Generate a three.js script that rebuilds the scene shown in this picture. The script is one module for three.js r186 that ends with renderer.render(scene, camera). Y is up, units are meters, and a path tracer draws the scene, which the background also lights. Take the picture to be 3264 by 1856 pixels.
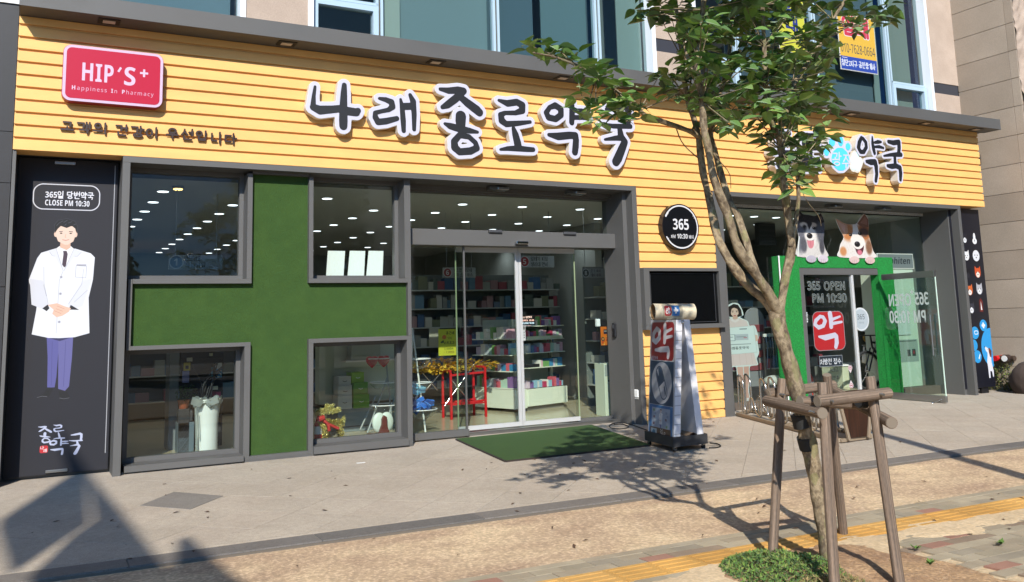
import * as THREE from 'three';
import { Sky } from 'three/addons/objects/Sky.js';
import { mergeGeometries } from 'three/addons/utils/BufferGeometryUtils.js';
import { RoundedBoxGeometry } from 'three/addons/geometries/RoundedBoxGeometry.js';

const V = (x, y, z) => new THREE.Vector3(x, y, z), V2 = (x, y) => new THREE.Vector2(x, y);
// ---------------------------------------------------------------- camera, sky, sun, exposure
const scene = new THREE.Scene();
const renderer = new THREE.WebGLRenderer({ antialias: true });
renderer.setSize(1024, 582);
renderer.toneMapping = THREE.LinearToneMapping;
renderer.toneMappingExposure = 1.45;
renderer.shadowMap.enabled = true;
const CAM = V(0, 1.42, 10), RGT = V(0.88006, -0.02743, 0.47407), DWN = V(0.04201, -0.98992, -0.13527), FWD = V(0.473, 0.13896, -0.87003);
const camera = new THREE.PerspectiveCamera(2 * Math.atan(928 / 2826) * 180 / Math.PI, 3264 / 1856, 0.05, 400);
camera.position.copy(CAM);
camera.up.copy(DWN).negate();
camera.lookAt(CAM.clone().add(FWD));
camera.setViewOffset(3264, 1856, 0, 296, 3264, 1856);
const SUN = V(-0.5, 0.77, 1).normalize();
const sky = new Sky();
sky.name = 'sky'; sky.userData.kind = 'structure';
sky.scale.setScalar(300);
const su = sky.material.uniforms;
su.sunPosition.value.copy(SUN);
su.turbidity.value = 10; su.rayleigh.value = 0.55; su.mieCoefficient.value = 0.004; su.mieDirectionalG.value = 0.8;
scene.add(sky);
scene.environmentIntensity = 0.12;
const sun = new THREE.DirectionalLight(new THREE.Color(1, 0.93, 0.82), 5.0);
sun.position.copy(SUN).multiplyScalar(40).add(V(6, 0, 2));
sun.target.position.set(6, 0, 2);
sun.castShadow = true;
sun.shadow.mapSize.set(4096, 4096);
Object.assign(sun.shadow.camera, { left: -16, right: 16, top: 14, bottom: -14, near: 1, far: 90 });
sun.name = 'sunlight';
scene.add(sun, sun.target);

// a survey of the place: where a sight line from the tripod meets a wall plane z, or the ground y
function sight(px, py) { return RGT.clone().multiplyScalar(px - 1632).addScaledVector(DWN, py - 632).addScaledVector(FWD, 2826); }
function at(px, py, z = 0) { const r = sight(px, py); return CAM.clone().addScaledVector(r, (z - CAM.z) / r.z); }
function flat(px, py, y = 0) { const r = sight(px, py); return CAM.clone().addScaledVector(r, (y - CAM.y) / r.y); }
const crop = (x0, y0, k) => (a, b, z) => at(x0 + a / k, y0 + b / k, z);
const cropG = (x0, y0, k) => (a, b, y) => flat(x0 + a / k, y0 + b / k, y);
const gy = (x) => -0.0085 * Math.max(0, x - 8.8);

// ---------------------------------------------------------------- helpers
let seed = 7;
const rnd = () => { seed |= 0; seed = seed + 0x6D2B79F5 | 0; let t = Math.imul(seed ^ seed >>> 15, 1 | seed); t = t + Math.imul(t ^ t >>> 7, 61 | t) ^ t; return ((t ^ t >>> 14) >>> 0) / 4294967296; };
const rr = (a, b) => a + (b - a) * rnd(), pick = (a) => a[Math.floor(rnd() * a.length)];
const used = {};
function numbered(n) { used[n] = (used[n] ?? -1) + 1; return used[n] ? n + '_' + String(used[n]).padStart(3, '0') : n; }
function tag(o, label, category, group, kind) {
  if (label) o.userData.label = label; if (category) o.userData.category = category;
  if (group) o.userData.group = group; if (kind) o.userData.kind = kind;
  return o;
}
function thing(name, label, category, pos = [0, 0, 0], group, rotY = 0) {
  const o = new THREE.Group(); o.name = numbered(name); o.position.set(...pos); o.rotation.y = rotY;
  if (rotY) o.userData_local = true;
  scene.add(o); return tag(o, label, category, group);
}
// box-projected uv in metres
function boxUV(g) {
  const p = g.attributes.position, n = g.attributes.normal, uv = new Float32Array(p.count * 2);
  for (let i = 0; i < p.count; i += 3) {
    let nx = 0, ny = 0, nz = 0;
    for (let k = i; k < i + 3; k++) { nx += Math.abs(n.getX(k)); ny += Math.abs(n.getY(k)); nz += Math.abs(n.getZ(k)); }
    for (let k = i; k < i + 3; k++) {
      const x = p.getX(k), y = p.getY(k), z = p.getZ(k);
      if (ny >= nx && ny >= nz) { uv[2 * k] = x; uv[2 * k + 1] = z; } else if (nx > nz) { uv[2 * k] = z; uv[2 * k + 1] = y; } else { uv[2 * k] = x; uv[2 * k + 1] = y; }
    }
  }
  g.setAttribute('uv', new THREE.BufferAttribute(uv, 2));
  return g;
}
const M4 = () => new THREE.Matrix4();
class MB {
  constructor() { this.g = []; this.keepUV = false; }
  add(geo, m) {
    geo = geo.index ? geo.toNonIndexed() : geo.clone();
    if (m) geo.applyMatrix4(m);
    for (const k of Object.keys(geo.attributes)) if (!['position', 'normal', 'uv'].includes(k)) geo.deleteAttribute(k);
    if (!geo.attributes.normal) geo.computeVertexNormals();
    if (!geo.attributes.uv) geo.setAttribute('uv', new THREE.BufferAttribute(new Float32Array(geo.attributes.position.count * 2), 2));
    geo.clearGroups(); this.g.push(geo); return this;
  }
  box(x0, x1, y0, y1, z0, z1, r = 0) {
    const w = Math.abs(x1 - x0), h = Math.abs(y1 - y0), d = Math.abs(z1 - z0);
    const g = r > 0 ? new RoundedBoxGeometry(w, h, d, 1, Math.min(r, w / 2.1, h / 2.1, d / 2.1)) : new THREE.BoxGeometry(w, h, d);
    return this.add(g, M4().makeTranslation((x0 + x1) / 2, (y0 + y1) / 2, (z0 + z1) / 2));
  }
  // box round a centre, turned
  obox(c, w, h, d, e = [0, 0, 0], r = 0) {
    const g = r > 0 ? new RoundedBoxGeometry(w, h, d, 1, r) : new THREE.BoxGeometry(w, h, d);
    return this.add(g, M4().compose(c, new THREE.Quaternion().setFromEuler(new THREE.Euler(...e)), V(1, 1, 1)));
  }
  // box along a line a-b
  bar(a, b, w, h, r = 0) {
    const d = b.clone().sub(a), L = d.length(), m = M4().lookAt(b, a, Math.abs(d.y) > 0.95 * L ? V(0, 0, 1) : V(0, 1, 0));
    m.setPosition(a.clone().add(b).multiplyScalar(0.5));
    return this.add(r > 0 ? new RoundedBoxGeometry(w, h, L, 1, r) : new THREE.BoxGeometry(w, h, L), m);
  }
  cyl(a, b, r0, r1 = r0, n = 14, open = false) {
    const d = b.clone().sub(a), q = new THREE.Quaternion().setFromUnitVectors(V(0, 1, 0), d.clone().normalize());
    return this.add(new THREE.CylinderGeometry(r1, r0, d.length(), n, 1, open), M4().compose(a.clone().add(b).multiplyScalar(0.5), q, V(1, 1, 1)));
  }
  tube(pts, r, n = 8, closed = false, seg) {
    return this.add(new THREE.TubeGeometry(new THREE.CatmullRomCurve3(pts, closed, 'catmullrom', 0.5), seg || pts.length * 6, r, n, closed));
  }
  poly(pts, r, n = 8) { for (let i = 0; i + 1 < pts.length; i++) { this.cyl(pts[i], pts[i + 1], r, r, n); this.sph(pts[i + 1], r, n); } return this; }
  sph(c, r, n = 10, s = [1, 1, 1]) { return this.add(new THREE.SphereGeometry(r, n, Math.max(5, n >> 1)), M4().compose(c, new THREE.Quaternion(), V(...s))); }
  lathe(c, pts, n = 24) { return this.add(new THREE.LatheGeometry(pts.map((p) => V2(...p)), n), M4().makeTranslation(c.x, c.y, c.z)); }
  ext(shape, depth, z, bevel = 0) {
    return this.add(new THREE.ExtrudeGeometry(shape, { depth, bevelEnabled: bevel > 0, bevelThickness: bevel, bevelSize: bevel, bevelSegments: 1, curveSegments: 10 }), M4().makeTranslation(0, 0, z));
  }
  tri(a, b, c) { const g = new THREE.BufferGeometry(); g.setAttribute('position', new THREE.Float32BufferAttribute([...a.toArray(), ...b.toArray(), ...c.toArray()], 3)); g.computeVertexNormals(); return this.add(g); }
  quad(a, b, c, d) { return this.tri(a, b, c).tri(a, c, d); }
  prism(pts, y0, y1) { // ground polygon pts [[x,z]..], upright
    const s = new THREE.Shape(pts.map(([x, z]) => V2(x, -z)));
    return this.add(new THREE.ExtrudeGeometry(s, { depth: y1 - y0, bevelEnabled: false }), M4().makeRotationX(-Math.PI / 2).setPosition(0, y0, 0));
  }
  build(name, mat, parent, label) {
    let g = this.g.length > 1 ? mergeGeometries(this.g) : this.g[0];
    if (!this.keepUV) boxUV(g);
    const m = new THREE.Mesh(g, mat); m.name = parent ? name : numbered(name);
    m.castShadow = m.receiveShadow = true;
    if (parent) {
      let p = parent, off = V(0, 0, 0), local = false;
      while (p && p !== scene) { if (p.userData_local) local = true; off.add(p.position); p = p.parent; }
      if (!local) g.translate(-off.x, -off.y, -off.z);
      parent.add(m);
    } else {
      g.computeBoundingBox(); const b = g.boundingBox, c = V((b.min.x + b.max.x) / 2, b.min.y, (b.min.z + b.max.z) / 2);
      g.translate(-c.x, -c.y, -c.z); m.position.copy(c); scene.add(m);
    }
    if (label) m.userData.label = label;
    return m;
  }
}
const one = (f) => { const m = new MB(); f(m); return m; };
const boxPart = (name, mat, parent, a) => new MB().box(...a).build(name, mat, parent);

// ---------------------------------------------------------------- textures and materials
function hash2(x, y, s) { let h = Math.imul(x, 374761393) + Math.imul(y, 668265263) + Math.imul(s, 1442695041) | 0; h = Math.imul(h ^ h >>> 13, 1274126177); return ((h ^ h >>> 16) >>> 0) / 4294967296; }
function vnoise(x, y, per, s) { // value noise that repeats after per cells
  const xi = Math.floor(x), yi = Math.floor(y), fx = x - xi, fy = y - yi, w = (t) => ((t % per) + per) % per;
  const a = hash2(w(xi), w(yi), s), b = hash2(w(xi + 1), w(yi), s), c = hash2(w(xi), w(yi + 1), s), d = hash2(w(xi + 1), w(yi + 1), s);
  const u = fx * fx * (3 - 2 * fx), v = fy * fy * (3 - 2 * fy);
  return a + (b - a) * u + (c - a) * v + (a - b - c + d) * u * v;
}
const fbm = (u, v, base, s, oct = 4) => { let t = 0, a = 0.5, n = 0; for (let i = 0; i < oct; i++) { t += a * vnoise(u * base, v * base, base, s + i); n += a; a *= 0.5; base *= 2; } return t / n; };
function tex(n, f, srgb = true) { // f(u, v, x, y) -> [r, g, b] 0..1
  const d = new Uint8Array(n * n * 4);
  for (let y = 0; y < n; y++) for (let x = 0; x < n; x++) { const c = f(x / n, y / n, x, y), i = (y * n + x) * 4; for (let k = 0; k < 3; k++) d[i + k] = Math.max(0, Math.min(255, c[k] * 255)); d[i + 3] = 255; }
  const t = new THREE.DataTexture(d, n, n); t.wrapS = t.wrapT = THREE.RepeatWrapping; t.magFilter = t.minFilter = THREE.LinearFilter;
  if (srgb) t.colorSpace = THREE.SRGBColorSpace; t.needsUpdate = true; return t;
}
const rep = (t, m) => { t.repeat.set(1 / m, 1 / m); return t; };
const hex = (h) => [(h >> 16 & 255) / 255, (h >> 8 & 255) / 255, (h & 255) / 255];
const mixc = (a, b, t) => a.map((x, i) => x + (b[i] - x) * t), mul = (a, k) => a.map((x) => x * k);
const std = (color, roughness = 0.6, o = {}) => new THREE.MeshStandardMaterial({ color, roughness, ...o });
const grey = (n, f) => tex(n, (u, v, x, y) => { const g = f(u, v, x, y); return [g, g, g]; }, false);
const fineBump = rep(grey(256, (u, v, x, y) => hash2(x, y, 3) * 0.6 + fbm(u, v, 32, 9) * 0.4), 0.4);
const wearMap = rep(grey(512, (u, v) => 0.42 + 0.3 * fbm(u, v, 6, 21, 6)), 1.7);
const M = {};
M.frame = std(0x545351, 1, { roughnessMap: wearMap, metalness: 0.15 });
M.frameDark = std(0x3a3b3e, 1, { roughnessMap: wearMap });
M.darkRoom = std(0x25262a, 0.8);
M.black = std(0x131316, 0.45);
M.white = std(0xd9d9d6, 0.45);
M.whiteMatt = std(0xc9c8c2, 0.7);
M.steel = std(0x9a9a98, 0.28, { metalness: 0.9 });
M.chrome = std(0xb8b8b8, 0.15, { metalness: 1 });
M.red = std(0xb4161c, 0.45);
M.glass = new THREE.MeshPhysicalMaterial({ color: 0xe4ece8, transmission: 1, thickness: 0, roughness: 0, ior: 1.52, side: THREE.DoubleSide });
M.glassBlue = new THREE.MeshPhysicalMaterial({ color: 0xc3d2d2, transmission: 1, thickness: 0, roughness: 0, ior: 1.6, side: THREE.DoubleSide });
M.glassGreen = new THREE.MeshPhysicalMaterial({ color: 0xcfe3d8, transmission: 1, thickness: 0, roughness: 0, ior: 1.52, side: THREE.DoubleSide });
M.clear = new THREE.MeshPhysicalMaterial({ color: 0xf0f4f4, transmission: 1, thickness: 0, roughness: 0.05, ior: 1.45, side: THREE.DoubleSide });
// painted siding: a warm yellow with faint streaks
const sidingTex = rep(tex(512, (u, v, x, y) => { const s = fbm(u, v * 4, 6, 31, 5); return mul([0.86, 0.66, 0.385], 0.94 + 0.1 * s + 0.02 * (hash2(x, y, 2) - 0.5)); }), 2.3);
M.siding = std(0xffffff, 0.62, { map: sidingTex });
// artificial turf: tiny blades
const turfTex = rep(tex(1024, (u, v, x, y) => { const n = hash2(x >> 1, y >> 1, 5), l = fbm(u, v, 12, 44, 4), m = hash2(x, y, 8); return mul(mixc([0.11, 0.22, 0.05], [0.26, 0.36, 0.13], 0.34 + 0.45 * n * m + 0.25 * (l - 0.5)), 1.0 + 0.25 * (m - 0.4)); }), 1.1);
const turfBump = rep(grey(512, (u, v, x, y) => hash2(x, y, 13)), 0.9);
M.turf = std(0xffffff, 0.95, { map: turfTex, bumpMap: turfBump, bumpScale: 0.006 });
M.turfMat = std(0xf0fff0, 0.95, { map: turfTex, bumpMap: turfBump, bumpScale: 0.006 });
const portalTex = rep(tex(512, (u, v, x, y) => { const n = hash2(x >> 2, y >> 2, 7), m = fbm(u, v, 40, 60, 3); return mixc([0.0, 0.3, 0.09], [0.06, 0.62, 0.25], 0.1 + 0.9 * (0.5 * n + 0.5 * m)); }), 0.7);
M.portal = std(0xffffff, 0.9, { map: portalTex, bumpMap: turfBump, bumpScale: 0.008 });
// stone
const graniteTex = rep(tex(1024, (u, v, x, y) => { const l = fbm(u, v, 5, 71, 6), n = hash2(x >> 1, y >> 1, 4), q = hash2(x, y, 6); let c = mixc([0.63, 0.58, 0.53], [0.72, 0.67, 0.62], l); c = mul(c, 0.9 + 0.2 * n + 0.08 * (q - 0.5)); return n > 0.93 ? mul(c, 0.82) : c; }), 1.6);
M.wallStone = std(0xf4ebe4, 0.85, { map: graniteTex });
const ashTex = rep(tex(512, (u, v, x, y) => { const l = fbm(u, v, 4, 171, 6), n = hash2(x >> 1, y >> 1, 24), q = hash2(x, y, 6); return mul(mixc([0.6, 0.555, 0.5], [0.67, 0.62, 0.565], l), 0.93 + 0.1 * n + 0.05 * (q - 0.5)); }), 1.9);
M.sideStone = [0xf2efea, 0xe6e2dc, 0xfaf7f2].map((c) => std(c, 0.85, { map: ashTex }));
M.sideJoint = std(0x5e554c, 0.9);
const paveTex = rep(tex(1024, (u, v, x, y) => {
  const l = fbm(u, v, 4, 81, 6), st = fbm(u, v, 9, 91, 5), n = hash2(x >> 1, y >> 1, 14), q = hash2(x, y, 16);
  let c = mixc([0.64, 0.6, 0.55], [0.735, 0.7, 0.65], 0.5 * l + 0.5 * st); c = mul(c, 0.92 + 0.12 * n + 0.1 * (q - 0.5));
  const sp = fbm(u, v, 90, 101, 2); c = mul(c, 1.04 - 0.1 * sp); return n > 0.97 ? mul(c, 0.78) : c;
}), 2.6);
const paveBump = rep(grey(512, (u, v, x, y) => 0.5 * fbm(u, v, 50, 111, 3) + 0.5 * hash2(x, y, 17)), 1);
M.pave = [0xf4f1ec, 0xf0ede8, 0xf2eee9, 0xedeae5].map((c) => std(c, 0.88, { map: paveTex, bumpMap: paveBump, bumpScale: 0.002 }));
M.paveDark = std(0xb0b2b6, 0.8, { map: paveTex });
M.joint = std(0x5d564d, 0.95);
M.kerb = [0x9a9ca2, 0x8f9298, 0xa3a4a8].map((c) => std(c, 0.85, { map: paveTex, bumpMap: paveBump, bumpScale: 0.002 }));
const earthTex = rep(tex(1024, (u, v, x, y) => {
  const l = fbm(u, v, 3, 121, 6), st = fbm(u * 1, v * 2, 7, 131, 5), g = fbm(u, v, 128, 141, 2), n = hash2(x, y, 26);
  let c = mixc([0.6, 0.5, 0.41], [0.78, 0.69, 0.555], Math.max(0, Math.min(1, (l * 0.7 + st * 0.6 - 0.3) * 1.5)));
  c = mul(c, 0.78 + 0.34 * g + 0.12 * n); return g > 0.7 && n > 0.5 ? mixc(c, [0.88, 0.8, 0.68], 0.5) : c;
}), 2.2);
const earthBump = rep(grey(1024, (u, v, x, y) => 0.6 * fbm(u, v, 110, 151, 2) + 0.4 * hash2(x, y, 27)), 1.1);
M.earth = std(0xffffff, 0.95, { map: earthTex, bumpMap: earthBump, bumpScale: 0.006 });
const sandTex = rep(tex(1024, (u, v, x, y) => { const l = fbm(u, v, 4, 161, 6), g = fbm(u, v, 100, 171, 2), n = hash2(x, y, 36); return mul(mixc([0.66, 0.58, 0.46], [0.79, 0.7, 0.565], l), 0.84 + 0.24 * g + 0.1 * n); }), 1.7);
M.sand = std(0xffffff, 0.95, { map: sandTex, bumpMap: earthBump, bumpScale: 0.003 });
M.soil = std(0xf6e6d6, 0.98, { map: earthTex, bumpMap: earthBump, bumpScale: 0.015 });
const blockTex = rep(tex(512, (u, v, x, y) => { const l = fbm(u, v, 6, 181, 5), n = hash2(x, y, 46); return mul([0.9, 0.88, 0.84], 0.82 + 0.2 * l + 0.14 * (n - 0.5)); }), 0.8);
const blk = (c) => std(c, 0.9, { map: blockTex, bumpMap: paveBump, bumpScale: 0.002 });
M.pavers = [0xb3aa98, 0xaca390, 0xbab09c, 0xb0a592, 0xa59d8e].map(blk);
M.paverRed = blk(0xab8273); M.paverBrown = blk(0x9c8b7a);
M.tactile = [0xd9ab5f, 0xd0a156, 0xdfb268].map(blk);
// wood and bark
const woodTex = (() => { const t = tex(512, (u, v) => { const g = fbm(u * 1, v * 1, 64, 191, 2) * 0.25, s = vnoise(u * 48, v * 3, 48, 201), k = vnoise(u * 96, v * 2, 96, 205); return mul([0.56, 0.5, 0.44], 0.55 + 0.3 * s + 0.35 * k * k + g * 0.6); }); t.repeat.set(1, 1); return t; })();
M.post = std(0xd2c9c2, 0.85, { map: woodTex, bumpMap: woodTex, bumpScale: 0.003 });
M.postEnd = std(0x6d6254, 0.9);
const barkTex = tex(512, (u, v, x, y) => { const a = fbm(u, v, 10, 211, 5), b = fbm(u, v, 24, 221, 3), l = fbm(u, v, 6, 231, 4); let c = mixc([0.3, 0.25, 0.19], [0.56, 0.5, 0.4], Math.max(0, Math.min(1, (a + b - 0.6) * 1.5))); if (l > 0.56) c = mixc(c, [0.47, 0.46, 0.3], 0.55); return mul(c, 0.85 + 0.3 * hash2(x, y >> 1, 66)); });
M.bark = std(0xffffff, 0.95, { map: barkTex, bumpMap: barkTex, bumpScale: 0.008 });
M.rubber = std(0x17191b, 0.75);
const leafMat = (c) => new THREE.MeshPhysicalMaterial({ color: c, roughness: 0.42, side: THREE.DoubleSide, transmission: 0.0, sheen: 0 });
M.leaf = [0x3c5a1c, 0x2f4c1a, 0x4c6a20, 0x466228].map(leafMat);
M.floor = std(0xb4a88c, 0.18);
M.ceil = std(0xb9bcbc, 0.85);
M.inWall = std(0x8f938f, 0.8);
// ---------------------------------------------------------------- Hangul drawn as strokes, and solid lettering
const circ = (cx, cy, rx, ry, n = 14) => Array.from({ length: n + 1 }, (_, i) => [cx + rx * Math.cos(i / n * 2 * Math.PI - 1.57), cy + ry * Math.sin(i / n * 2 * Math.PI - 1.57)]);
const J = {
  'ㄱ': [[[0, .1], [.95, .1], [.85, 1]]], 'ㄴ': [[[.05, 0], [.05, .9], [1, .9]]], 'ㄷ': [[[1, .1], [.05, .1], [.05, .9], [1, .9]]],
  'ㄹ': [[[0, .05], [.95, .05], [.95, .48], [.05, .48], [.05, .95], [1, .95]]], 'ㅁ': [[[.05, .1], [.95, .1], [.95, .9], [.05, .9], [.05, .1]]],
  'ㅂ': [[[.08, 0], [.08, .95], [.92, .95], [.92, 0]], [[.08, .5], [.92, .5]]], 'ㅅ': [[[.5, 0], [.42, .45], [0, 1]], [[.46, .4], [1, 1]]],
  'ㅇ': [circ(.5, .5, .48, .46)], 'ㅈ': [[[.02, .1], [.95, .1]], [[.55, .1], [.42, .5], [0, 1]], [[.46, .45], [1, 1]]],
  'ㅊ': [[[.5, -.12], [.5, .08]], [[.02, .2], [.95, .2]], [[.52, .2], [.4, .6], [0, 1]], [[.46, .5], [1, 1]]],
  'ㅋ': [[[0, .1], [.95, .1], [.85, 1]], [[0, .5], [.9, .5]]], 'ㅌ': [[[1, .05], [.05, .05], [.05, .95], [1, .95]], [[.05, .5], [.95, .5]]],
  'ㅍ': [[[.02, .1], [.98, .1]], [[.3, .1], [.32, .9]], [[.7, .1], [.68, .9]], [[0, .9], [1, .9]]], 'ㅎ': [[[.5, -.1], [.5, .08]], [[.02, .22], [.98, .22]], circ(.5, .66, .36, .33)],
  'ㄲ': [[[0, .1], [.42, .1], [.36, 1]], [[.52, .1], [.96, .1], [.9, 1]]],
};
const VV = { 'ㅏ': [[[.3, 0], [.3, 1]], [[.3, .48], [.95, .48]]], 'ㅑ': [[[.3, 0], [.3, 1]], [[.3, .34], [.95, .34]], [[.3, .62], [.95, .62]]], 'ㅓ': [[[.75, 0], [.75, 1]], [[.1, .48], [.75, .48]]], 'ㅕ': [[[.75, 0], [.75, 1]], [[.1, .34], [.75, .34]], [[.1, .62], [.75, .62]]], 'ㅣ': [[[.6, 0], [.6, 1]]], 'ㅐ': [[[.2, 0], [.2, 1]], [[.2, .5], [.8, .5]], [[.8, 0], [.8, 1]]], 'ㅔ': [[[.45, 0], [.45, 1]], [[0, .5], [.45, .5]], [[.9, 0], [.9, 1]]] };
const HV = { 'ㅗ': [[[.5, .1], [.5, .8]], [[0, .8], [1, .8]]], 'ㅛ': [[[.32, .1], [.32, .8]], [[.68, .1], [.68, .8]], [[0, .8], [1, .8]]], 'ㅜ': [[[0, .2], [1, .2]], [[.5, .2], [.5, 1]]], 'ㅠ': [[[0, .2], [1, .2]], [[.3, .2], [.3, 1]], [[.7, .2], [.7, 1]]], 'ㅡ': [[[0, .5], [1, .5]]] };
const INI = 'ㄱㄲㄴㄷㄸㄹㅁㅂㅃㅅㅆㅇㅈㅉㅊㅋㅌㅍㅎ', MED = 'ㅏㅐㅑㅒㅓㅔㅕㅖㅗㅘㅙㅚㅛㅜㅝㅞㅟㅠㅡㅢㅣ', FIN = ' ㄱㄲㄳㄴㄵㄶㄷㄹㄺㄻㄼㄽㄾㄿㅀㅁㅂㅄㅅㅆㅇㅈㅊㅋㅌㅍㅎ', MIX = { 'ㅘ': 'ㅗㅏ', 'ㅙ': 'ㅗㅐ', 'ㅚ': 'ㅗㅣ', 'ㅝ': 'ㅜㅓ', 'ㅟ': 'ㅜㅣ', 'ㅢ': 'ㅡㅣ' };
function syllable(ch) { // strokes in a unit square, y down
  const c = ch.charCodeAt(0) - 0xAC00; if (c < 0 || c > 11171) return null;
  const i = INI[Math.floor(c / 588)], m = MED[Math.floor(c % 588 / 28)], f = FIN[c % 28], out = [], fin = f !== ' ';
  const put = (st, x, y, w, h) => { for (const s of st ?? []) out.push(s.map(([a, b]) => [x + a * w, y + b * h])); };
  const H = fin ? 0.56 : 0.94;
  if (VV[m]) { put(J[i], .06, .06 + (fin ? 0 : .1), .46, H * (fin ? .86 : .74)); put(VV[m], .6, .02, .36, H); }
  else if (HV[m]) { put(J[i], .2, .04, .6, H * .5); put(HV[m], .04, .04 + H * .56, .92, H * .42); }
  else { const [a, b] = MIX[m]; put(J[i], .1, .06, .44, H * .48); put(HV[a], .02, .06 + H * .54, .62, H * .36); put(VV[b], .66, .02, .32, H); }
  if (fin) put(J[f], .2, .68, .62, .28);
  return out;
}
function text(ctx, s, x, y, size, color, weight = 0.1, o = {}) { // top-left x, y; returns the width
  let cx = x; ctx.save(); ctx.fillStyle = ctx.strokeStyle = color; ctx.lineCap = ctx.lineJoin = 'round'; ctx.lineWidth = size * weight; ctx.textBaseline = 'alphabetic';
  ctx.font = (o.bold ? 'bold ' : '') + size * 1.06 + 'px sans-serif';
  const sq = o.squeeze ?? 1;
  for (const ch of s) {
    const st = syllable(ch);
    if (st) { for (const p of st) { ctx.beginPath(); p.forEach(([a, b], k) => k ? ctx.lineTo(cx + a * size * sq * .94, y + b * size) : ctx.moveTo(cx + a * size * sq * .94, y + b * size)); ctx.stroke(); } cx += size * sq; }
    else if (ch === ' ') cx += size * 0.35 * sq;
    else { ctx.save(); ctx.translate(cx, y + size * 0.93); ctx.scale(sq, 1); if (o.outline) { ctx.lineWidth = size * o.outline; ctx.strokeText(ch, 0, 0); } else ctx.fillText(ch, 0, 0); cx += ctx.measureText(ch).width * sq; ctx.restore(); }
    cx += size * (o.space ?? 0);
  }
  ctx.restore(); return cx - x;
}
function canvas(w, h, draw, o = {}) {
  const c = document.createElement('canvas'); c.width = w; c.height = h; const x = c.getContext('2d');
  x.clearRect(0, 0, w, h); draw(x, w, h);
  const t = new THREE.CanvasTexture(c); t.colorSpace = THREE.SRGBColorSpace; t.magFilter = t.minFilter = THREE.LinearFilter; return t;
}
const fit = (c, s, x, y, w, size, bold, col) => { c.save(); c.textBaseline = 'alphabetic'; c.font = (bold ? 'bold ' : '') + size + 'px sans-serif'; const m = c.measureText(s).width; c.translate(x, y); c.scale(w / m, 1); if (col) c.fillStyle = col; c.fillText(s, 0, 0); c.restore(); };
const rrect = (x, a, b, w, h, r) => { x.beginPath(); x.moveTo(a + r, b); x.arcTo(a + w, b, a + w, b + h, r); x.arcTo(a + w, b + h, a, b + h, r); x.arcTo(a, b + h, a, b, r); x.arcTo(a, b, a + w, b, r); x.closePath(); };
const poly2 = (x, pts, fill) => { x.beginPath(); pts.forEach(([a, b], i) => i ? x.lineTo(a, b) : x.moveTo(a, b)); x.closePath(); if (fill) { x.fillStyle = fill; x.fill(); } };
const blob = (x, cx, cy, rx, ry, fill, rot = 0) => { x.beginPath(); x.ellipse(cx, cy, rx, ry, rot, 0, Math.PI * 2); x.fillStyle = fill; x.fill(); };
const print = (t, rough = 0.5, o = {}) => std(0xcacaca, rough, { map: t, ...o });
// a printed sheet: corners bottom-left, bottom-right, top-left in the place
function sheet(name, bl, br, tl, mat, parent, label) {
  const tr = br.clone().add(tl).sub(bl), g = new THREE.BufferGeometry();
  g.setAttribute('position', new THREE.Float32BufferAttribute([bl, br, tr, bl, tr, tl].flatMap((p) => p.toArray()), 3));
  g.setAttribute('uv', new THREE.Float32BufferAttribute([0, 0, 1, 0, 1, 1, 0, 0, 1, 1, 0, 1], 2)); g.computeVertexNormals();
  const b = new MB(); b.keepUV = true; b.add(g); return b.build(name, mat, parent, label);
}
// a shape cut from board, printed on the front: outline in 0..1 (y up)
function cutout(outline, w, h, d) {
  const s = new THREE.Shape(outline.map(([a, b]) => V2(a * w, b * h))), g = new THREE.ExtrudeGeometry(s, { depth: d, bevelEnabled: false });
  const uv = g.attributes.uv, p = g.attributes.position; for (let i = 0; i < uv.count; i++) uv.setXY(i, p.getX(i) / w, p.getY(i) / h);
  return g;
}
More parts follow.
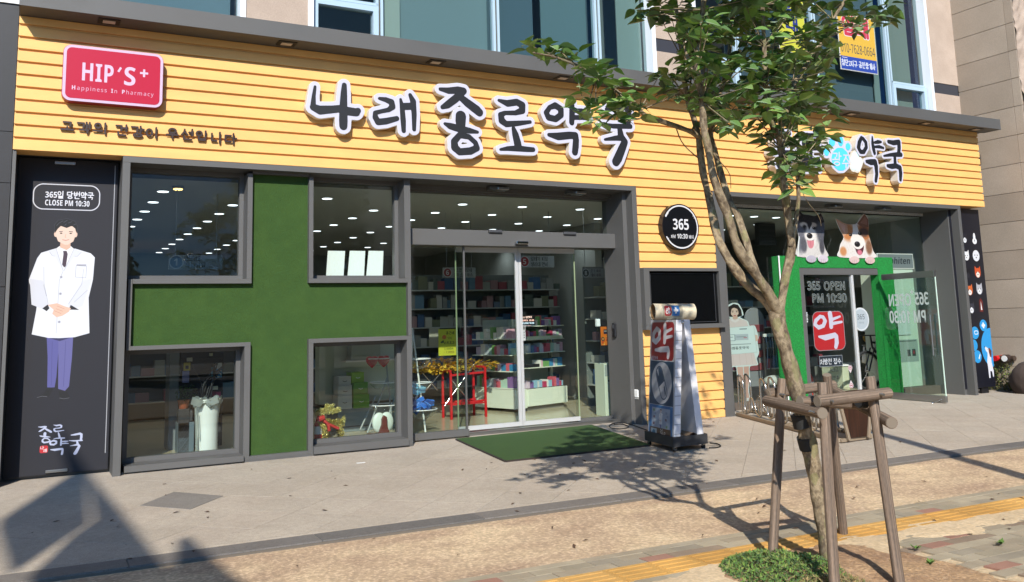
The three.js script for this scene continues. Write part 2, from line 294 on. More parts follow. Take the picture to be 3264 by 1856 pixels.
// solid lettering: chains of [x, y, r] (metres, y up) joined, grown by `grow`, traced into shapes
function traced(chains, grow, cell) {
  let x0 = 1e9, y0 = 1e9, x1 = -1e9, y1 = -1e9;
  for (const c of chains) for (const [x, y, r] of c) { const q = r + grow + 3 * cell; x0 = Math.min(x0, x - q); x1 = Math.max(x1, x + q); y0 = Math.min(y0, y - q); y1 = Math.max(y1, y + q); }
  const nx = Math.ceil((x1 - x0) / cell) + 1, ny = Math.ceil((y1 - y0) / cell) + 1, F = new Float32Array(nx * ny).fill(1e9);
  for (const c of chains) for (let k = 0; k < Math.max(1, c.length - 1); k++) {
    const a = c[k], b = c[k + 1] ?? a, dx = b[0] - a[0], dy = b[1] - a[1], L2 = dx * dx + dy * dy, R = Math.max(a[2], b[2]) + grow + 3 * cell;
    const i0 = Math.max(0, Math.floor((Math.min(a[0], b[0]) - R - x0) / cell)), i1 = Math.min(nx - 1, Math.ceil((Math.max(a[0], b[0]) + R - x0) / cell));
    const j0 = Math.max(0, Math.floor((Math.min(a[1], b[1]) - R - y0) / cell)), j1 = Math.min(ny - 1, Math.ceil((Math.max(a[1], b[1]) + R - y0) / cell));
    for (let j = j0; j <= j1; j++) for (let i = i0; i <= i1; i++) {
      const px = x0 + i * cell - a[0], py = y0 + j * cell - a[1], t = L2 ? Math.max(0, Math.min(1, (px * dx + py * dy) / L2)) : 0;
      const d = Math.hypot(px - t * dx, py - t * dy) - (a[2] + (b[2] - a[2]) * t) - grow; if (d < F[j * nx + i]) F[j * nx + i] = d;
    }
  }
  const segs = new Map(), key = (p) => p[2], edge = (i, j, k) => { // crossing on an edge
    const [a, b, id] = k === 0 ? [[i, j], [i + 1, j], 'h' + i + ',' + j] : [[i, j], [i, j + 1], 'v' + i + ',' + j];
    const fa = F[a[1] * nx + a[0]], fb = F[b[1] * nx + b[0]], t = fa / (fa - fb);
    return [x0 + cell * (a[0] + (b[0] - a[0]) * t), y0 + cell * (a[1] + (b[1] - a[1]) * t), id];
  };
  for (let j = 0; j < ny - 1; j++) for (let i = 0; i < nx - 1; i++) {
    const b = F[j * nx + i] < 0, r = F[j * nx + i + 1] < 0, tr = F[(j + 1) * nx + i + 1] < 0, tl = F[(j + 1) * nx + i] < 0, c = (b ? 1 : 0) | (r ? 2 : 0) | (tr ? 4 : 0) | (tl ? 8 : 0);
    if (!c || c === 15) continue;
    const B = () => edge(i, j, 0), T = () => edge(i, j + 1, 0), L = () => edge(i, j, 1), R = () => edge(i + 1, j, 1);
    const go = (p, q) => segs.set(key(p), [p, q]); // inside on the left
    switch (c) { case 1: go(B(), L()); break; case 2: go(R(), B()); break; case 3: go(R(), L()); break; case 4: go(T(), R()); break; case 5: go(B(), L()); go(T(), R()); break; case 6: go(T(), B()); break; case 7: go(T(), L()); break; case 8: go(L(), T()); break; case 9: go(B(), T()); break; case 10: go(R(), B()); go(L(), T()); break; case 11: go(R(), T()); break; case 12: go(L(), R()); break; case 13: go(B(), R()); break; case 14: go(L(), B()); break; }
  }
  const loops = [];
  while (segs.size) {
    const [k0, s0] = segs.entries().next().value; let s = s0, k = k0; const pts = [];
    while (s) { segs.delete(k); pts.push(s[0]); k = key(s[1]); s = segs.get(k); }
    if (pts.length > 5) loops.push(simplify(pts.map((p) => [p[0], p[1]]), cell * 0.22));
  }
  const area = (l) => l.reduce((t, p, i) => { const q = l[(i + 1) % l.length]; return t + p[0] * q[1] - q[0] * p[1]; }, 0) / 2;
  const inside = (l, p) => { let c = false; for (let i = 0, j = l.length - 1; i < l.length; j = i++) if (l[i][1] > p[1] !== l[j][1] > p[1] && p[0] < (l[j][0] - l[i][0]) * (p[1] - l[i][1]) / (l[j][1] - l[i][1]) + l[i][0]) c = !c; return c; };
  const outer = loops.filter((l) => area(l) > 0 && l.length > 2), holes = loops.filter((l) => area(l) < 0 && l.length > 2);
  return outer.map((l) => { const s = new THREE.Shape(l.map((p) => V2(...p))); for (const h of holes) if (inside(l, h[0])) s.holes.push(new THREE.Path(h.map((p) => V2(...p)))); return s; });
}
function simplify(p, tol) { // closed Douglas-Peucker
  const rec = (a, b, out) => { let m = 0, k = -1; const [ax, ay] = p[a], [bx, by] = p[b % p.length], L = Math.hypot(bx - ax, by - ay) || 1e-9; for (let i = a + 1; i < b; i++) { const d = Math.abs((bx - ax) * (p[i][1] - ay) - (by - ay) * (p[i][0] - ax)) / L; if (d > m) { m = d; k = i; } } if (m > tol) { rec(a, k, out); rec(k, b, out); } else out.push(p[a]); };
  const out = [], h = p.length >> 1; rec(0, h, out); rec(h, p.length, out); return out;
}
const strokesOf = (ch, x, yTop, w, h, r) => syllable(ch).map((s) => s.map(([a, b]) => [x + a * w, yTop - b * h, r]));
const extrude = (shapes, depth, z, bevel = 0) => one((m) => shapes.forEach((s) => m.ext(s, depth, z, bevel)));
// ---------------------------------------------------------------- the ground
const tilt = (g) => { const p = g.attributes.position; for (let i = 0; i < p.count; i++) p.setY(i, p.getY(i) + gy(p.getX(i))); return g; };
const ground = new MB().box(-90, 130, -0.2, -0.075, -90, 110).build('ground', std(0x4d4c4a, 0.95));
ground.userData.kind = 'structure';
const skew = 0.032; // the kerb and the strips beside the road run a little askew of the shop front
const zk = (x, z) => z + skew * x;
const structure = (name) => { const g = new THREE.Group(); g.name = name; g.userData.kind = 'structure'; scene.add(g); return g; };
function clipPoly(p, f) { const o = []; for (let i = 0; i < p.length; i++) { const a = p[i], b = p[(i + 1) % p.length], fa = f(a), fb = f(b); if (fa >= 0) o.push(a); if (fa >= 0 !== fb >= 0) { const t = fa / (fa - fb); o.push([a[0] + (b[0] - a[0]) * t, a[1] + (b[1] - a[1]) * t]); } } return o; }
const inset = (p, d) => { const c = p.reduce((s, q) => [s[0] + q[0] / p.length, s[1] + q[1] / p.length], [0, 0]); return p.map((q) => { const L = Math.hypot(q[0] - c[0], q[1] - c[1]); return [c[0] + (q[0] - c[0]) * (1 - d / L), c[1] + (q[1] - c[1]) * (1 - d / L)]; }); };
function block(poly, y0, y1, mat, parent, name) {
  const m = new MB(); m.prism(poly, y0, y1); m.g.forEach(tilt); return m.build(name, mat, parent);
}
const plaza = structure('plaza_paving');
{
  const bed = new MB(); for (let x = -3; x < 18.9; x += 0.8) bed.prism([[x, -0.75], [x + 0.8, -0.75], [x + 0.8, zk(x + 0.8, 3.84)], [x, zk(x, 3.84)]], -0.09, -0.008);
  bed.g.forEach(tilt); bed.build('mortar_bed', M.joint, plaza);
  const a0 = 6.05, da = 0.67, b0 = -0.18, db = 0.785;
  for (let i = -14; i < 24; i++) for (let j = -8; j < 28; j++) {
    const s0 = a0 + i * da, s1 = s0 + da, d0 = b0 + j * db, d1 = d0 + db, P = (s, d) => [(s + d) / 2, (s - d) / 2];
    let p = [P(s0, d0), P(s0, d1), P(s1, d1), P(s1, d0)];
    p = clipPoly(p, (q) => q[0] + 3); p = clipPoly(p, (q) => 18.8 - q[0]); p = clipPoly(p, (q) => q[1] + 0.74); p = clipPoly(p, (q) => zk(q[0], 3.57) - q[1]);
    if (p.length < 3) continue;
    const dark = i === -6 && j === -1 ? 0 : 0;
    block(inset(p, 0.0022), -0.03, rr(-0.0006, 0.0006), pick(M.pave), plaza, 'paving_slab');
  }
}
// a darker square plate let into the slabs
tag(new MB().prism([[1.2, 1.3], [1.54, 1.78], [1.2, 2.22], [0.87, 1.79]], -0.01, 0.003).build('floor_plate', M.paveDark), 'flat grey square plate set diamond-wise in the paving before the left window', 'floor plate');
const kerb = structure('kerb');
for (let x = -3, k = 0; x < 18; x += 1.2, k++) {
  block([[x + .003, zk(x, 3.61)], [x + 1.197, zk(x + 1.2, 3.61)], [x + 1.197, zk(x + 1.2, 3.825)], [x + .003, zk(x, 3.825)]], -0.08, 0.002, M.kerb[k % 3], kerb, 'kerb_stone');
  if (k % 2 === 0) block([[x + .002, zk(x, 3.573)], [x + 2.398, zk(x + 2.4, 3.573)], [x + 2.398, zk(x + 2.4, 3.606)], [x + .002, zk(x, 3.606)]], -0.08, -0.001, M.pave[3], kerb, 'edging_stone');
}
function strip(name, mat, za, zb, y, seg = 60, amp = 0.0) {
  const g = new THREE.PlaneGeometry(24, zb - za, seg * 3, 24).rotateX(-Math.PI / 2).translate(9, 0, (za + zb) / 2), p = g.attributes.position;
  for (let i = 0; i < p.count; i++) { const x = p.getX(i), z = p.getZ(i); p.setZ(i, zk(x, z)); p.setY(i, y + gy(x) + amp * (fbm(x / 24 + 3, z / 24 + 3, 40, 300, 4) - 0.5)); }
  g.computeVertexNormals(); const m = new MB().add(g).build(name, mat); m.userData.kind = 'structure'; return m;
}
strip('earth_path', M.earth, 3.81, 5.13, -0.022, 60, 0.012);
const sidewalk = structure('sidewalk');
{
  const bed = new MB(); for (let x = -3; x < 19; x += 1) bed.prism([[x, zk(x, 5.12)], [x + 1, zk(x + 1, 5.12)], [x + 1, zk(x + 1, 9.5)], [x, zk(x, 9.5)]], -0.074, -0.024);
  bed.g.forEach(tilt); bed.build('sand_bed', M.sand, sidewalk);
  for (let x = -1; x < 16; x += 0.5) block([[x + .002, zk(x, 5.125)], [x + .498, zk(x + .5, 5.125)], [x + .498, zk(x + .5, 5.195)], [x + .002, zk(x, 5.195)]].map((q) => q), -0.05, -0.012, pick(M.pavers), sidewalk, 'edging_stone');
  const pav = (x, z, w, d) => { if (x < 0.5 || x > 9.5) return; const q = rnd(), m = q < 0.09 ? M.paverRed : q < 0.17 ? M.paverBrown : pick(M.pavers), y = -0.013 + rr(-0.002, 0.002); block([[x + .0022, zk(x, z + .002)], [x + w - .0022, zk(x + w, z + .002)], [x + w - .0022, zk(x + w, z + d - .002)], [x + .0022, zk(x, z + d - .002)]], -0.05, y, m, sidewalk, 'paver'); };
  for (let x = 1; x < 9.5; x += 0.2) { pav(x, 5.198, 0.2, 0.098); pav(x + 0.1, 5.298, 0.2, 0.1); }
  for (let x = 1.2; x < 9.6; x += 0.295) { // tactile strip: ribbed blocks
    const m = new MB(); m.prism([[x + .002, zk(x, 5.4)], [x + .293, zk(x + .295, 5.4)], [x + .293, zk(x + .295, 5.665)], [x + .002, zk(x, 5.665)]], -0.05, -0.012);
    for (let k = 0; k < 4; k++) { const z = 5.432 + k * 0.067; m.prism([[x + .02, zk(x, z - .014)], [x + .275, zk(x + .295, z - .014)], [x + .27, zk(x + .295, z + .014)], [x + .025, zk(x, z + .014)]], -0.014, -0.007); }
    m.g.forEach(tilt); m.build('tactile_block', pick(M.tactile), sidewalk);
  }
  const pit = (x, z) => x > 3.35 && x < 4.62 && z > 5.84;
  for (let r = 0; r < 13; r++) for (let x = 2.2 + (r % 2) * 0.1; x < 7.6; x += 0.2) { const z = 5.67 + r * 0.1; if (!pit(x + 0.1, zk(x, z + 0.05)) && !pit(x, zk(x, z)) && !pit(x + .2, zk(x, z)) && x + z * 0.9 < 12.6 && x > 0.62 * (z - 2.2)) pav(x, z, 0.2, 0.1); }
}
// sand swept over the pavers beside the ribbed strip
{
  const g = new THREE.PlaneGeometry(1, 1, 200, 30).rotateX(-Math.PI / 2), p = g.attributes.position;
  for (let i = 0; i < p.count; i++) {
    const u = p.getX(i) + 0.5, v = p.getZ(i) + 0.5, x = 0.8 + u * 9, zin = 5.6 + 0.05 * Math.sin(x * 9), zo = 6.12 + 0.17 * Math.sin(x * 1.7 + 2) + 0.08 * Math.sin(x * 6.1) + (x < 4.3 ? 0.95 : 0) * Math.min(1, Math.max(0, (4.4 - x) * 3));
    const z = zin + (zo - zin) * v, n = fbm(x / 10 + 1, z / 10 + 1, 60, 310, 4) - 0.5;
    p.setX(i, x); p.setZ(i, zk(x, z)); p.setY(i, gy(x) - 0.0085 + 0.014 * n - 0.018 * Math.max(0, Math.abs(v - 0.42) * 2.0 - 0.55));
  }
  g.computeVertexNormals(); const m = new MB().add(g).build('loose_sand', M.sand); tag(m, 'pale brown sand swept over the pavers beside the yellow ribbed strip', 'sand', null, 'stuff');
}
// bare soil round the tree
{
  const g = new THREE.PlaneGeometry(1.5, 1.5, 60, 60).rotateX(-Math.PI / 2), p = g.attributes.position;
  for (let i = 0; i < p.count; i++) {
    const x = p.getX(i) + 3.98, z = p.getZ(i) + 6.5, e = Math.max(Math.abs(x - 3.98), Math.abs(z - 6.5)) / 0.75, d = Math.hypot(x - 4.08, z - 6.25);
    p.setXYZ(i, x, -0.03 + 0.02 * (1 - Math.pow(e, 6)) + 0.05 * Math.exp(-d * d * 6) + 0.03 * (fbm(x / 4, z / 4, 40, 320, 4) - 0.5), z);
  }
  g.computeVertexNormals(); const m = new MB().add(g).build('tree_pit_soil', M.soil); m.userData.kind = 'structure';
}
// ---------------------------------------------------------------- the building with the shop front
const B = thing('shop_building', 'building with yellow board cladding, dark grey shop windows and a pale stone upper storey', 'building', [7.5, 0, -0.6]);
{ // shell: floor, ceiling, walls that close the rooms
  const fl = new MB(); fl.box(0.7, 14.7, -0.1, 0.05, -11, -0.68); fl.box(0.868, 4.055, -0.1, 0.05, -0.68, -0.43); fl.build('floor', M.floor, B);
  boxPart('ceiling', M.ceil, B, [0.7, 14.7, 3.15, 3.2, -11, -0.66]);
  const w = new MB(); w.box(0.55, 0.8, 0, 4.3, -11, -0.64); w.box(14.55, 14.8, 0, 4.3, -11, -0.76); w.box(0.55, 14.8, 0, 4.3, -11.2, -11);
  w.box(8.83, 8.97, 0.05, 3.15, -11, -3.2); w.build('inner_wall', M.inWall, B);
  boxPart('slab', M.whiteMatt, B, [-3, 15.8, 4.3, 4.62, -11, -0.66]);
  // what carries the cladding
  const k = new MB(); k.box(-0.222, 15.25, 3.275, 4.66, -0.3, -0.026); k.build('cladding_back', M.siding, B);
  boxPart('lintel', M.frameDark, B, [-0.222, 15.25, 3.272, 4.3, -0.66, -0.3]);
  const p = new MB(); p.box(7.43, 8.818, -0.05, 3.275, -0.3, -0.026); p.build('pillar_back', M.siding, B);
  boxPart('pillar_core', M.frameDark, B, [7.43, 8.818, 0, 3.15, -0.66, -0.3]);
}
{ // boards
  const pitch = 0.131, bh = 0.103;
  const prof = (h) => { const s = new THREE.Shape(); s.moveTo(0, 0); s.lineTo(0.026, 0.004); s.lineTo(0.028, h - 0.006); s.lineTo(0.022, h); s.lineTo(0, h); s.closePath(); return s; };
  const board = (x0, x1, y, h = bh) => {
    const g = new THREE.ExtrudeGeometry(prof(h), { depth: x1 - x0, bevelEnabled: false }); // profile x = outwards, turned so that it runs along the wall
    const m = new MB(); m.add(g, M4().makeRotationY(-Math.PI / 2).premultiply(M4().makeScale(-1, 1, 1)).setPosition(0, 0, 0));
    const q = m.g[0]; q.computeBoundingBox();
    return [q, x0, y];
  };
  const boards = (x0, x1, y, h = bh) => { new MB().box(x0, x1, y, y + h, -0.028, rr(-0.0006, 0.0006), 0.004).build('cladding_board', M.siding, B); };
  for (let k = 0; k < 11; k++) boards(-0.223, 15.25, 3.272 + k * pitch, k === 10 ? 0.08 : bh);
  for (let k = 1; k < 10; k++) { const y = 3.272 - k * pitch; if (y > 2.12) boards(7.432, 8.814, y); else if (y + bh > 2.12) boards(7.432, 8.814, 2.118, y + bh - 2.118); }
  for (let k = 16; k < 26; k++) { const y = 3.272 - k * pitch; if (y + bh < 1.27) boards(7.432, 8.814, Math.max(0.004, y), Math.min(bh, y + bh - 0.004)); }
}
// canopy with its soffit
{
  const m = new MB(); m.box(-0.225, 15.47, 4.665, 4.855, 0.27, 0.32, 0.004); m.box(-0.225, 15.47, 4.665, 4.68, -0.02, 0.272); m.box(-0.225, 15.47, 4.84, 4.853, -0.66, 0.272); m.box(15.43, 15.468, 4.68, 4.84, -0.66, 0.272);
  m.build('canopy', M.frame, B);
}
// dark stone side pier with its pale coping, left of the cladding
{
  const m = new MB(); m.box(-4, -0.228, -0.05, 0.88, -0.66, -0.02); for (const [a, b] of [[0.886, 1.9], [1.906, 2.93], [2.936, 3.45], [3.456, 4.78]]) m.box(-4, -0.228, a, b, -0.66, -0.02);
  const q = m.build('side_pier', std(0x34363b, 0.5, { map: graniteTex }), B, 'dark polished stone pier left of the yellow boards');
  boxPart('coping', M.white, q, [-4, -0.226, 4.782, 4.84, -0.66, 0.0]);
}
// ground-floor frames
{
  const f = new MB();
  f.box(0.792, 0.867, -0.02, 3.205, -0.66, 0, 0.003); f.box(0.792, 7.426, 3.205, 3.27, -0.66, 0, 0.003); f.box(7.351, 7.426, -0.02, 3.205, -0.66, 0, 0.003);
  f.box(7.285, 7.351, -0.02, 3.205, -0.66, -0.15, 0.003); f.box(0.792, 7.351, 3.15, 3.205, -0.66, -0.42);
  f.build('portal_frame', M.frame, B);
  const g = new MB();
  g.box(8.82, 8.995, -0.06, 3.205, -0.7, 0, 0.003); g.box(8.82, 14.545, 3.205, 3.27, -0.74, 0, 0.003); g.box(14.47, 14.545, -0.08, 3.205, -0.74, 0, 0.003); g.box(14.4, 14.47, -0.08, 3.205, -0.74, -0.16, 0.003);
  g.box(8.995, 14.4, 3.15, 3.205, -0.8, -0.66);
  g.build('portal_frame', M.frame, B);
  new MB().box(8.995, 14.4, -0.08, 0.1, -0.82, -0.62, 0.006).build('window_sill', std(0x7d7873, 0.7, { map: graniteTex }), B);
  // side of the banner niche
  const n = new MB(); n.box(-0.222, -0.19, 0, 3.27, -0.6, -0.02); n.box(-0.19, 0.788, -0.02, 3.27, -0.6, -0.4); n.build('niche', M.frame, B);
}
// turf cross and the four windows round it
{
  const s = new THREE.Shape([[2.158, 0.06], [2.804, 0.06], [2.804, 1.285], [4.02, 1.285], [4.02, 1.932], [2.804, 1.932], [2.804, 3.2], [2.158, 3.2], [2.158, 1.932], [0.932, 1.932], [0.932, 1.285], [2.158, 1.285]].map((p) => V2(...p)));
  extrude([s], 0.16, -0.325).build('turf_cross', M.turf, B, 'big cross of dark green artificial turf between the left windows');
  for (const q of [[0.889, 0.932, 1.285, 1.98, -0.33, -0.1], [4.02, 4.064, 1.3, 3.205, -0.4, -0.1], [2.158, 2.804, 0.018, 0.06, -0.33, -0.1], [0.8, 4.06, -0.02, 0.017, -0.5, -0.1], [2.158, 2.804, 3.175, 3.206, -0.33, -0.1]]) new MB().box(...q, 0.002).build('cross_rim', M.frame, B);
  const win = (x0, x1, y0, y1, fr, sx0, sx1, sy0, sy1) => { // fr: boxes of the outer frame; s: sash sides that show
    const m = new MB(); for (const q of fr) m.box(q[0], q[1], q[2], q[3], -0.42, q[4] ?? -0.1, 0.002);
    const w = m.build('window_frame', M.frame, B), k = new MB(), t = 0.048;
    k.box(x0, x1, y0, y0 + t, -0.41, -0.31, 0.002); k.box(x0, x1, y1 - t, y1, -0.41, -0.31, 0.002); k.box(x0, x0 + t, y0 + t, y1 - t, -0.41, -0.31, 0.002); k.box(x1 - t, x1, y0 + t, y1 - t, -0.41, -0.31, 0.002);
    k.build('sash', M.frame, w); new MB().quad(V(x0 + t, y0 + t, -0.36), V(x1 - t, y0 + t, -0.36), V(x1 - t, y1 - t, -0.36), V(x0 + t, y1 - t, -0.36)).build('pane', M.glass, w);
  };
  win(0.867, 2.103, 1.982, 3.205, [[0.934, 2.158, 1.932, 1.982], [2.103, 2.158, 1.982, 3.175]]);
  win(2.855, 3.985, 1.985, 3.205, [[2.804, 4.02, 1.935, 1.985], [2.804, 2.855, 1.985, 3.175], [3.985, 4.02, 1.985, 3.205]]);
  win(0.9, 2.092, 0.08, 1.242, [[0.889, 2.157, 1.242, 1.285], [2.092, 2.157, 0.018, 1.242], [0.905, 2.092, 0.018, 0.08, -0.06]]);
  win(2.86, 4.0, 0.1, 1.25, [[2.805, 4.064, 1.25, 1.299], [2.805, 2.86, 0.018, 1.25], [4.0, 4.064, 0.018, 1.25], [2.86, 4.0, 0.02, 0.1, -0.06]]);
}
// entrance: header, transom, fixed lights, sliding leaves
{
  const h = new MB(); h.box(4.056, 7.285, 2.425, 2.63, -0.7, -0.36, 0.004); h.box(4.056, 7.285, 3.13, 3.155, -0.66, -0.5); const hd = h.build('door_header', M.frame, B);
  for (const [x, y] of [[5.36, 2.6], [6.52, 2.6]]) new MB().box(x - 0.1, x + 0.1, y, y + 0.04, -0.4, -0.33, 0.008).build('sensor', M.frameDark, hd);
  new MB().box(5.65, 5.83, 2.45, 2.49, -0.36, -0.29, 0.01).build('sensor', M.chrome, hd);
  new MB().quad(V(4.06, 2.63, -0.56), V(7.285, 2.63, -0.56), V(7.285, 3.14, -0.56), V(4.06, 3.14, -0.56)).build('transom_pane', M.glass, B);
  const l = new MB(); l.box(4.056, 4.95, 0.02, 0.1, -0.5, -0.4, 0.003); l.box(4.056, 4.09, 0.1, 2.425, -0.5, -0.4); l.box(4.93, 4.95, 0.1, 2.425, -0.47, -0.44); const fl = l.build('fixed_light', M.frame, B);
  new MB().quad(V(4.09, 0.1, -0.45), V(4.93, 0.1, -0.45), V(4.93, 2.425, -0.45), V(4.09, 2.425, -0.45)).build('pane', M.glass, fl);
  const r = new MB(); r.box(6.7, 7.285, 0.02, 0.08, -0.68, -0.6, 0.003); const fr = r.build('fixed_light', M.frame, B);
  new MB().quad(V(6.7, 0.08, -0.64), V(7.285, 0.08, -0.64), V(7.285, 2.425, -0.64), V(6.7, 2.425, -0.64)).build('pane', M.glass, fr);
  new MB().box(4.95, 7.285, -0.02, 0.045, -0.8, -0.5, 0.004).build('threshold', M.steel, B);
  const leaf = (x0, x1, z, stile) => {
    const m = new MB(); m.box(x0, x1, 0.06, 0.115, z - 0.02, z + 0.02); m.box(x0, x1, 2.36, 2.425, z - 0.02, z + 0.02);
    if (stile > 0) m.box(x1 - 0.045, x1, 0.115, 2.36, z - 0.02, z + 0.02, 0.004); else m.box(x0, x0 + 0.04, 0.115, 2.36, z - 0.02, z + 0.02, 0.004);
    const d = m.build('sliding_door', M.aluBright, B), a = stile > 0 ? x0 : x0 + 0.04, b = stile > 0 ? x1 - 0.045 : x1;
    new MB().quad(V(a, 0.115, z), V(b, 0.115, z), V(b, 2.36, z), V(a, 2.36, z)).build('pane', M.glass, d);
    const e = stile > 0 ? x0 : x1; new MB().box(e - 0.008, e + 0.008, 0.115, 2.36, z - 0.006, z + 0.006).build('pane_edge', std(0x7d8a6a, 0.3), d);
  };
  M.aluBright = std(0xc4c4c2, 0.35, { metalness: 0.35 });
  leaf(4.89, 5.82, -0.6, 1); leaf(5.826, 6.73, -0.6, -1);
}
// right shop window: big panes either side of the turf portal
{
  const z = -0.72, pane = (x0, x1, y0, y1) => new MB().quad(V(x0, y0, z), V(x1, y0, z), V(x1, y1, z), V(x0, y1, z)).build('pane', M.glass, B);
  pane(8.995, 10.64, 0.1, 3.16); pane(10.646, 13.2, 2.37, 3.16); pane(13.206, 14.4, 2.37, 3.16); pane(13.39, 14.4, 0.1, 2.364);
}
// upper storey
{
  const z = -0.65, wall = (x0, x1) => { // stone bays with a dark band between the windows
    const m = new MB(); m.box(x0, x1, 4.62, 5.555, z - 0.3, z, 0); m.box(x0, x1, 5.765, 8.2, z - 0.3, z, 0); m.build('stone_bay', M.wallStone, B);
    boxPart('dark_band', std(0x33343a, 0.5), B, [x0 + 0.01, x1 - 0.01, 5.558, 5.762, z - 0.3, z - 0.012]);
  };
  wall(2.16, 2.93); wall(8.41, 9.18); wall(15.03, 15.8);
  const wm = std(0x9fb4c0, 0.4), wmW = std(0xd5dade, 0.45), dk = std(0x4a463e, 0.6);
  const group = (x0, x1, mull, cas) => {
        const w = new MB().box(x0, x0 + 0.07, 4.6, 8.2, z - 0.22, z + 0.02).build('window_frame', wmW, B); new MB().box(x1 - 0.07, x1, 4.6, 8.2, z - 0.22, z + 0.02).build('jamb', wmW, w); 
    for (const x of mull) { for (const e of [-0.05, 0.014]) new MB().box(x + e, x + e + 0.036, 4.6, 8.2, z - 0.2, z - 0.1).build('mullion', wm, w); new MB().box(x - 0.014, x + 0.014, 4.6, 8.2, z - 0.2, z - 0.12).build('mullion_gap', dk, w); }
    for (const [a, b, top] of cas) { const t = 0.075; const br = new MB(); br.box(a, b, top - t, top, z - 0.19, z - 0.08); new MB().box(a, b, top + 0.012, top + 0.05, z - 0.2, z - 0.1).build('transom_bar', wm, w); br.box(a, a + t, 4.6, top - t, z - 0.19, z - 0.08); br.box(b - t, b, 4.6, top - t, z - 0.19, z - 0.08); br.build('casement', wm, w); }
    const xs = [x0 + 0.07, ...mull.flatMap((x) => [x - 0.014, x + 0.014]), x1 - 0.07];
    for (let i = 0; i < xs.length; i += 2) new MB().quad(V(xs[i], 4.6, z - 0.15), V(xs[i + 1], 4.6, z - 0.15), V(xs[i + 1], 8.2, z - 0.15), V(xs[i], 8.2, z - 0.15)).build('pane', M.glassBlue, w);
    return w;
  };
  const w1 = group(-3.2, 2.16, [], []);
  const w2 = group(2.93, 8.41, [3.92, 5.67, 7.41], [[3.01, 3.9, 5.62]]);
  const w3 = group(9.18, 15.03, [10.2, 12.04, 13.97], [[9.26, 10.18, 5.6], [13.99, 14.94, 5.65]]);
  const blind = (x0, x1, zb, par, c) => new MB().box(x0, x1, 4.6, 8.2, zb - 0.02, zb).build('blind', std(c, 0.8), par);
  blind(3.96, 4.26, z - 0.24, w2, 0xb9bdb0); blind(4.27, 5.62, z - 0.3, w2, 0x8a999a); blind(7.86, 8.32, z - 0.24, w2, 0x97a29a); blind(6.55, 7.36, z - 0.34, w2, 0x6f8488); blind(5.72, 6.5, z - 0.5, w2, 0x5d707a); blind(7.46, 7.8, z - 0.6, w2, 0x54646e); blind(14.05, 14.8, z - 0.3, w3, 0x8c948c); blind(12.1, 13.9, z - 0.36, w3, 0x66737a); blind(10.3, 11.98, z - 0.5, w3, 0x5a666e); blind(13.75, 13.9, z - 0.3, w3, 0x929c96); blind(-3, 2.05, z - 0.4, w1, 0x7d8c94);
  const r = new MB(); r.box(-3.2, 15.8, 4.62, 8.2, -5.2, -5); r.box(-3.2, 15.8, 8.2, 8.4, -5, z); r.box(2.2, 2.9, 4.62, 8.2, -5, z - 0.3); r.box(8.45, 9.15, 4.62, 8.2, -5, z - 0.3); r.build('upper_room', std(0xb0b6b6, 0.85), B);
  boxPart('upper_wall', M.wallStone, B, [-4, 15.8, 8.4, 13, -5, z]);
}
// return wall of large stone slabs at the right end, and its rough front
{
  const core = new MB(); core.box(15.83, 18.8, -0.3, 13, -0.9, 0.5); const w = core.build('return_wall', M.sideJoint, B, 'tall grey stone wall standing out at the right end');
  for (let k = -1; k < 16; k++) { const y = 0.38 + k * 0.525; for (const [z0, z1] of [[-0.66, 0.4], [0.406, 0.56]]) new MB().box(15.8, 15.84, y + 0.004, y + 0.521, z0, z1, 0.003).build('stone_slab', pick(M.sideStone), w); }
  const g = new THREE.PlaneGeometry(3, 13, 90, 360), p = g.attributes.position; for (let i = 0; i < p.count; i++) { const u = p.getX(i), v = p.getY(i); p.setZ(i, 0.09 * Math.pow(fbm(u / 6 + 2, v / 6 + 4, 26, 400, 5), 1.2) + 0.03 * (fbm(u / 6 + 1, v / 6, 60, 410, 2) - 0.5)); } g.computeVertexNormals();
  new MB().add(g, M4().makeTranslation(17.31, 6.2, 0.53)).build('rough_stone_face', M.wallStone, w, 'rough split pale stone face of the right wall');
}
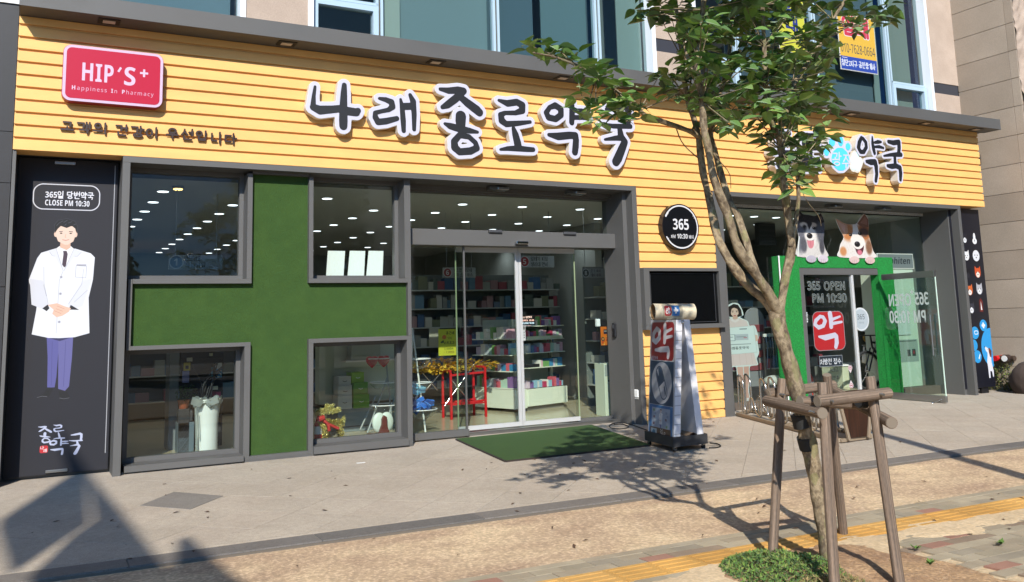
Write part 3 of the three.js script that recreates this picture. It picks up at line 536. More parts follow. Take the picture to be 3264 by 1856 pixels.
// pillar screen box
{
  const m = new MB(); m.box(7.425, 8.86, 2.075, 2.122, -0.02, 0.09, 0.003); m.box(7.425, 8.86, 1.268, 1.33, -0.02, 0.09, 0.003); m.box(7.425, 7.52, 1.33, 2.075, -0.02, 0.09, 0.003); m.box(8.77, 8.86, 1.33, 2.075, -0.02, 0.09, 0.003);
  const t = thing('display_case', 'black glossy display screen in a grey frame on the yellow pillar', 'screen', [8.14, 1.268, 0]); m.build('frame', M.frame, t);
  boxPart('screen', std(0x0a0b0c, 0.06), t, [7.52, 8.77, 1.33, 2.075, -0.02, 0.03]);
  new MB().box(7.57, 8.72, 1.355, 1.36, 0.03, 0.034).box(7.57, 8.72, 2.04, 2.045, 0.03, 0.034).box(7.57, 7.575, 1.36, 2.04, 0.03, 0.034).box(8.715, 8.72, 1.36, 2.04, 0.03, 0.034).build('bezel', M.frameDark, t);
}
// lights let into the soffit
[0.6, 2.46, 4.32, 6.18, 8.02, 9.88, 11.74, 13.6, 14.97].forEach((x, i) => {
  const t = thing('soffit_light', ['leftmost square soffit light, above the red sign', 'soffit light between the red sign and the first big letter', 'soffit light above the gap right of the second big letter', 'soffit light left of the leafy branch', 'soffit light just left of the tree stems', 'soffit light hidden behind the tree crown', 'soffit light above the blue paw sign', 'soffit light between the paw sign and the canopy end', 'last soffit light at the right end of the canopy'][i], 'soffit light', [x, 4.64, 0.16], 'square lights in the canopy soffit');
  new MB().box(x - 0.105, x + 0.105, 4.655, 4.664, 0.075, 0.25, 0.002).build('rim', M.black, t); new MB().box(x - 0.06, x + 0.06, 4.652, 4.657, 0.115, 0.205).build('lens', std(0xb9aea2, 0.4), t);
});
// floodlights under the window heads
[[5.34, 3.2, 'left floodlight under the frame above the sliding doors'], [6.55, 3.2, 'right floodlight under the frame above the sliding doors'], [11.58, 3.205, 'floodlight above the black and white dog'], [12.76, 3.205, 'floodlight above the tan and white dog']].forEach(([x, y, l]) => {
  const t = thing('floodlight', l + ', clear ribbed body', 'floodlight', [x, y - 0.06, -0.22], 'floodlights under the shop front head');
  const m = new MB(); m.box(x - 0.03, x + 0.14, y - 0.055, y - 0.012, -0.3, -0.14, 0.01); m.build('housing', M.steel, t);
  const f = new MB(); for (let k = 0; k < 7; k++) f.box(x - 0.14 + k * 0.017, x - 0.131 + k * 0.017, y - 0.05, y - 0.01, -0.28, -0.16); f.build('fins', M.steel, t);
  boxPart('bracket', M.frameDark, t, [x - 0.02, x + 0.02, y - 0.014, y + 0.006, -0.24, -0.2]);
});
{ const t = thing('jamb_lamp', 'small white box lamp low on the right jamb of the entrance', 'wall lamp', [7.385, 0.33, 0.0]); new MB().box(7.34, 7.41, 0.35, 0.47, -0.16, -0.06, 0.02).build('body', M.white, t); new MB().box(7.345, 7.405, 0.335, 0.35, -0.155, -0.065, 0.006).build('base', std(0xa5a39e, 0.5), t); }
{ const t = thing('intercom', 'slim black door reader on the right jamb of the entrance', 'door reader', [7.27, 1.15, -0.5]); new MB().box(7.255, 7.287, 1.17, 1.38, -0.5, -0.42, 0.015).build('body', M.black, t); new MB().box(7.252, 7.256, 1.3, 1.35, -0.48, -0.44).build('reader_face', M.frameDark, t); }
// ---------------------------------------------------------------- lettering and signs on the boards
const R2 = crop(800, 0, 2.349), R3 = crop(1600, 0, 2.349), R4 = crop(2400, 380, 5.122);
function trace3(c, z, chains) { // measured on the photograph, turned into metres on the wall plane z
  return chains.map((ch) => ch.map(([a, b, r]) => { const p = c(a, b, z), q = c(a, b + 10, z); return [p.x, p.y, r * p.distanceTo(q) / 10]; }));
}
function channelLetter(label, chains, depth, grow = 0.056, cell = 0.009) {
  const t = thing('channel_letter', label, 'sign letter', [0, 0, 0], 'brush-style letters of the big shop name');
  const xs = chains.flat(); t.position.set(xs.reduce((s, p) => s + p[0], 0) / xs.length, Math.min(...xs.map((p) => p[1])), 0.02);
  const m = extrude(traced(chains, grow, cell), depth - 0.02, 0.02, 0); for (const [x, y] of [xs[0], xs[xs.length - 1]]) m.box(x - 0.015, x + 0.015, y - 0.015, y + 0.015, -0.03, 0.03);
  m.build('body', M.letterWhite, t);
  const rim = extrude(traced(chains, grow - 0.004, cell), 0.003, depth); rim.build('front', M.letterFront, t);
  extrude(traced(chains, 0.007, cell * 0.8), 0.004, depth + 0.003).build('stroke', M.letterBlack, t);
  return t;
}
M.letterWhite = std(0xc0bbb0, 0.55); M.letterFront = std(0xb4b2bf, 0.35); M.letterBlack = std(0x17181c, 0.55);
const shop = [
  ['first big brush letter, two uprights joined by a cross stroke', R2, [[[478, 650, 6], [468, 720, 10], [463, 795, 16]], [[463, 803, 20], [515, 825, 29], [600, 820, 24], [660, 815, 23], [720, 832, 27], [785, 842, 26], [800, 830, 18]], [[697, 638, 14], [694, 700, 20], [690, 800, 25], [690, 900, 28], [690, 945, 26]]]],
  ['second big brush letter, small and low with a ladder-like right half', R2, [[[960, 738, 7], [1010, 748, 15], [1050, 765, 19], [1058, 800, 19], [1030, 823, 13], [975, 834, 11], [928, 845, 12], [930, 880, 18], [950, 914, 20], [1010, 908, 20], [1090, 888, 15]], [[1119, 745, 6], [1130, 800, 14], [1138, 900, 17], [1142, 980, 13]], [[1140, 798, 22], [1205, 796, 22]], [[1190, 712, 10], [1212, 760, 19], [1220, 850, 16], [1220, 970, 11]]]],
  ['third and tallest big brush letter with a roof-like top and a ring below', R2, [[[1415, 668, 9], [1480, 680, 20], [1550, 675, 23], [1590, 682, 22]], [[1580, 692, 22], [1530, 740, 25], [1470, 785, 23], [1432, 803, 12]], [[1560, 722, 20], [1620, 772, 27], [1690, 825, 30], [1708, 842, 27]], [[1570, 872, 38], [1568, 910, 37], [1572, 965, 28]], [[1450, 927, 7], [1490, 945, 20], [1560, 965, 23], [1640, 980, 17], [1695, 990, 7]], [[1560, 1012, 18], [1520, 1060, 22], [1525, 1105, 26], [1560, 1138, 22], [1640, 1132, 24], [1690, 1110, 20], [1680, 1070, 15], [1630, 1025, 16], [1560, 1012, 18]]]],
  ['fourth big brush letter with a flat foot stroke under a curved top', R3, [[[-25, 752, 7], [40, 775, 21], [110, 765, 21], [150, 788, 23], [150, 828, 22], [100, 846, 14], [20, 846, 12], [-10, 862, 19], [-2, 905, 23], [30, 930, 19], [110, 925, 16], [210, 914, 9]], [[85, 962, 12], [100, 1010, 23], [115, 1070, 26], [120, 1098, 26]], [[-12, 1120, 6], [40, 1113, 13], [120, 1112, 19], [190, 1119, 16], [232, 1121, 14]]]],
  ['fifth big brush letter, a ring and an upright over a hooked stroke', R3, [[[398, 790, 20], [440, 818, 20], [440, 862, 20], [400, 892, 20], [347, 880, 20], [330, 845, 17], [355, 805, 14], [398, 790, 20]], [[522, 772, 17], [523, 850, 20], [521, 918, 18]], [[540, 830, 12], [590, 830, 14], [640, 832, 9]], [[540, 880, 14], [600, 880, 14], [650, 892, 8]], [[350, 1010, 10], [420, 1022, 25], [500, 1014, 24], [548, 1015, 22], [553, 1050, 22], [550, 1100, 23], [545, 1140, 22]]]],
  ['sixth big brush letter, half behind leaves, with a long slanting tail', R3, [[[780, 818, 10], [850, 812, 20], [920, 800, 22], [945, 820, 24], [945, 880, 24], [940, 925, 22]], [[750, 930, 7], [830, 945, 14], [960, 947, 15]], [[880, 962, 16], [888, 1010, 23]], [[770, 1045, 6], [850, 1035, 15], [900, 1032, 20], [918, 1064, 24], [895, 1120, 29], [868, 1185, 33], [852, 1212, 30]]]],
];
for (const [l, c, ch] of shop) channelLetter(l + '', trace3(c, 0.1, ch), 0.1);
{ // the second shop name, smaller and thicker
  const z = 0.16, g = 0.042, oval = (x, y, rx, ry, f = 1) => { const o = [], n = 10; for (let i = 0; i <= n; i++) { const a = i / n * Math.PI * 2; o.push([x + (rx - Math.min(rx, ry) * 0.5) * Math.cos(a), y + (ry - Math.min(rx, ry) * 0.5) * Math.sin(a), Math.min(rx, ry) * 0.5]); } o.push([x, y, Math.min(rx, ry) * 0.5]); return o; };
  const hid = (ch, a0, b0, w, h) => syllable(ch).map((s) => s.map(([a, b]) => [a0 + a * w, b0 + b * h, 28]));
  channelLetter('first letter of the right shop name, behind the leaves and stem', trace3(R4, z, hid('동', 330, 190, 330, 650)), z, g, 0.011);
  channelLetter('second letter of the right shop name, left of the blue paw', trace3(R4, z, hid('물', 720, 220, 450, 640)), z, g, 0.011);
  channelLetter('letter right of the blue paw, a ring over a hooked stroke', trace3(R4, z, [[[1770, 305, 24], [1735, 380, 30], [1722, 465, 30], [1755, 535, 28], [1808, 535, 28], [1850, 460, 26], [1842, 380, 26], [1800, 322, 24], [1770, 305, 24]], [[1946, 290, 8], [1952, 400, 24], [1970, 500, 28], [1984, 556, 24]], [[1988, 382, 15], [2040, 372, 25], [2088, 372, 14]], [[1990, 452, 14], [2060, 450, 21], [2128, 470, 13]], [[1855, 690, 22], [1920, 702, 42], [1990, 700, 42], [2008, 760, 36], [2020, 900, 27], [2005, 1010, 23]]]), z, g, 0.009);
  channelLetter('last letter of the right shop name at the far right', trace3(R4, z, [[[2212, 368, 24], [2290, 387, 34], [2380, 374, 34], [2385, 470, 32], [2378, 560, 28]], [[2138, 600, 10], [2250, 582, 22], [2350, 577, 32], [2415, 581, 30]], [[2315, 625, 25], [2320, 715, 28]], [[2200, 762, 22], [2260, 772, 36], [2330, 762, 36], [2398, 792, 34], [2410, 880, 32], [2408, 990, 23]]]), z, g, 0.009);
  const paw = trace3(R4, z, [oval(1425, 655, 165, 190), [[1425, 655, 120]], oval(1200, 525, 50, 78), oval(1290, 380, 58, 66), oval(1430, 365, 50, 80), oval(1550, 450, 46, 60)]);
  const t = thing('paw_sign', 'sky blue paw print sign with white rim between the right letters', 'sign', [paw[0][0][0], 3.4, 0.02], 0);
  extrude(traced(paw, g, 0.01), z - 0.02, 0.02).build('body', M.letterWhite, t); extrude(traced(paw, g - 0.004, 0.01), 0.003, z).build('front', M.letterFront, t);
  const blue = std(0x4cb6e6, 0.4); paw.forEach((c, i) => { if (i !== 1) extrude(traced(i ? [c] : [c, paw[1]], 0, 0.008), 0.004, z + 0.003).build(i ? 'toe' : 'pad', blue, t); });
  const w = trace3(R4, z, [hid('광', 1290, 540, 150, 230), hid('주', 1450, 570, 130, 240)].flat().map((s) => s.map((p) => [p[0], p[1], 11])));
  extrude(traced(w, 0, 0.006), 0.003, z + 0.007).build('writing', M.letterFront, t);
  const puff = trace3(R4, z * 0.9, [[[1680, 600, 60], [1660, 680, 80]], [[1740, 690, 55], [1700, 780, 65]], [[1640, 780, 50]]]);
  const q = thing('puff_sign', 'pale icy blue cloud-shaped sign just right of the paw', 'sign', [puff[0][0][0], 3.4, 0.02]);
  extrude(traced(puff, 0.03, 0.01), z * 0.9 - 0.02, 0.02).build('body', M.letterWhite, q); extrude(traced(puff, 0, 0.01), 0.004, z * 0.9).build('front', std(0xbfe3ec, 0.4), q);
}
{ // slogan
  const c = crop(0, 0, 2.349), spec = [['고', 455, 550, 905, 980], ['객', 575, 680, 910, 1000], ['의', 700, 800, 915, 1005], ['건', 865, 955, 930, 1020], ['강', 980, 1080, 940, 1030], ['이', 1090, 1185, 950, 1035], ['우', 1245, 1335, 955, 1040], ['선', 1355, 1450, 962, 1052], ['입', 1465, 1555, 975, 1057], ['니', 1580, 1660, 985, 1075], ['다', 1680, 1775, 995, 1080]];
  const a = c(455, 990, 0.05), t = thing('slogan_lettering', 'row of small thin black letters under the red sign', 'sign lettering', [a.x, a.y - 0.2, 0.03]);
  for (const [ch, x0, x1, y0, y1] of spec) { const p = c(x0, y0, 0.03), q = c(x1, y1, 0.03), m = extrude(traced(strokesOf(ch, p.x, p.y, q.x - p.x, p.y - q.y, 0.0095), 0, 0.005), 0.014, 0.016); m.box(p.x + 0.1, p.x + 0.112, p.y - 0.06, p.y - 0.05, -0.03, 0.03); m.build('letter', std(0x2c1a14, 0.5), t); }
}
{ // red light box
  const c = crop(180, 100, 4.853), z = 0.11, a = c(75, 1050, z), b = c(1640, 1190, z), tl = c(105, 190, z), x0 = (a.x + tl.x) / 2, x1 = c(1648, 760, z).x, y0 = c(850, 1128, z).y, y1 = c(860, 268, z).y;
  const t = thing('red_sign_box', 'red light box sign with a pale rim and white lettering', 'sign', [(x0 + x1) / 2, y0, 0]);
  const rs = (d) => { const s = new THREE.Shape(), r = 0.085 - d; s.moveTo(x0 + d + r, y0 + d); s.lineTo(x1 - d - r, y0 + d); s.absarc(x1 - d - r, y0 + d + r, r, -Math.PI / 2, 0); s.lineTo(x1 - d, y1 - d - r); s.absarc(x1 - d - r, y1 - d - r, r, 0, Math.PI / 2); s.lineTo(x0 + d + r, y1 - d); s.absarc(x0 + d + r, y1 - d - r, r, Math.PI / 2, Math.PI); s.lineTo(x0 + d, y0 + d + r); s.absarc(x0 + d + r, y0 + d + r, r, Math.PI, Math.PI * 1.5); return s; };
  extrude([rs(0)], z - 0.006, 0).build('case', std(0x8e1526, 0.35), t);
  extrude([rs(0.004)], 0.006, z - 0.006).build('rim', std(0xb89fb2, 0.35), t);
  const W = x1 - x0, H = y1 - y0, map = canvas(1024, 584, (x, w, h) => {
    x.fillStyle = '#d02440'; x.fillRect(0, 0, w, h); x.fillStyle = '#ecd0e4'; x.font = 'bold 232px sans-serif'; x.textBaseline = 'alphabetic';
    const put = (s, px, py, sc) => { x.save(); x.translate(px, py); x.scale(sc, 1); x.fillText(s, 0, 0); x.restore(); };
    fit(x, 'HIP', 150, 372, 365, 292, 1); fit(x, 'S', 610, 378, 150, 300, 1); x.save(); x.translate(560, 215); x.rotate(0.5); x.fillRect(-8, -45, 24, 62); x.restore();
    x.fillRect(796, 206, 92, 24); x.fillRect(830, 172, 24, 92);
    let px = 62; for (const [s, big] of [['H', 1], ['appiness', 0], ['I', 1], ['n', 0], ['P', 1], ['harmacy', 0]]) { if (s === 'I' || s === 'P') px += 34; x.font = (big ? 'bold ' : '') + '66px sans-serif'; x.globalAlpha = big ? 1 : 0.85; for (const k of s) { x.fillText(k, px, 486); px += x.measureText(k).width * 1.1 + 5; } } x.globalAlpha = 1;
  });
  const g = new THREE.ShapeGeometry(rs(0.032), 8), p = g.attributes.position, uv = g.attributes.uv; for (let i = 0; i < p.count; i++) { uv.setXY(i, (p.getX(i) - x0 - 0.032) / (W - 0.064), (p.getY(i) - y0 - 0.032) / (H - 0.064)); }
  const m = new MB(); m.keepUV = true; m.add(g, M4().makeTranslation(0, 0, z + 0.002)).build('face', print(map, 0.3), t);
}
{ // round sign on the pillar
  const x = 8.11, y = 2.705, r = 0.33, t = thing('round_sign', 'round black sign on the pillar with a broken white rim', 'sign', [x, y - r, 0]);
  new MB().cyl(V(x, y, 0), V(x, y, 0.095), r, r, 48).build('case', std(0x1b1a1c, 0.35), t);
  const map = canvas(768, 768, (c) => {
    c.fillStyle = '#17181c'; c.fillRect(0, 0, 768, 768); c.textBaseline = 'alphabetic';
    c.strokeStyle = c.fillStyle = '#f0eeee'; c.lineCap = 'round'; c.lineWidth = 24; c.beginPath(); c.arc(384, 384, 355, -2.62, 2.62); c.stroke(); c.lineWidth = 34; c.beginPath(); c.arc(384, 384, 352, -2.62, -2.4); c.stroke();
    c.lineWidth = 9; for (const a of [-2.45, -.62, -.5, .75, 2.5]) { c.beginPath(); c.moveTo(384 + 330 * Math.cos(a), 384 + 330 * Math.sin(a)); c.lineTo(384 + 352 * Math.cos(a + .05), 384 + 352 * Math.sin(a + .05)); c.stroke(); }
    fit(c, '365', 212, 430, 350, 250, 1);
    text(c, '저녁', 165, 518, 62, '#f0eeee', 0.13, { squeeze: 0.8 }); fit(c, '10:30', 288, 580, 232, 108, 1); text(c, '까지', 540, 518, 64, '#f0eeee', 0.13, { squeeze: 0.88 });
  });
  const g = new THREE.CircleGeometry(r - 0.004, 48), m = new MB(); m.keepUV = true; m.add(g, M4().makeTranslation(x, y, 0.097)).build('face', print(map, 0.28), t);
}
// ---------------------------------------------------------------- left banner with the pharmacist
const man = (c, s) => { // a figure in a white coat, s = unit, drawn from the middle of the head down
  const P = (pts, f) => poly2(c, pts.map(([a, b]) => [a * s, b * s]), f), ln = (pts, w = 1.2, col = '#8f8f98') => { c.strokeStyle = col; c.lineWidth = w * s; c.beginPath(); pts.forEach(([a, b], i) => i ? c.lineTo(a * s, b * s) : c.moveTo(a * s, b * s)); c.stroke(); }, bl = (x, y, rx, ry, f, r) => blob(c, x * s, y * s, rx * s, ry * s, f, r);
  P([[-62, 520], [-10, 520], [-2, 560], [-8, 740], [-14, 792], [-48, 790], [-52, 640]], '#5d5c9c'); P([[-8, 520], [62, 520], [60, 640], [52, 790], [34, 812], [2, 800], [-4, 620]], '#68669f'); ln([[-34, 560], [-30, 780]], 2, '#4b4a85'); ln([[28, 560], [26, 790]], 2, '#4b4a85'); P([[-60, 512], [62, 512], [60, 540], [0, 560], [-58, 540]], '#35345e');
  P([[-50, 795], [-20, 800], [-40, 838], [-95, 842], [-60, 815]], '#101014'); P([[5, 812], [45, 818], [60, 850], [15, 862]], '#101014'); ln([[-92, 838], [-70, 832], [-46, 836]], 2, '#77777f'); ln([[10, 846], [30, 852], [56, 848]], 2, '#77777f');
  P([[-40, 92], [-120, 128], [-140, 170], [-178, 330], [-176, 352], [-148, 448], [-128, 470], [-132, 560], [-150, 738], [-60, 768], [0, 772], [80, 768], [160, 740], [148, 470], [168, 330], [174, 160], [150, 128], [60, 92], [10, 150]].map(([a, b]) => [a * 0.86, b * 0.68 + 20]), '#ecedf2');
  P([[-35, 84], [-18, 70], [32, 70], [48, 84], [14, 176]], '#f6f4f4'); P([[-2, 96], [14, 96], [20, 112], [14, 176], [6, 182], [-4, 168], [0, 112]], '#4b3a48'); P([[-35, 84], [-66, 100], [-52, 122], [-40, 124], [2, 200], [-6, 172]], '#e3e4ea'); P([[48, 84], [84, 102], [66, 124], [52, 124], [6, 200], [14, 172]], '#e3e4ea');
  ln([[-35, 84], [2, 200], [-14, 250], [-18, 520]]); ln([[48, 84], [6, 200]]); ln([[-66, 100], [-52, 122], [-40, 124]]); ln([[84, 102], [66, 124], [52, 124]]); ln([[62, 172], [112, 176], [110, 236], [60, 232], [62, 172]], 1.4); c.fillStyle = '#a4a2aa'; c.fillRect(64 * s, 166 * s, 46 * s, 7 * s);
  for (const y of [232, 318, 462]) { bl(-6, y, 7, 7, '#c2c2ca'); bl(-6, y, 4, 4, '#9b9ba6'); }
  P([[-150, 240], [-90, 250], [-60, 376], [-82, 396], [-136, 372]], '#dedfe7'); P([[140, 240], [96, 250], [30, 372], [44, 400], [100, 384]], '#e2e3ea'); ln([[-88, 180], [-84, 262], [-60, 370]]); ln([[98, 190], [92, 270], [34, 370]]); ln([[-86, 270], [-70, 330]]); ln([[120, 300], [60, 362]]); P([[-86, 392], [-62, 372], [-54, 392], [-66, 406]], '#1c1c24'); P([[36, 400], [44, 376], [84, 402]], '#1c1c24');
  P([[-62, 374], [-20, 366], [20, 384], [46, 392], [36, 412], [6, 432], [-20, 438], [-40, 420], [-34, 400]], '#eec3ab'); ln([[-20, 380], [16, 396]], 1.6, '#b98a76'); ln([[-32, 404], [2, 420]], 1.6, '#b98a76'); ln([[-24, 394], [8, 408]], 1.6, '#b98a76');
  P([[-16, 40], [30, 40], [32, 78], [14, 92], [-18, 78]], '#e5bca2'); bl(-40, 8, 8, 16, '#edc8b2'); bl(54, 8, 8, 16, '#edc8b2');
  P([[-38, -34], [-40, 14], [-28, 46], [4, 64], [18, 64], [44, 46], [54, 12], [52, -34]], '#f3d3bf'); P([[-44, 4], [-46, -40], [-30, -62], [10, -72], [48, -58], [60, -30], [58, 2], [50, -22], [34, -36], [10, -24], [-18, -34], [-32, -18]], '#0a0a0e'); for (const q of [[-30, -46, -8, -62], [-6, -52, 12, -66], [16, -50, 34, -58], [40, -40, 52, -46], [-38, -34, -30, -44], [0, -36, 8, -46]]) ln([[q[0], q[1]], [q[2], q[3]]], 2.2, '#565a68'); ln([[-46, 2], [-48, -40], [-31, -64], [10, -74], [49, -60], [62, -30], [60, 2]], 1.6, '#3c3e4a');
  ln([[-24, -4], [-8, -6]], 3, '#2a221f'); ln([[22, -6], [40, -4]], 3, '#2a221f'); bl(-15, 4, 6, 3, '#2a1d18'); bl(30, 4, 6, 3, '#2a1d18'); ln([[8, 8], [4, 24], [10, 26]], 1.6, '#c99a82'); ln([[-8, 38], [8, 41], [24, 37]], 2.6, '#b5655c');
};
const brush = (c, list, col) => { c.fillStyle = c.strokeStyle = col; c.lineCap = c.lineJoin = 'round'; for (const ch of list) for (let i = 0; i + 1 < ch.length; i++) { const [a, b, r] = ch[i], [d, e, q] = ch[i + 1], n = 10; for (let k = 0; k <= n; k++) { const t = k / n; c.beginPath(); c.arc(a + (d - a) * t, b + (e - b) * t, r + (q - r) * t, 0, 7); c.fill(); } } };
const jong = shop[2][2], ro = shop[3][2], yak = shop[4][2], guk = shop[5][2];
const calli = (c, x, y, s, col) => { // the four brush letters of the name, stacked two by two
  const go = (st, a0, b0, ox, oy, k, m = k) => brush(c, st.map((h) => h.map(([a, b, r]) => [x + ((a - a0) * k + ox) * s, y + ((b - b0) * m + oy) * s, r * k * s * 0.85])), col);
  go(jong, 1410, 668, 5, 15, .66, .56); go(ro, -25, 752, 235, 0, .68, .62); go(yak, 330, 772, 190, 245, .88, .66); go(guk, 750, 800, 480, 175, .95, .78);
};
{
  const t = thing('pharmacist_banner', 'tall black banner panel printed with a man in a white coat', 'banner', [0.305, 0.03, -0.36]);
  new MB().box(-0.17, 0.775, 0.03, 3.255, -0.4, -0.342, 0.003).build('panel', M.black, t);
  const map = canvas(600, 2048, (c, W, H) => {
    c.fillStyle = '#191923'; c.fillRect(0, 0, W, H);
    c.strokeStyle = '#dcdce4'; c.lineWidth = 7; rrect(c, 92, 168, 400, 168, 60); c.stroke();
    text(c, '365일 당번약국', 160, 212, 50, '#eeeef4', 0.13, { bold: 1, squeeze: 0.84 }); fit(c, 'CLOSE PM 10:30', 160, 310, 272, 52, 1, '#eeeef4');
    c.save(); c.translate(285, 490); man(c, 1.28); c.restore();
    calli(c, 180, 1742, 0.385, '#c3c9e2'); rrect(c, 196, 1868, 48, 46, 10); c.fillStyle = '#c8252c'; c.fill(); text(c, '나', 200, 1870, 22, '#f2e9ea', 0.14); text(c, '래', 218, 1888, 22, '#f2e9ea', 0.14);
  });
  const x0 = -0.165, x1 = 0.77; sheet('print', V(x0, 0.04, -0.3405), V(x1, 0.04, -0.3405), V(x0, 3.25, -0.3405), print(map, 0.7), t);
  new MB().box(0.74, 0.748, 0.2, 3.22, -0.34, -0.336).build('edge_trim', std(0x8d8d90, 0.4), t);
  new MB().box(0.16, 0.36, 3.2, 3.235, -0.342, -0.32, 0.006).build('clip', M.steel, t); new MB().box(0.2, 0.4, 0.05, 0.08, -0.342, -0.32, 0.006).build('clip', M.steel, t);
}
// right banner with animal heads
{
  const t = thing('animal_banner', 'narrow black banner printed with animal heads and a sitting dog', 'banner', [14.9, 0.05, -0.17]);
  new MB().box(14.42, 15.275, 0.05, 3.24, -0.2, -0.152, 0.003).build('panel', M.black, t);
  const map = canvas(512, 1900, (c, W, H) => {
    c.fillStyle = '#191a24'; c.fillRect(0, 0, W, H);
    const head = (x, y, r, f, f2, ear, kind) => { if (ear) { poly2(c, [[x - r, y - r * .2], [x - r * .9, y - r * 1.5], [x - r * .2, y - r * .8]], f); poly2(c, [[x + r, y - r * .2], [x + r * .9, y - r * 1.5], [x + r * .2, y - r * .8]], f); } blob(c, x, y, r, r * 1.05, f); if (f2) blob(c, x, y + r * .4, r * .62, r * .62, f2); blob(c, x - r * .36, y - r * .1, r * .11, r * .13, '#14141a'); blob(c, x + r * .36, y - r * .1, r * .11, r * .13, '#14141a'); blob(c, x, y + r * .36, r * .16, r * .12, '#14141a'); };
    const L = 228, R = 395; head(L, 320, 46, '#26262e', '#eeeeee', 1); blob(c, R, 300, 20, 44, '#f0f0f0'); blob(c, R, 345, 38, 34, '#f0f0f0'); blob(c, R, 340, 8, 12, '#888'); head(L, 510, 46, '#eeeeee', 0, 1); head(R, 505, 58, '#e8e8ec', 0, 0); head(L, 700, 46, '#101016', '#2c2c34', 1); head(R, 690, 50, '#d4562a', '#f4e8dc', 1); head(L, 880, 48, '#d86a34', '#f4efe8', 1); head(R, 870, 50, '#b9b9bf', '#ededed', 1); head(L, 1070, 50, '#3a3a44', '#efeff2', 1); poly2(c, [[R - 30, 1110], [R - 26, 990], [R + 4, 960], [R + 34, 1000], [R + 30, 1110]], '#6e231e'); poly2(c, [[R - 8, 1090], [R, 990], [R + 16, 1090]], '#f0ece8');
    const disc = (x, y, r) => blob(c, x, y, r, r, '#2f9fe0'); disc(400, 1255, 62); c.fillStyle = '#f4f6f8'; c.fillRect(388, 1225, 24, 60); c.fillRect(370, 1243, 60, 24); disc(245, 1330, 66); rrect(c, 235, 1310, 60, 34, 14); c.strokeStyle = '#f4f6f8'; c.lineWidth = 8; c.stroke(); disc(205, 1460, 62); disc(250, 1580, 66); poly2(c, [[262, 1600], [292, 1550], [300, 1560], [280, 1610]], '#f4f6f8');
    c.save(); c.beginPath(); c.rect(0, 0, W, H); c.clip(); blob(c, 500, 1490, 170, 205, '#2f9fe0'); c.restore();
    poly2(c, [[398, 1478], [440, 1500], [468, 1510], [480, 1560], [478, 1640], [500, 1740], [496, 1800], [480, 1802], [470, 1744], [440, 1740], [436, 1810], [412, 1812], [410, 1700], [404, 1640], [420, 1580], [424, 1548], [396, 1520], [386, 1490]], '#e9e8ee'); poly2(c, [[444, 1500], [470, 1496], [496, 1530], [486, 1600], [462, 1590], [450, 1550]], '#6b3a2b'); blob(c, 388, 1484, 8, 7, '#1a1a1e'); blob(c, 430, 1510, 4, 4, '#1a1a1e');
  });
  sheet('print', V(14.425, 0.06, -0.15), V(15.27, 0.06, -0.15), V(14.425, 3.235, -0.15), print(map, 0.4), t);
  new MB().box(14.9, 15.1, -0.06, 0.055, -0.22, -0.18).build('foot', M.black, t);
}
// sheets stuck in the upper windows
{
  const map = canvas(512, 560, (c, W, H) => {
    c.fillStyle = '#efc04a'; c.fillRect(0, 0, W, H); text(c, '임대', 60, 20, 190, '#ece6ee', 0.27); text(c, '임대', 60, 20, 190, '#d8415a', 0.19);
    fit(c, '010-7628-0664', 16, 385, 478, 122, 0, '#3b4a5c');
    c.fillStyle = '#2f4fae'; c.fillRect(0, 425, W, 135); c.fillStyle = '#dcd7e0'; c.fillRect(20, 436, 76, 7); text(c, '첨단2지구 공인중개사', 14, 458, 64, '#e6e9f4', 0.14, { bold: 1, squeeze: 0.74 });
    c.strokeStyle = '#d9d4c0'; c.lineWidth = 5; c.strokeRect(3, 3, W - 6, H - 6);
  });
  const t = thing('rent_sheet', 'yellow and blue letting notice in the upper right window', 'notice', [13.2, 5.79, -0.79]);
  new MB().box(12.7, 13.68, 5.79, 6.86, -0.797, -0.79).build('board', M.whiteMatt, t); sheet('print', V(12.705, 5.795, -0.788), V(13.675, 5.795, -0.788), V(12.705, 6.855, -0.788), print(map, 0.5), t);
  const map2 = canvas(256, 512, (c, W, H) => { c.fillStyle = '#d9d84a'; c.fillRect(0, 0, W, H); text(c, '임', 70, 40, 130, '#2c3a8a', 0.16); text(c, '대', 70, 190, 130, '#2c3a8a', 0.16); });
  const u = thing('rent_sheet', 'lemon yellow letting notice half hidden by the tree crown', 'notice', [11.55, 5.95, -0.79]);
  new MB().box(11.22, 11.86, 5.95, 7.0, -0.797, -0.79).build('board', M.whiteMatt, u); sheet('print', V(11.225, 5.955, -0.788), V(11.855, 5.955, -0.788), V(11.225, 6.995, -0.788), print(map2, 0.5), u);
}
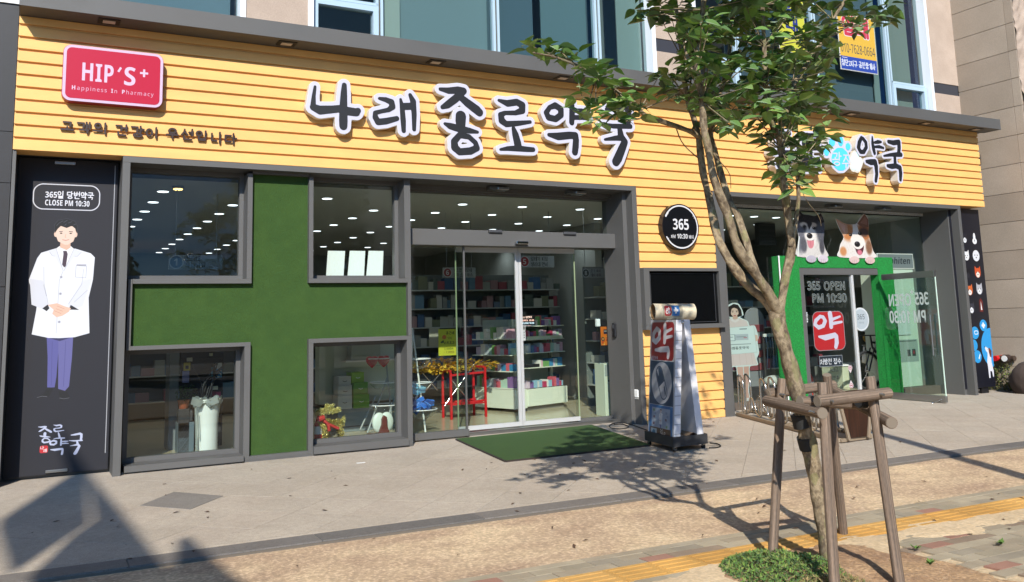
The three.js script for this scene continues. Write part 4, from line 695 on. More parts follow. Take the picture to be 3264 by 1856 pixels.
// ---------------------------------------------------------------- inside the left shop
const r1 = crop(520, 1100, 3.831), r2 = crop(980, 1080, 4.044), r3 = crop(1300, 950, 3.237), r4 = crop(1560, 900, 3.309), r5 = crop(1840, 940, 3.309);
const FL = 0.05;
M.lamp = std(0xffffff, 0.5, { emissive: new THREE.Color(0.86, 0.93, 1), emissiveIntensity: 2.2 });
M.lampWarm = std(0xffffff, 0.5, { emissive: new THREE.Color(1, 0.62, 0.2), emissiveIntensity: 3 });
{ // round downlights in the ceiling, a metre apart
  const spots = []; for (let i = 0; i < 8; i++) for (let k = 0; k < 10; k++) { const x = [1.38, 2.41, 3.45, 4.46, 5.46, 6.45, 7.48, 8.48][i]; if (k > 6 && i > 5) continue; spots.push([x, -1.55 - k, i, k]); }
  for (const x of [10.05, 11.07, 12.1]) for (const k of [0, 1, 2, 3, 4]) spots.push([x, -1.52 - k, 9, k]); for (const x of [10.55, 11.6]) spots.push([x, -1.53, 9, 0]);
  let proto = null;
  for (const [x, z, i, k] of spots) {
    let t; if (!proto) { t = proto = thing('ceiling_light', 'round white downlight set flush in the shop ceiling, in even rows', 'ceiling light', [x, 3.14, z], 'round downlights in rows in the shop ceiling'); new MB().cyl(V(x, 3.138, z), V(x, 3.149, z), 0.082, 0.082, 20).build('rim', M.white, t); new MB().cyl(V(x, 3.134, z), V(x, 3.14, z), 0.066, 0.066, 20).build('lamp_disc', M.lamp, t); }
    else { t = proto.clone(); t.name = numbered('ceiling_light'); t.position.set(x, 3.14, z); scene.add(t); }
    if ((i + k) % 3 === 0 && k < 7) { const l = new THREE.SpotLight(new THREE.Color(0.9, 0.95, 1), 1.2, 0, 1.25, 0.6, 2); l.position.set(x, 3.12, z); l.target.position.set(x, 0, z); l.castShadow = true; l.shadow.radius = 3; l.name = 'downlight'; scene.add(l, l.target); }
  }
  for (const [x, z, w] of [[1.5, -1.15, 'left'], [2.95, -1.1, 'right']]) { const t = thing('ceiling_light', 'warm yellow round lamp high in the upper ' + w + ' window by the green cross', 'ceiling light', [x, 3.1, z]); new MB().cyl(V(x, 3.12, z), V(x, 3.149, z), 0.07, 0.07, 16).build('rim', M.steel, t); for (let k = 0; k < 7; k++) { const a = k * 1.047, q = k < 6 ? 0.04 : 0; new MB().sph(V(x + q * Math.cos(a), 3.118, z + q * Math.sin(a)), 0.014, 8).build('lamp_bulb', M.lampWarm, t); } }
}
const box3 = (name, label, cat, x0, x1, y0, y1, z0, z1, mat, more, group) => { const t = thing(name, label, cat, [(x0 + x1) / 2, y0, (z0 + z1) / 2], group); new MB().box(x0, x1, y0, y1, z0, z1, 0.006).build('body', mat, t); if (more) more(t); return t; };
// numbered section signs hung from the ceiling
{
  const hang = (c, n, l1, l2, col, a, b, z, w) => {
    const p = c(a[0], a[1], z), q = c(b[0], b[1], z), t = thing('section_sign', w, 'hanging sign', [(p.x + q.x) / 2, q.y, z]), H = p.y - q.y, x0 = p.x, x1 = q.x;
    const map = canvas(512, Math.round(512 * H / (x1 - x0)), (k, W, h) => { k.fillStyle = '#9aa0a2'; k.fillRect(0, 0, W, h); k.beginPath(); k.arc(h * .5, h * .5, h * .44, 0, 7); k.fillStyle = col; k.fill(); k.strokeStyle = '#c9ced0'; k.lineWidth = h * .07; k.stroke(); k.font = 'bold ' + h * .66 + 'px sans-serif'; k.textBaseline = 'alphabetic'; k.fillStyle = '#d7dadb'; k.fillText(n, h * .31, h * .74); text(k, l1, h * 1.12, h * .06, h * .38, '#2c2f30', 0.11, { squeeze: 0.86 }); text(k, l2, h * 1.12, h * .54, h * .38, '#2c2f30', 0.11, { squeeze: 0.86 }); });
    new MB().box(x0, x1, q.y, p.y, z - 0.012, z - 0.002).build('board', M.whiteMatt, t); sheet('print', V(x0, q.y, z), V(x1, q.y, z), V(x0, p.y, z), print(map, 0.6), t);
    for (const e of [0.12, 0.88]) new MB().cyl(V(x0 + (x1 - x0) * e, p.y, z - 0.006), V(x0 + (x1 - x0) * e, 3.15, z - 0.006), 0.004, 0.004, 5).build('cord', M.steel, t);
  };
  const d = crop(1300, 700, 2.0806), w = crop(360, 480, 2.8);
  hang(d, '5', '임테기 피임', '생리대 면비', '#a8323c', [740, 240], [972, 318], -2, 'white hanging sign with a red disc, number five');
  hang(d, '6', '기초면 세정제', '소독 소화 파스', '#93343a', [232, 318], [450, 385], -2.6, 'grey hanging sign with a red disc, number six');
  hang(d, '8', '모기 파리', '개미 바퀴', '#3a4640', [1155, 325], [1337, 385], -1.6, 'grey hanging sign with a dark disc, number eight');
  hang(d, '7', '비타', '영양', '#33607f', [1300, 248], [1400, 325], -1.2, 'hanging sign with a blue disc, number seven, by the right jamb');
  hang(w, '1', '보호대', '마사지기', '#4d6c84', [497, 930], [975, 1062], -1.6, 'pale hanging sign with number one seen in the upper left window');
}
// three white boards leaning in the upper right window
for (let i = 0; i < 3; i++) { const u = crop(960, 520, 3.0328), X = [[258, 427, 240, 408], [470, 632, 447, 606], [652, 815, 628, 785]][i], z = -0.62, a = u(X[2], 1068, z), b = u(X[3], 1068, z), tl = u(X[0], 848, z - 0.12); tag(one((m) => { const q = [V(a.x, a.y - 0.05, z), V(b.x, a.y - 0.05, z), V(b.x + 0.06, tl.y, z - 0.12), V(tl.x, tl.y, z - 0.12)]; m.quad(...q); m.quad(...q.map((p) => p.clone().add(V(0, 0, -0.01))).reverse()); for (let k = 0; k < 4; k++) { const p = q[k], n = q[(k + 1) % 4]; m.quad(p, p.clone().add(V(0, 0, -0.01)), n.clone().add(V(0, 0, -0.01)), n); } }).build('white_board', M.white), ['left', 'middle', 'right'][i] + ' one of three blank white boards leaning in the upper right window', 'board', 'white boards leaning in the upper window'); }
boxPart('window_ledge', M.frameDark, B, [0.868, 4.03, 1.93, 1.98, -1.0, -0.42]);
// behind the lower left window: vase, bin, plant, hanging packs
{
  const z = -0.62, p = r1(530, 1365, z), x = r1(528, 1200, z).x, t = thing('floor_vase', 'tall white ribbed floor vase with a translucent bow in the lower left window', 'vase', [x, FL, z]);
  const prof = [[0, 0], [0.118, 0], [0.122, 0.02], [0.116, 0.2], [0.118, 0.33], [0.128, 0.46], [0.142, 0.58], [0.15, 0.61], [0.143, 0.62], [0.13, 0.58]]; for (let k = 0; k < 9; k++) prof.splice(3 + k, 0, [0.117 + (k % 2) * 0.0025, 0.08 + k * 0.025]); prof.sort((a, b) => 0); new MB().lathe(V(x, FL, z), prof.filter((q, i, a) => i === 0 || q[1] >= a[i - 1][1] || i > 15), 32).build('body', std(0xcfd0c8, 0.5), t);
  const org = new THREE.MeshPhysicalMaterial({ color: 0xa4aaa4, roughness: 0.7, transmission: 0.6, thickness: 0, side: THREE.DoubleSide });
  const bow = (f) => one((m) => { f(m); }).build('bow', org, t);
  const ruff = (pts, h) => bow((m) => { for (let i = 0; i + 1 < pts.length; i++) { const [a, b] = [pts[i], pts[i + 1]]; m.quad(V(a[0], a[1], a[2]), V(b[0], b[1], b[2]), V(b[0], b[1] + h, b[2] + 0.03), V(a[0], a[1] + h, a[2] + 0.03)); } });
  const ring = []; for (let i = 0; i <= 40; i++) { const a = i / 40 * 6.283, q = 0.135 + 0.018 * Math.sin(a * 9); ring.push([x + q * Math.cos(a), FL + 0.56 + 0.02 * Math.sin(a * 7), z + q * Math.sin(a)]); } ruff(ring, 0.07); const ring2 = ring.map(([a, b, c], i) => [x + (a - x) * 1.06, b - 0.02 + 0.015 * Math.sin(i * 1.3), z + (c - z) * 1.12]); ruff(ring2, 0.035);
  bow((m) => { for (const s of [-1, 1]) m.quad(V(x - 0.06, FL + 0.6, z + 0.16), V(x - 0.06 + s * 0.13, FL + 0.66, z + 0.19), V(x - 0.06 + s * 0.15, FL + 0.58, z + 0.2), V(x - 0.06 + s * 0.05, FL + 0.54, z + 0.18)); m.quad(V(x - 0.16, FL + 0.55, z + 0.15), V(x - 0.145, FL + 0.55, z + 0.15), V(x - 0.11, FL + 0.06, z + 0.12), V(x - 0.135, FL + 0.05, z + 0.12)); m.quad(V(x - 0.14, FL + 0.5, z + 0.16), V(x - 0.13, FL + 0.5, z + 0.16), V(x - 0.1, FL + 0.2, z + 0.14), V(x - 0.115, FL + 0.2, z + 0.14)); });
  const st = new MB(); for (let k = 0; k < 9; k++) st.tube([V(x + rr(-.04, .04), FL + 0.5, z + rr(-.04, .04)), V(x + rr(-.08, .08), FL + 0.75, z + rr(-.06, .06)), V(x + rr(-.2, .2), FL + 1.0, z + rr(-.12, .12))], 0.006, 5); st.build('stems', M.black, t);
}
{ const z = -0.95, a = r1(170, 1340, z), b = r1(372, 1340, z); box3('pedal_bin', 'grey blue tapering bin left of the white vase', 'bin', a.x, b.x, FL, FL + 0.34, z - 0.2, z, std(0x59666e, 0.35), (t) => { new MB().box(a.x + 0.02, b.x - 0.01, FL + 0.34, FL + 0.47, z - 0.2, z - 0.02, 0.02).build('lid', M.frameDark, t); }); }
{ const z = -1.0, c = r1(285, 560, z), t = thing('potted_plant', 'small green bushy plant in an orange pot behind the white vase', 'plant', [c.x, c.y - 0.25, z]); new MB().lathe(V(c.x - 0.03, c.y - 0.2, z), [[0, 0], [0.05, 0], [0.07, 0.1], [0.06, 0.1]], 16).build('pot', std(0x93482a, 0.7), t); const f = new MB(); for (let k = 0; k < 260; k++) { const a = rr(0, 6.28), q = Math.sqrt(rnd()) * 0.13, p = V(c.x + q * Math.cos(a), c.y - 0.1 + rr(0, 0.2) * (1 - q * 3), z + q * Math.sin(a) * 0.8), s = 0.02; f.tri(p, p.clone().add(V(rr(-s, s), rr(-s, s), rr(-s, s))), p.clone().add(V(rr(-s, s), rr(0, s), rr(-s, s)))); } f.build('foliage', M.leaf[1], t); new MB().box(c.x - 0.09, c.x + 0.03, FL, c.y - 0.2, z - 0.05, z + 0.05).build('stand', M.darkRoom, t); }
{ // packs hung on a display rack
  const z = -1.3, pk = [[290, 265, 80, 95, '#d7bf2e', 'K'], [275, 390, 80, 140, '#8f90c8', ''], [322, 178, 68, 44, '#d8d6c6', ''], [680, 255, 76, 70, '#cfcfd0', ''], [680, 345, 76, 110, '#2e8cbf', 'C'], [600, 330, 24, 110, '#3f9cc0', ''], [636, 525, 62, 40, '#dcdcc8', ''], [672, 610, 60, 70, '#c0497a', ''], [584, 116, 40, 36, '#d2cfae', ''], [625, 595, 50, 50, '#8c2f52', '']];
  const names = ['yellow pack hung at the left of the lower left window', 'lilac pack hung under the yellow pack', 'cream price card above the yellow pack', 'white card pack hung above the blue pack', 'blue pack with two pale rings hung right of the vase', 'slim blue pack edge-on beside the blue pack', 'cream price card above the pink packs', 'pink pack lowest right of the vase stems', 'cream card at the top of the display rack', 'dark pink pack left of the pink pack'];
  pk.forEach(([a, b, w, h, col, ch], i) => { const p = r1(a - w / 2, b - h / 2, z), q = r1(a + w / 2, b + h / 2, z), t = thing('hanging_pack', names[i], i === 2 || i === 6 || i === 8 ? 'price card' : 'product pack', [(p.x + q.x) / 2, q.y, z]); new MB().box(p.x, q.x, q.y, p.y, z - 0.02, z, 0.003).build('pack', std(new THREE.Color(col).multiplyScalar(0.8), 0.4), t); if (ch === 'C') for (const e of [0.3, 0.7]) new MB().add(new THREE.TorusGeometry(0.022, 0.006, 6, 16, 5), M4().makeTranslation((p.x + q.x) / 2, q.y + (p.y - q.y) * e, z + 0.003)).build('ring', M.white, t); if (ch === 'K') new MB().box(p.x + 0.02, q.x - 0.02, q.y + 0.02, q.y + 0.06, z, z + 0.003).build('band', M.black, t); });
  const a = r1(215, 100, z - 0.06), b = r1(735, 100, z - 0.06), t = thing('display_rack', 'dark slatted display rack behind the lower left window', 'rack', [(a.x + b.x) / 2, FL, z - 0.1]); new MB().box(a.x, b.x, FL, 1.9, z - 0.1, z - 0.06).build('panel', M.darkRoom, t); for (let k = 0; k < 12; k++) new MB().box(a.x, b.x, 0.3 + k * 0.13, 0.31 + k * 0.13, z - 0.06, z - 0.045).build('slat', M.black, t); new MB().box(a.x - 0.12, a.x - 0.02, FL, 1.9, z - 0.4, z - 0.05).build('post', std(0x6d7478, 0.5), t);
}
// behind the lower right window: reindeer, extinguisher, stand, cartons, cabinet, wire rack
{
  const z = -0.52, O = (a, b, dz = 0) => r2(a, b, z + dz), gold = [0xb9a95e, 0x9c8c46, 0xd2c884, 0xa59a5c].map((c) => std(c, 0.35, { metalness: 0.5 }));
  const a0 = O(300, 1390), t = thing('reindeer_figure', 'gold tinsel reindeer figure wearing a red scarf in the lower right window', 'reindeer figure', [a0.x, FL, z]);
  const tinsel = (name, path, r, n, mat) => { const m = new MB(), c = new THREE.CatmullRomCurve3(path); m.tube(path, r * 0.3, 6); for (let i = 0; i < n * 1.6; i++) { const p = c.getPoint(rnd()), d = V(rr(-1, 1), rr(-1, 1), rr(-1, 1)).normalize(), e = V(rr(-1, 1), rr(-1, 1), rr(-1, 1)).normalize(), q = p.clone().addScaledVector(d, r * rr(0.5, 1)); m.tri(q, q.clone().addScaledVector(e, 0.016), q.clone().addScaledVector(d, 0.02).addScaledVector(e, 0.006)); } return m.build(name, mat, t); };
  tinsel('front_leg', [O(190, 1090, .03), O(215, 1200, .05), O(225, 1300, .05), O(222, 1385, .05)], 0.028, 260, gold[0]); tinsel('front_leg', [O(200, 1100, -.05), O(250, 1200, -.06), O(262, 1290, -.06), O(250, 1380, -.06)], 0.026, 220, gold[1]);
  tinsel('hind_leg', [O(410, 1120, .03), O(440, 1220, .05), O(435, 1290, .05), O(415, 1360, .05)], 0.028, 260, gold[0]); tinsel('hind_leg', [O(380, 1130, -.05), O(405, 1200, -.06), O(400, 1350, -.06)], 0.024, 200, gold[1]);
  tinsel('trunk', [O(185, 1070), O(260, 1100), O(340, 1100), O(420, 1090)], 0.055, 900, gold[0]); tinsel('neck', [O(190, 1090), O(170, 1040), O(175, 990)], 0.04, 260, gold[2]); tinsel('head', [O(120, 955), O(170, 945), O(215, 940)], 0.034, 300, gold[2]);
  for (const [pts] of [[[O(210, 935), O(260, 900), O(320, 850)]], [[O(215, 940), O(280, 920), O(330, 900)]], [[O(230, 950), O(330, 940), O(410, 895)]], [[O(320, 940), O(370, 930), O(405, 930)]], [[O(240, 920), O(250, 880), O(260, 860)]]]) tinsel('antler', pts, 0.018, 170, gold[2]);
  tinsel('tail', [O(425, 1085), O(455, 1050), O(475, 1010)], 0.016, 120, gold[2]);
  const scarf = std(0xa8231f, 0.6), sp = (pts, r) => new MB().tube(pts, r, 8).build('scarf', scarf, t); sp([O(120, 1020, .05), O(160, 1035, .06), O(210, 1020, .05)], 0.034); sp([O(195, 1030, .05), O(250, 1090, .07), O(330, 1130, .07), O(400, 1160, .07)], 0.018); sp([O(210, 1060, .05), O(265, 1110, .07), O(280, 1190, .07)], 0.02);
}
{ const z = -0.58, p = r2(140, 1370, z), x = p.x, t = thing('fire_extinguisher', 'red fire extinguisher behind the gold reindeer', 'fire extinguisher', [x, FL, z]); new MB().lathe(V(x, FL, z), [[0, 0], [0.045, 0], [0.05, 0.02], [0.05, 0.24], [0.03, 0.29], [0.018, 0.3], [0, 0.3]], 20).build('cylinder', M.red, t); new MB().cyl(V(x, FL + 0.13, z), V(x, FL + 0.22, z), 0.0508, 0.0508, 20, true).build('label_band', M.whiteMatt, t); new MB().box(x - 0.02, x + 0.03, FL + 0.3, FL + 0.34, z - 0.015, z + 0.015, 0.004).build('valve', M.black, t); }
{ const z = -0.6, P = (a, b) => r2(a, b, z), l = P(800, 1300), r = P(1060, 1290), top = P(975, 1010), t = thing('exercise_wheel', 'brown wooden stand with two round white discs at the right of the lower window', 'stand', [(l.x + r.x) / 2, FL, z]); const y0 = FL, xm = top.x; new MB().box(l.x, r.x, y0, y0 + 0.07, z - 0.1, z + 0.1, 0.006).build('base', std(0x5e2a20, 0.5), t); extrude([new THREE.Shape([V2(xm - 0.075, y0 + 0.07), V2(xm + 0.06, y0 + 0.07), V2(xm + 0.03, y0 + 0.16), V2(xm + 0.026, top.y), V2(xm - 0.005, top.y + 0.02), V2(xm - 0.03, top.y - 0.02), V2(xm - 0.03, y0 + 0.18)])], 0.04, z + 0.02, 0.003).build('upright', std(0x5e2a20, 0.5), t); for (const s of [-0.045, 0.05]) new MB().add(new THREE.SphereGeometry(0.12, 24, 14), M4().compose(V(xm + s, y0 + 0.2, z - 0.02), new THREE.Quaternion(), V(0.75, 1, 0.3))).build('disc', std(0xc3cabb, 0.5), t); }
{ const z = -1.62, a = r2(440, 1180, z), b = r2(900, 1120, z), top = r2(480, 905, z); box3('low_cabinet', 'low grey cabinet under the cartons behind the reindeer', 'cabinet', a.x - 0.05, b.x + 0.5, FL, top.y, z - 0.5, z, std(0x707a7c, 0.5), (t) => { new MB().box(a.x - 0.05, b.x + 0.5, FL + 0.06, FL + 0.075, z, z + 0.006).build('plinth_line', M.frameDark, t); }); 
  const white = std(0xaeb2ae, 0.6), green = std(0x4c8a1c, 0.6), cart = (f, w, m, nm, x0, y0, x1, y1, dz) => { const p = f(x0, y0, z + dz), q = f(x1, y1, z + dz); return box3('carton', nm, 'carton', p.x, q.x, q.y, p.y, z + dz - 0.24, z + dz, m, (t) => { const cx = (p.x + q.x) / 2, cy = (p.y + q.y) / 2; new MB().tube([V(cx - 0.03, cy + 0.006, z + dz + 0.001), V(cx, cy - 0.006, z + dz + 0.001), V(cx + 0.03, cy + 0.004, z + dz + 0.001)], 0.004, 5).build('logo', m === white ? M.frameDark : M.white, t); new MB().box(p.x, q.x, p.y - 0.008, p.y + 0.001, z + dz - 0.24, z + dz + 0.001).build('lid', m, t); }); };
  cart(r2, 0, white, 'topmost white carton of the stack of three behind the reindeer', 400, 492, 560, 605, -0.02); cart(r2, 0, white, 'middle white carton of the stack of three', 398, 612, 572, 745, 0); cart(r2, 0, white, 'bottom white carton of the stack of three', 388, 750, 575, 900, 0.01);
  cart(r2, 0, std(0x7fae22, 0.6), 'topmost lime green carton beside the white stack', 568, 440, 730, 565, -0.06); cart(r2, 0, green, 'middle green carton beside the white stack', 590, 572, 780, 715, -0.02); cart(r2, 0, green, 'bottom green carton beside the white stack', 590, 725, 800, 895, 0);
  const bw = (c) => { const p = r2(430, 100, z - 0.3), q = r2(1000, 560, z - 0.3); box3('white_shelf', 'sunlit white shelf unit behind the green cartons', 'shelf', p.x - 0.3, q.x + 0.2, 0.4, 1.9, z - 0.5, z - 0.3, std(0xb9bfae, 0.6), (t) => { for (const y of [0.95, 1.3]) new MB().box(p.x, q.x + 0.2, y, y + 0.02, z - 0.3, z - 0.08).build('shelf_board', M.white, t); new MB().box(p.x + 0.08, p.x + 0.5, 0.97, 1.2, z - 0.28, z - 0.1, 0.01).build('drawer', std(0x8d9589, 0.6), t); }); }; bw();
}
{ // clear bowls on folding frames
  const bowl = (t, c, rx, h, tiltRim) => { const m = new MB(); m.lathe(c, [[0.02, -h], [rx * 0.7, -h * 0.8], [rx * 0.95, -h * 0.3], [rx, 0], [rx + 0.006, 0.004]], 24); m.build('bowl', M.clear, t); new MB().add(new THREE.TorusGeometry(rx, 0.007, 6, 32).rotateX(Math.PI / 2), M4().makeTranslation(c.x, c.y, c.z)).build('rim', M.white, t); };
  const rack = (label, f, z, legs, bowls, mat) => { const q = f(...legs[0][0], z), t = thing('bowl_rack', label, 'display rack', [q.x, FL, z]); for (const l of legs) { const p = l.map(([a, b, dz]) => f(a, b, z + (dz || 0))); const m = new MB(); m.poly(p, 0.012, 8); m.build('leg', mat, t); } for (const [a, b, r, h] of bowls) bowl(t, f(a, b, z), r, h); return t; };
  rack('grey folding frame with clear bowls behind the brown stand', r2, -1.25, [[[1030, 500], [775, 1205]], [[1010, 240], [1090, 1100]], [[1160, 680], [990, 1120]], [[880, 740, -.2], [680, 1170, -.2]]], [[1000, 560, 0.2, 0.1], [1000, 850, 0.2, 0.12], [910, 255, 0.15, 0.1]], std(0x8f9492, 0.4));
  { const z = -1.25, p = r2(910, 290, z); const t = thing('heart_pack', 'red heart-shaped packs in the top clear bowl', 'packs', [p.x, p.y - 0.05, z]); for (const s of [-0.09, 0.07]) { const h = new THREE.Shape(); h.moveTo(0, -0.07); h.bezierCurveTo(-0.12, 0.02, -0.06, 0.09, 0, 0.045); h.bezierCurveTo(0.06, 0.09, 0.12, 0.02, 0, -0.07); new MB().add(new THREE.ExtrudeGeometry(h, { depth: 0.03, bevelEnabled: true, bevelSize: 0.01, bevelThickness: 0.01, bevelSegments: 2 }), M4().makeTranslation(p.x + s, p.y, z)).build('heart', M.red, t); } }
  rack('white A-shaped folding frame with clear bowls at the left of the entrance', r3, -0.78, [[[45, 315], [185, 1405]], [[120, 950], [20, 1200]], [[45, 315, -.35], [30, 1200, -.35]]], [[95, 630, 0.17, 0.13], [115, 875, 0.16, 0.11], [140, 1150, 0.2, 0.12]], std(0xd8d8cf, 0.4));
  const blue = [0x2d64b4, 0x3a78c4, 0x234f96].map((c) => std(c, 0.3)); { const z = -0.78, p = r3(140, 1110, z), t = thing('blue_packets', 'heap of shiny blue packets in the lowest white-rimmed bowl', 'packets', [p.x, p.y - 0.1, z]); for (let k = 0; k < 26; k++) new MB().obox(V(p.x + rr(-.13, .13), p.y + rr(-.05, .08), z + rr(-.1, .12)), 0.11, 0.075, 0.012, [rr(-1, 1), rr(-1, 1), rr(-1, 1)], 0.005).build('packet', pick(blue), t); }
  { const z = -0.78, p = r3(80, 930, z), t = thing('pale_packets', 'pale blue packets in the middle white-rimmed bowl', 'packets', [p.x, p.y - 0.08, z]); for (let k = 0; k < 9; k++) new MB().obox(V(p.x + rr(-.06, .08), p.y + rr(-.04, .05), z + rr(-.06, .1)), 0.1, 0.08, 0.014, [rr(-.7, .7), rr(-.7, .7), rr(-.7, .7)], 0.005).build('packet', std(pick([0x7fb6cf, 0xc8d6da, 0x5aa0c4]), 0.35), t); }
}
{ // red trolley frame
  const t = thing('red_trolley', 'bright red square-tube trolley frame inside the glass doors', 'trolley', [5.72, FL, -2.2]), R = std(0xb3181c, 0.4), post = (x, z, h) => { new MB().box(x - 0.016, x + 0.016, FL, h, z - 0.016, z + 0.016, 0.004).build('leg', R, t); };
  post(5.44, -2.03, 0.72); post(5.46, -2.37, 0.76); post(6.0, -2.03, 0.78); post(5.97, -2.37, 0.78);
  const bar = (a, b) => new MB().bar(V(...a), V(...b), 0.03, 0.03, 0.004).build('rail', R, t); bar([5.44, 0.74, -2.03], [5.46, 0.74, -2.37]); bar([5.98, 0.78, -2.03], [5.97, 0.78, -2.37]); bar([5.46, 0.68, -2.05], [5.98, 0.7, -2.05]); bar([5.44, 0.26, -2.05], [6.0, 0.29, -2.05]); bar([5.44, 0.26, -2.37], [6.0, 0.29, -2.37]); new MB().box(5.45, 5.99, 0.25, 0.265, -2.37, -2.03).build('shelf', R, t);
}
{ // flower basket on crossed legs, with its notice
  const z = -2.5, c = r3(400, 690, z), t = thing('flower_basket', 'wide basket of yellow artificial leaves on crossed silver legs', 'flower basket', [c.x, FL, z]), m = [new MB(), new MB()];
  for (let k = 0; k < 700; k++) { const a = rr(0, 6.283), q = Math.sqrt(rnd()), p = V(c.x + q * 0.8 * Math.cos(a), c.y + rr(-.12, .12) * (1.2 - q) - 0.03 * q, z + q * 0.35 * Math.sin(a)), d = V(Math.cos(a) + rr(-.6, .6), rr(-.7, .5), Math.sin(a) + rr(-.6, .6)).normalize(), s = V(-d.z, rr(-.3, .3), d.x).normalize(), L = rr(.07, .12); m[k % 2].quad(p, p.clone().addScaledVector(d, L * .5).addScaledVector(s, .025), p.clone().addScaledVector(d, L), p.clone().addScaledVector(d, L * .5).addScaledVector(s, -.025)); }
  m[0].build('petals', std(0xb98a16, 0.7, { side: THREE.DoubleSide }), t); m[1].build('leaves', std(0xc9a52a, 0.7, { side: THREE.DoubleSide }), t);
  for (const [a, b, d, e, dz] of [[680, 690, 380, 1115, 0.3], [445, 835, 660, 1090, 0.3], [140, 760, 305, 950, -0.2], [345, 760, 160, 985, -0.2]]) new MB().cyl(r3(a, b, z + dz), r3(d, e, z + dz), 0.012, 0.012, 8).build('leg', M.chrome, t);
  const p0 = r3(315, 325, z + 0.4), p1 = r3(500, 590, z + 0.4), map = canvas(400, 560, (k, W, H) => { k.fillStyle = '#d6d838'; k.fillRect(0, 0, W, H); text(k, '홍근배', 170, 50, 66, '#232a1a', 0.11); blob(k, 130, 170, 50, 46, '#d8763a'); poly2(k, [[40, 270], [110, 230], [130, 280], [60, 300]], '#36502a'); text(k, '기의', 200, 165, 52, '#4a3a1a', 0.1); text(k, '비트효과', 120, 262, 62, '#23341f', 0.12); fit(k, '3,000A-', 120, 440, 230, 62, 1, '#5a6a1a'); fit(k, '~ 7,000k', 110, 510, 250, 62, 1, '#8a7a1a'); k.fillStyle = '#a8a82a'; k.fillRect(90, 520, 260, 5); });
  const s = thing('yellow_notice', 'yellow handwritten notice hanging above the flower basket', 'notice', [(p0.x + p1.x) / 2, p1.y, z + 0.4]); new MB().box(p0.x, p1.x, p1.y, p0.y, z + 0.392, z + 0.397).build('card', std(0xa8aa30, 0.6), s); sheet('print', V(p0.x, p1.y, z + 0.4), V(p1.x, p1.y, z + 0.4), V(p0.x, p0.y, z + 0.4), print(map, 0.6), s);
  const g0 = r3(220, 310, z), g1 = r3(330, 500, z); tag(new MB().box(g0.x, g1.x, g1.y, g0.y, z - 0.01, z, 0.002).build('grey_card', std(0x8b8b80, 0.6)), 'blank grey card hanging left of the yellow notice', 'card');
}
// goods on shelves: little boxes, each its own piece of stock
const goods = ['#c9c9c4', '#b8bfc4', '#d5d2c8', '#3a7fa8', '#b43c5c', '#8fb3c4', '#cdb7c4', '#6d9a5a', '#c45a66', '#e0dcd0', '#547ba0', '#d8a8b4', '#7a5a90', '#a8c4b0'].map((c) => std(new THREE.Color(c).multiplyScalar(0.85), 0.45));
{ // white gondola with five tiers
  const x0 = 6.9, x1 = 7.82, z0 = -2.95, z1 = -1.95, t = thing('gondola_shelf', 'white gondola shelf unit of medicine boxes just inside the glass doors', 'shelf unit', [7.3, FL, -2.4]), W = std(0xc9ccba, 0.5), rot = -0.27;
  t.rotation.y = 0.27; t.userData_local = true; const w = 0.9, dL = 1.0; // local frame: x along the front, z depth
  new MB().box(-w / 2, w / 2, 0.07, 0.33, -dL, 0, 0.006).build('plinth', W, t); new MB().box(-w / 2 + 0.04, w / 2 - 0.04, 0, 0.07, -dL + 0.04, -0.06).build('toe', std(0x6d6a60, 0.6), t);
  for (const x of [-w / 2 + 0.03, w / 2 - 0.03]) new MB().box(x - 0.02, x + 0.02, 0.33, 1.42, -0.34, -0.3, 0.003).build('upright', W, t);
  new MB().box(-w / 2, w / 2, 0.33, 1.42, -0.44, -0.42).build('back_panel', std(0x9aa8a0, 0.5), t);
  new MB().box(-w / 2 - 0.02, -w / 2, 0.33, 1.42, -dL, -0.4).build('side_back', std(0x84908a, 0.5), t);
  const tiers = [0.34, 0.66, 0.89, 1.1, 1.31];
  tiers.forEach((y, i) => { if (i) new MB().box(-w / 2 + 0.01, w / 2 - 0.01, y - 0.014, y, -0.42, -0.02, 0.002).build('shelf', W, t); for (let x = -w / 2 + 0.03; x < w / 2 - 0.06;) { const bw = rr(0.045, i === 1 ? 0.16 : 0.1), bh = rr(0.07, i === 4 ? 0.17 : 0.15); if (i === 1 && x < -0.2) { new MB().box(x, x + bw, y, y + 0.05, -0.16, -0.05, 0.002).build('product_box', M.black, t); } else new MB().box(x, x + bw - 0.004, y, y + bh, rr(-0.22, -0.2), rr(-0.08, -0.05), 0.002).build('product_box', pick(goods), t); x += bw; } });
  new MB().box(-w / 2 + 0.05, w / 2 - 0.04, 1.1, 1.145, -0.06, -0.028).build('price_rail', std(0xc8cdb0, 0.5), t);
  // long side facing the entrance
  for (let i = 0; i < 4; i++) { const y = [0.36, 0.62, 0.87, 1.12][i]; new MB().box(-w / 2 - 0.26, -w / 2 - 0.02, y - 0.014, y, -dL, -0.1, 0.002).build('shelf', W, t); for (let z = -dL + 0.03; z < -0.14;) { const bw = rr(0.05, 0.11), bh = rr(0.09, 0.19); new MB().box(-w / 2 - 0.2, -w / 2 - 0.06, y, y + bh, z, z + bw - 0.004, 0.002).build('product_box', pick(goods), t); z += bw; } }
  new MB().box(-w / 2 - 0.26, -w / 2, 0.05, 0.34, -dL, -0.02, 0.004).build('side_plinth', W, t);
}
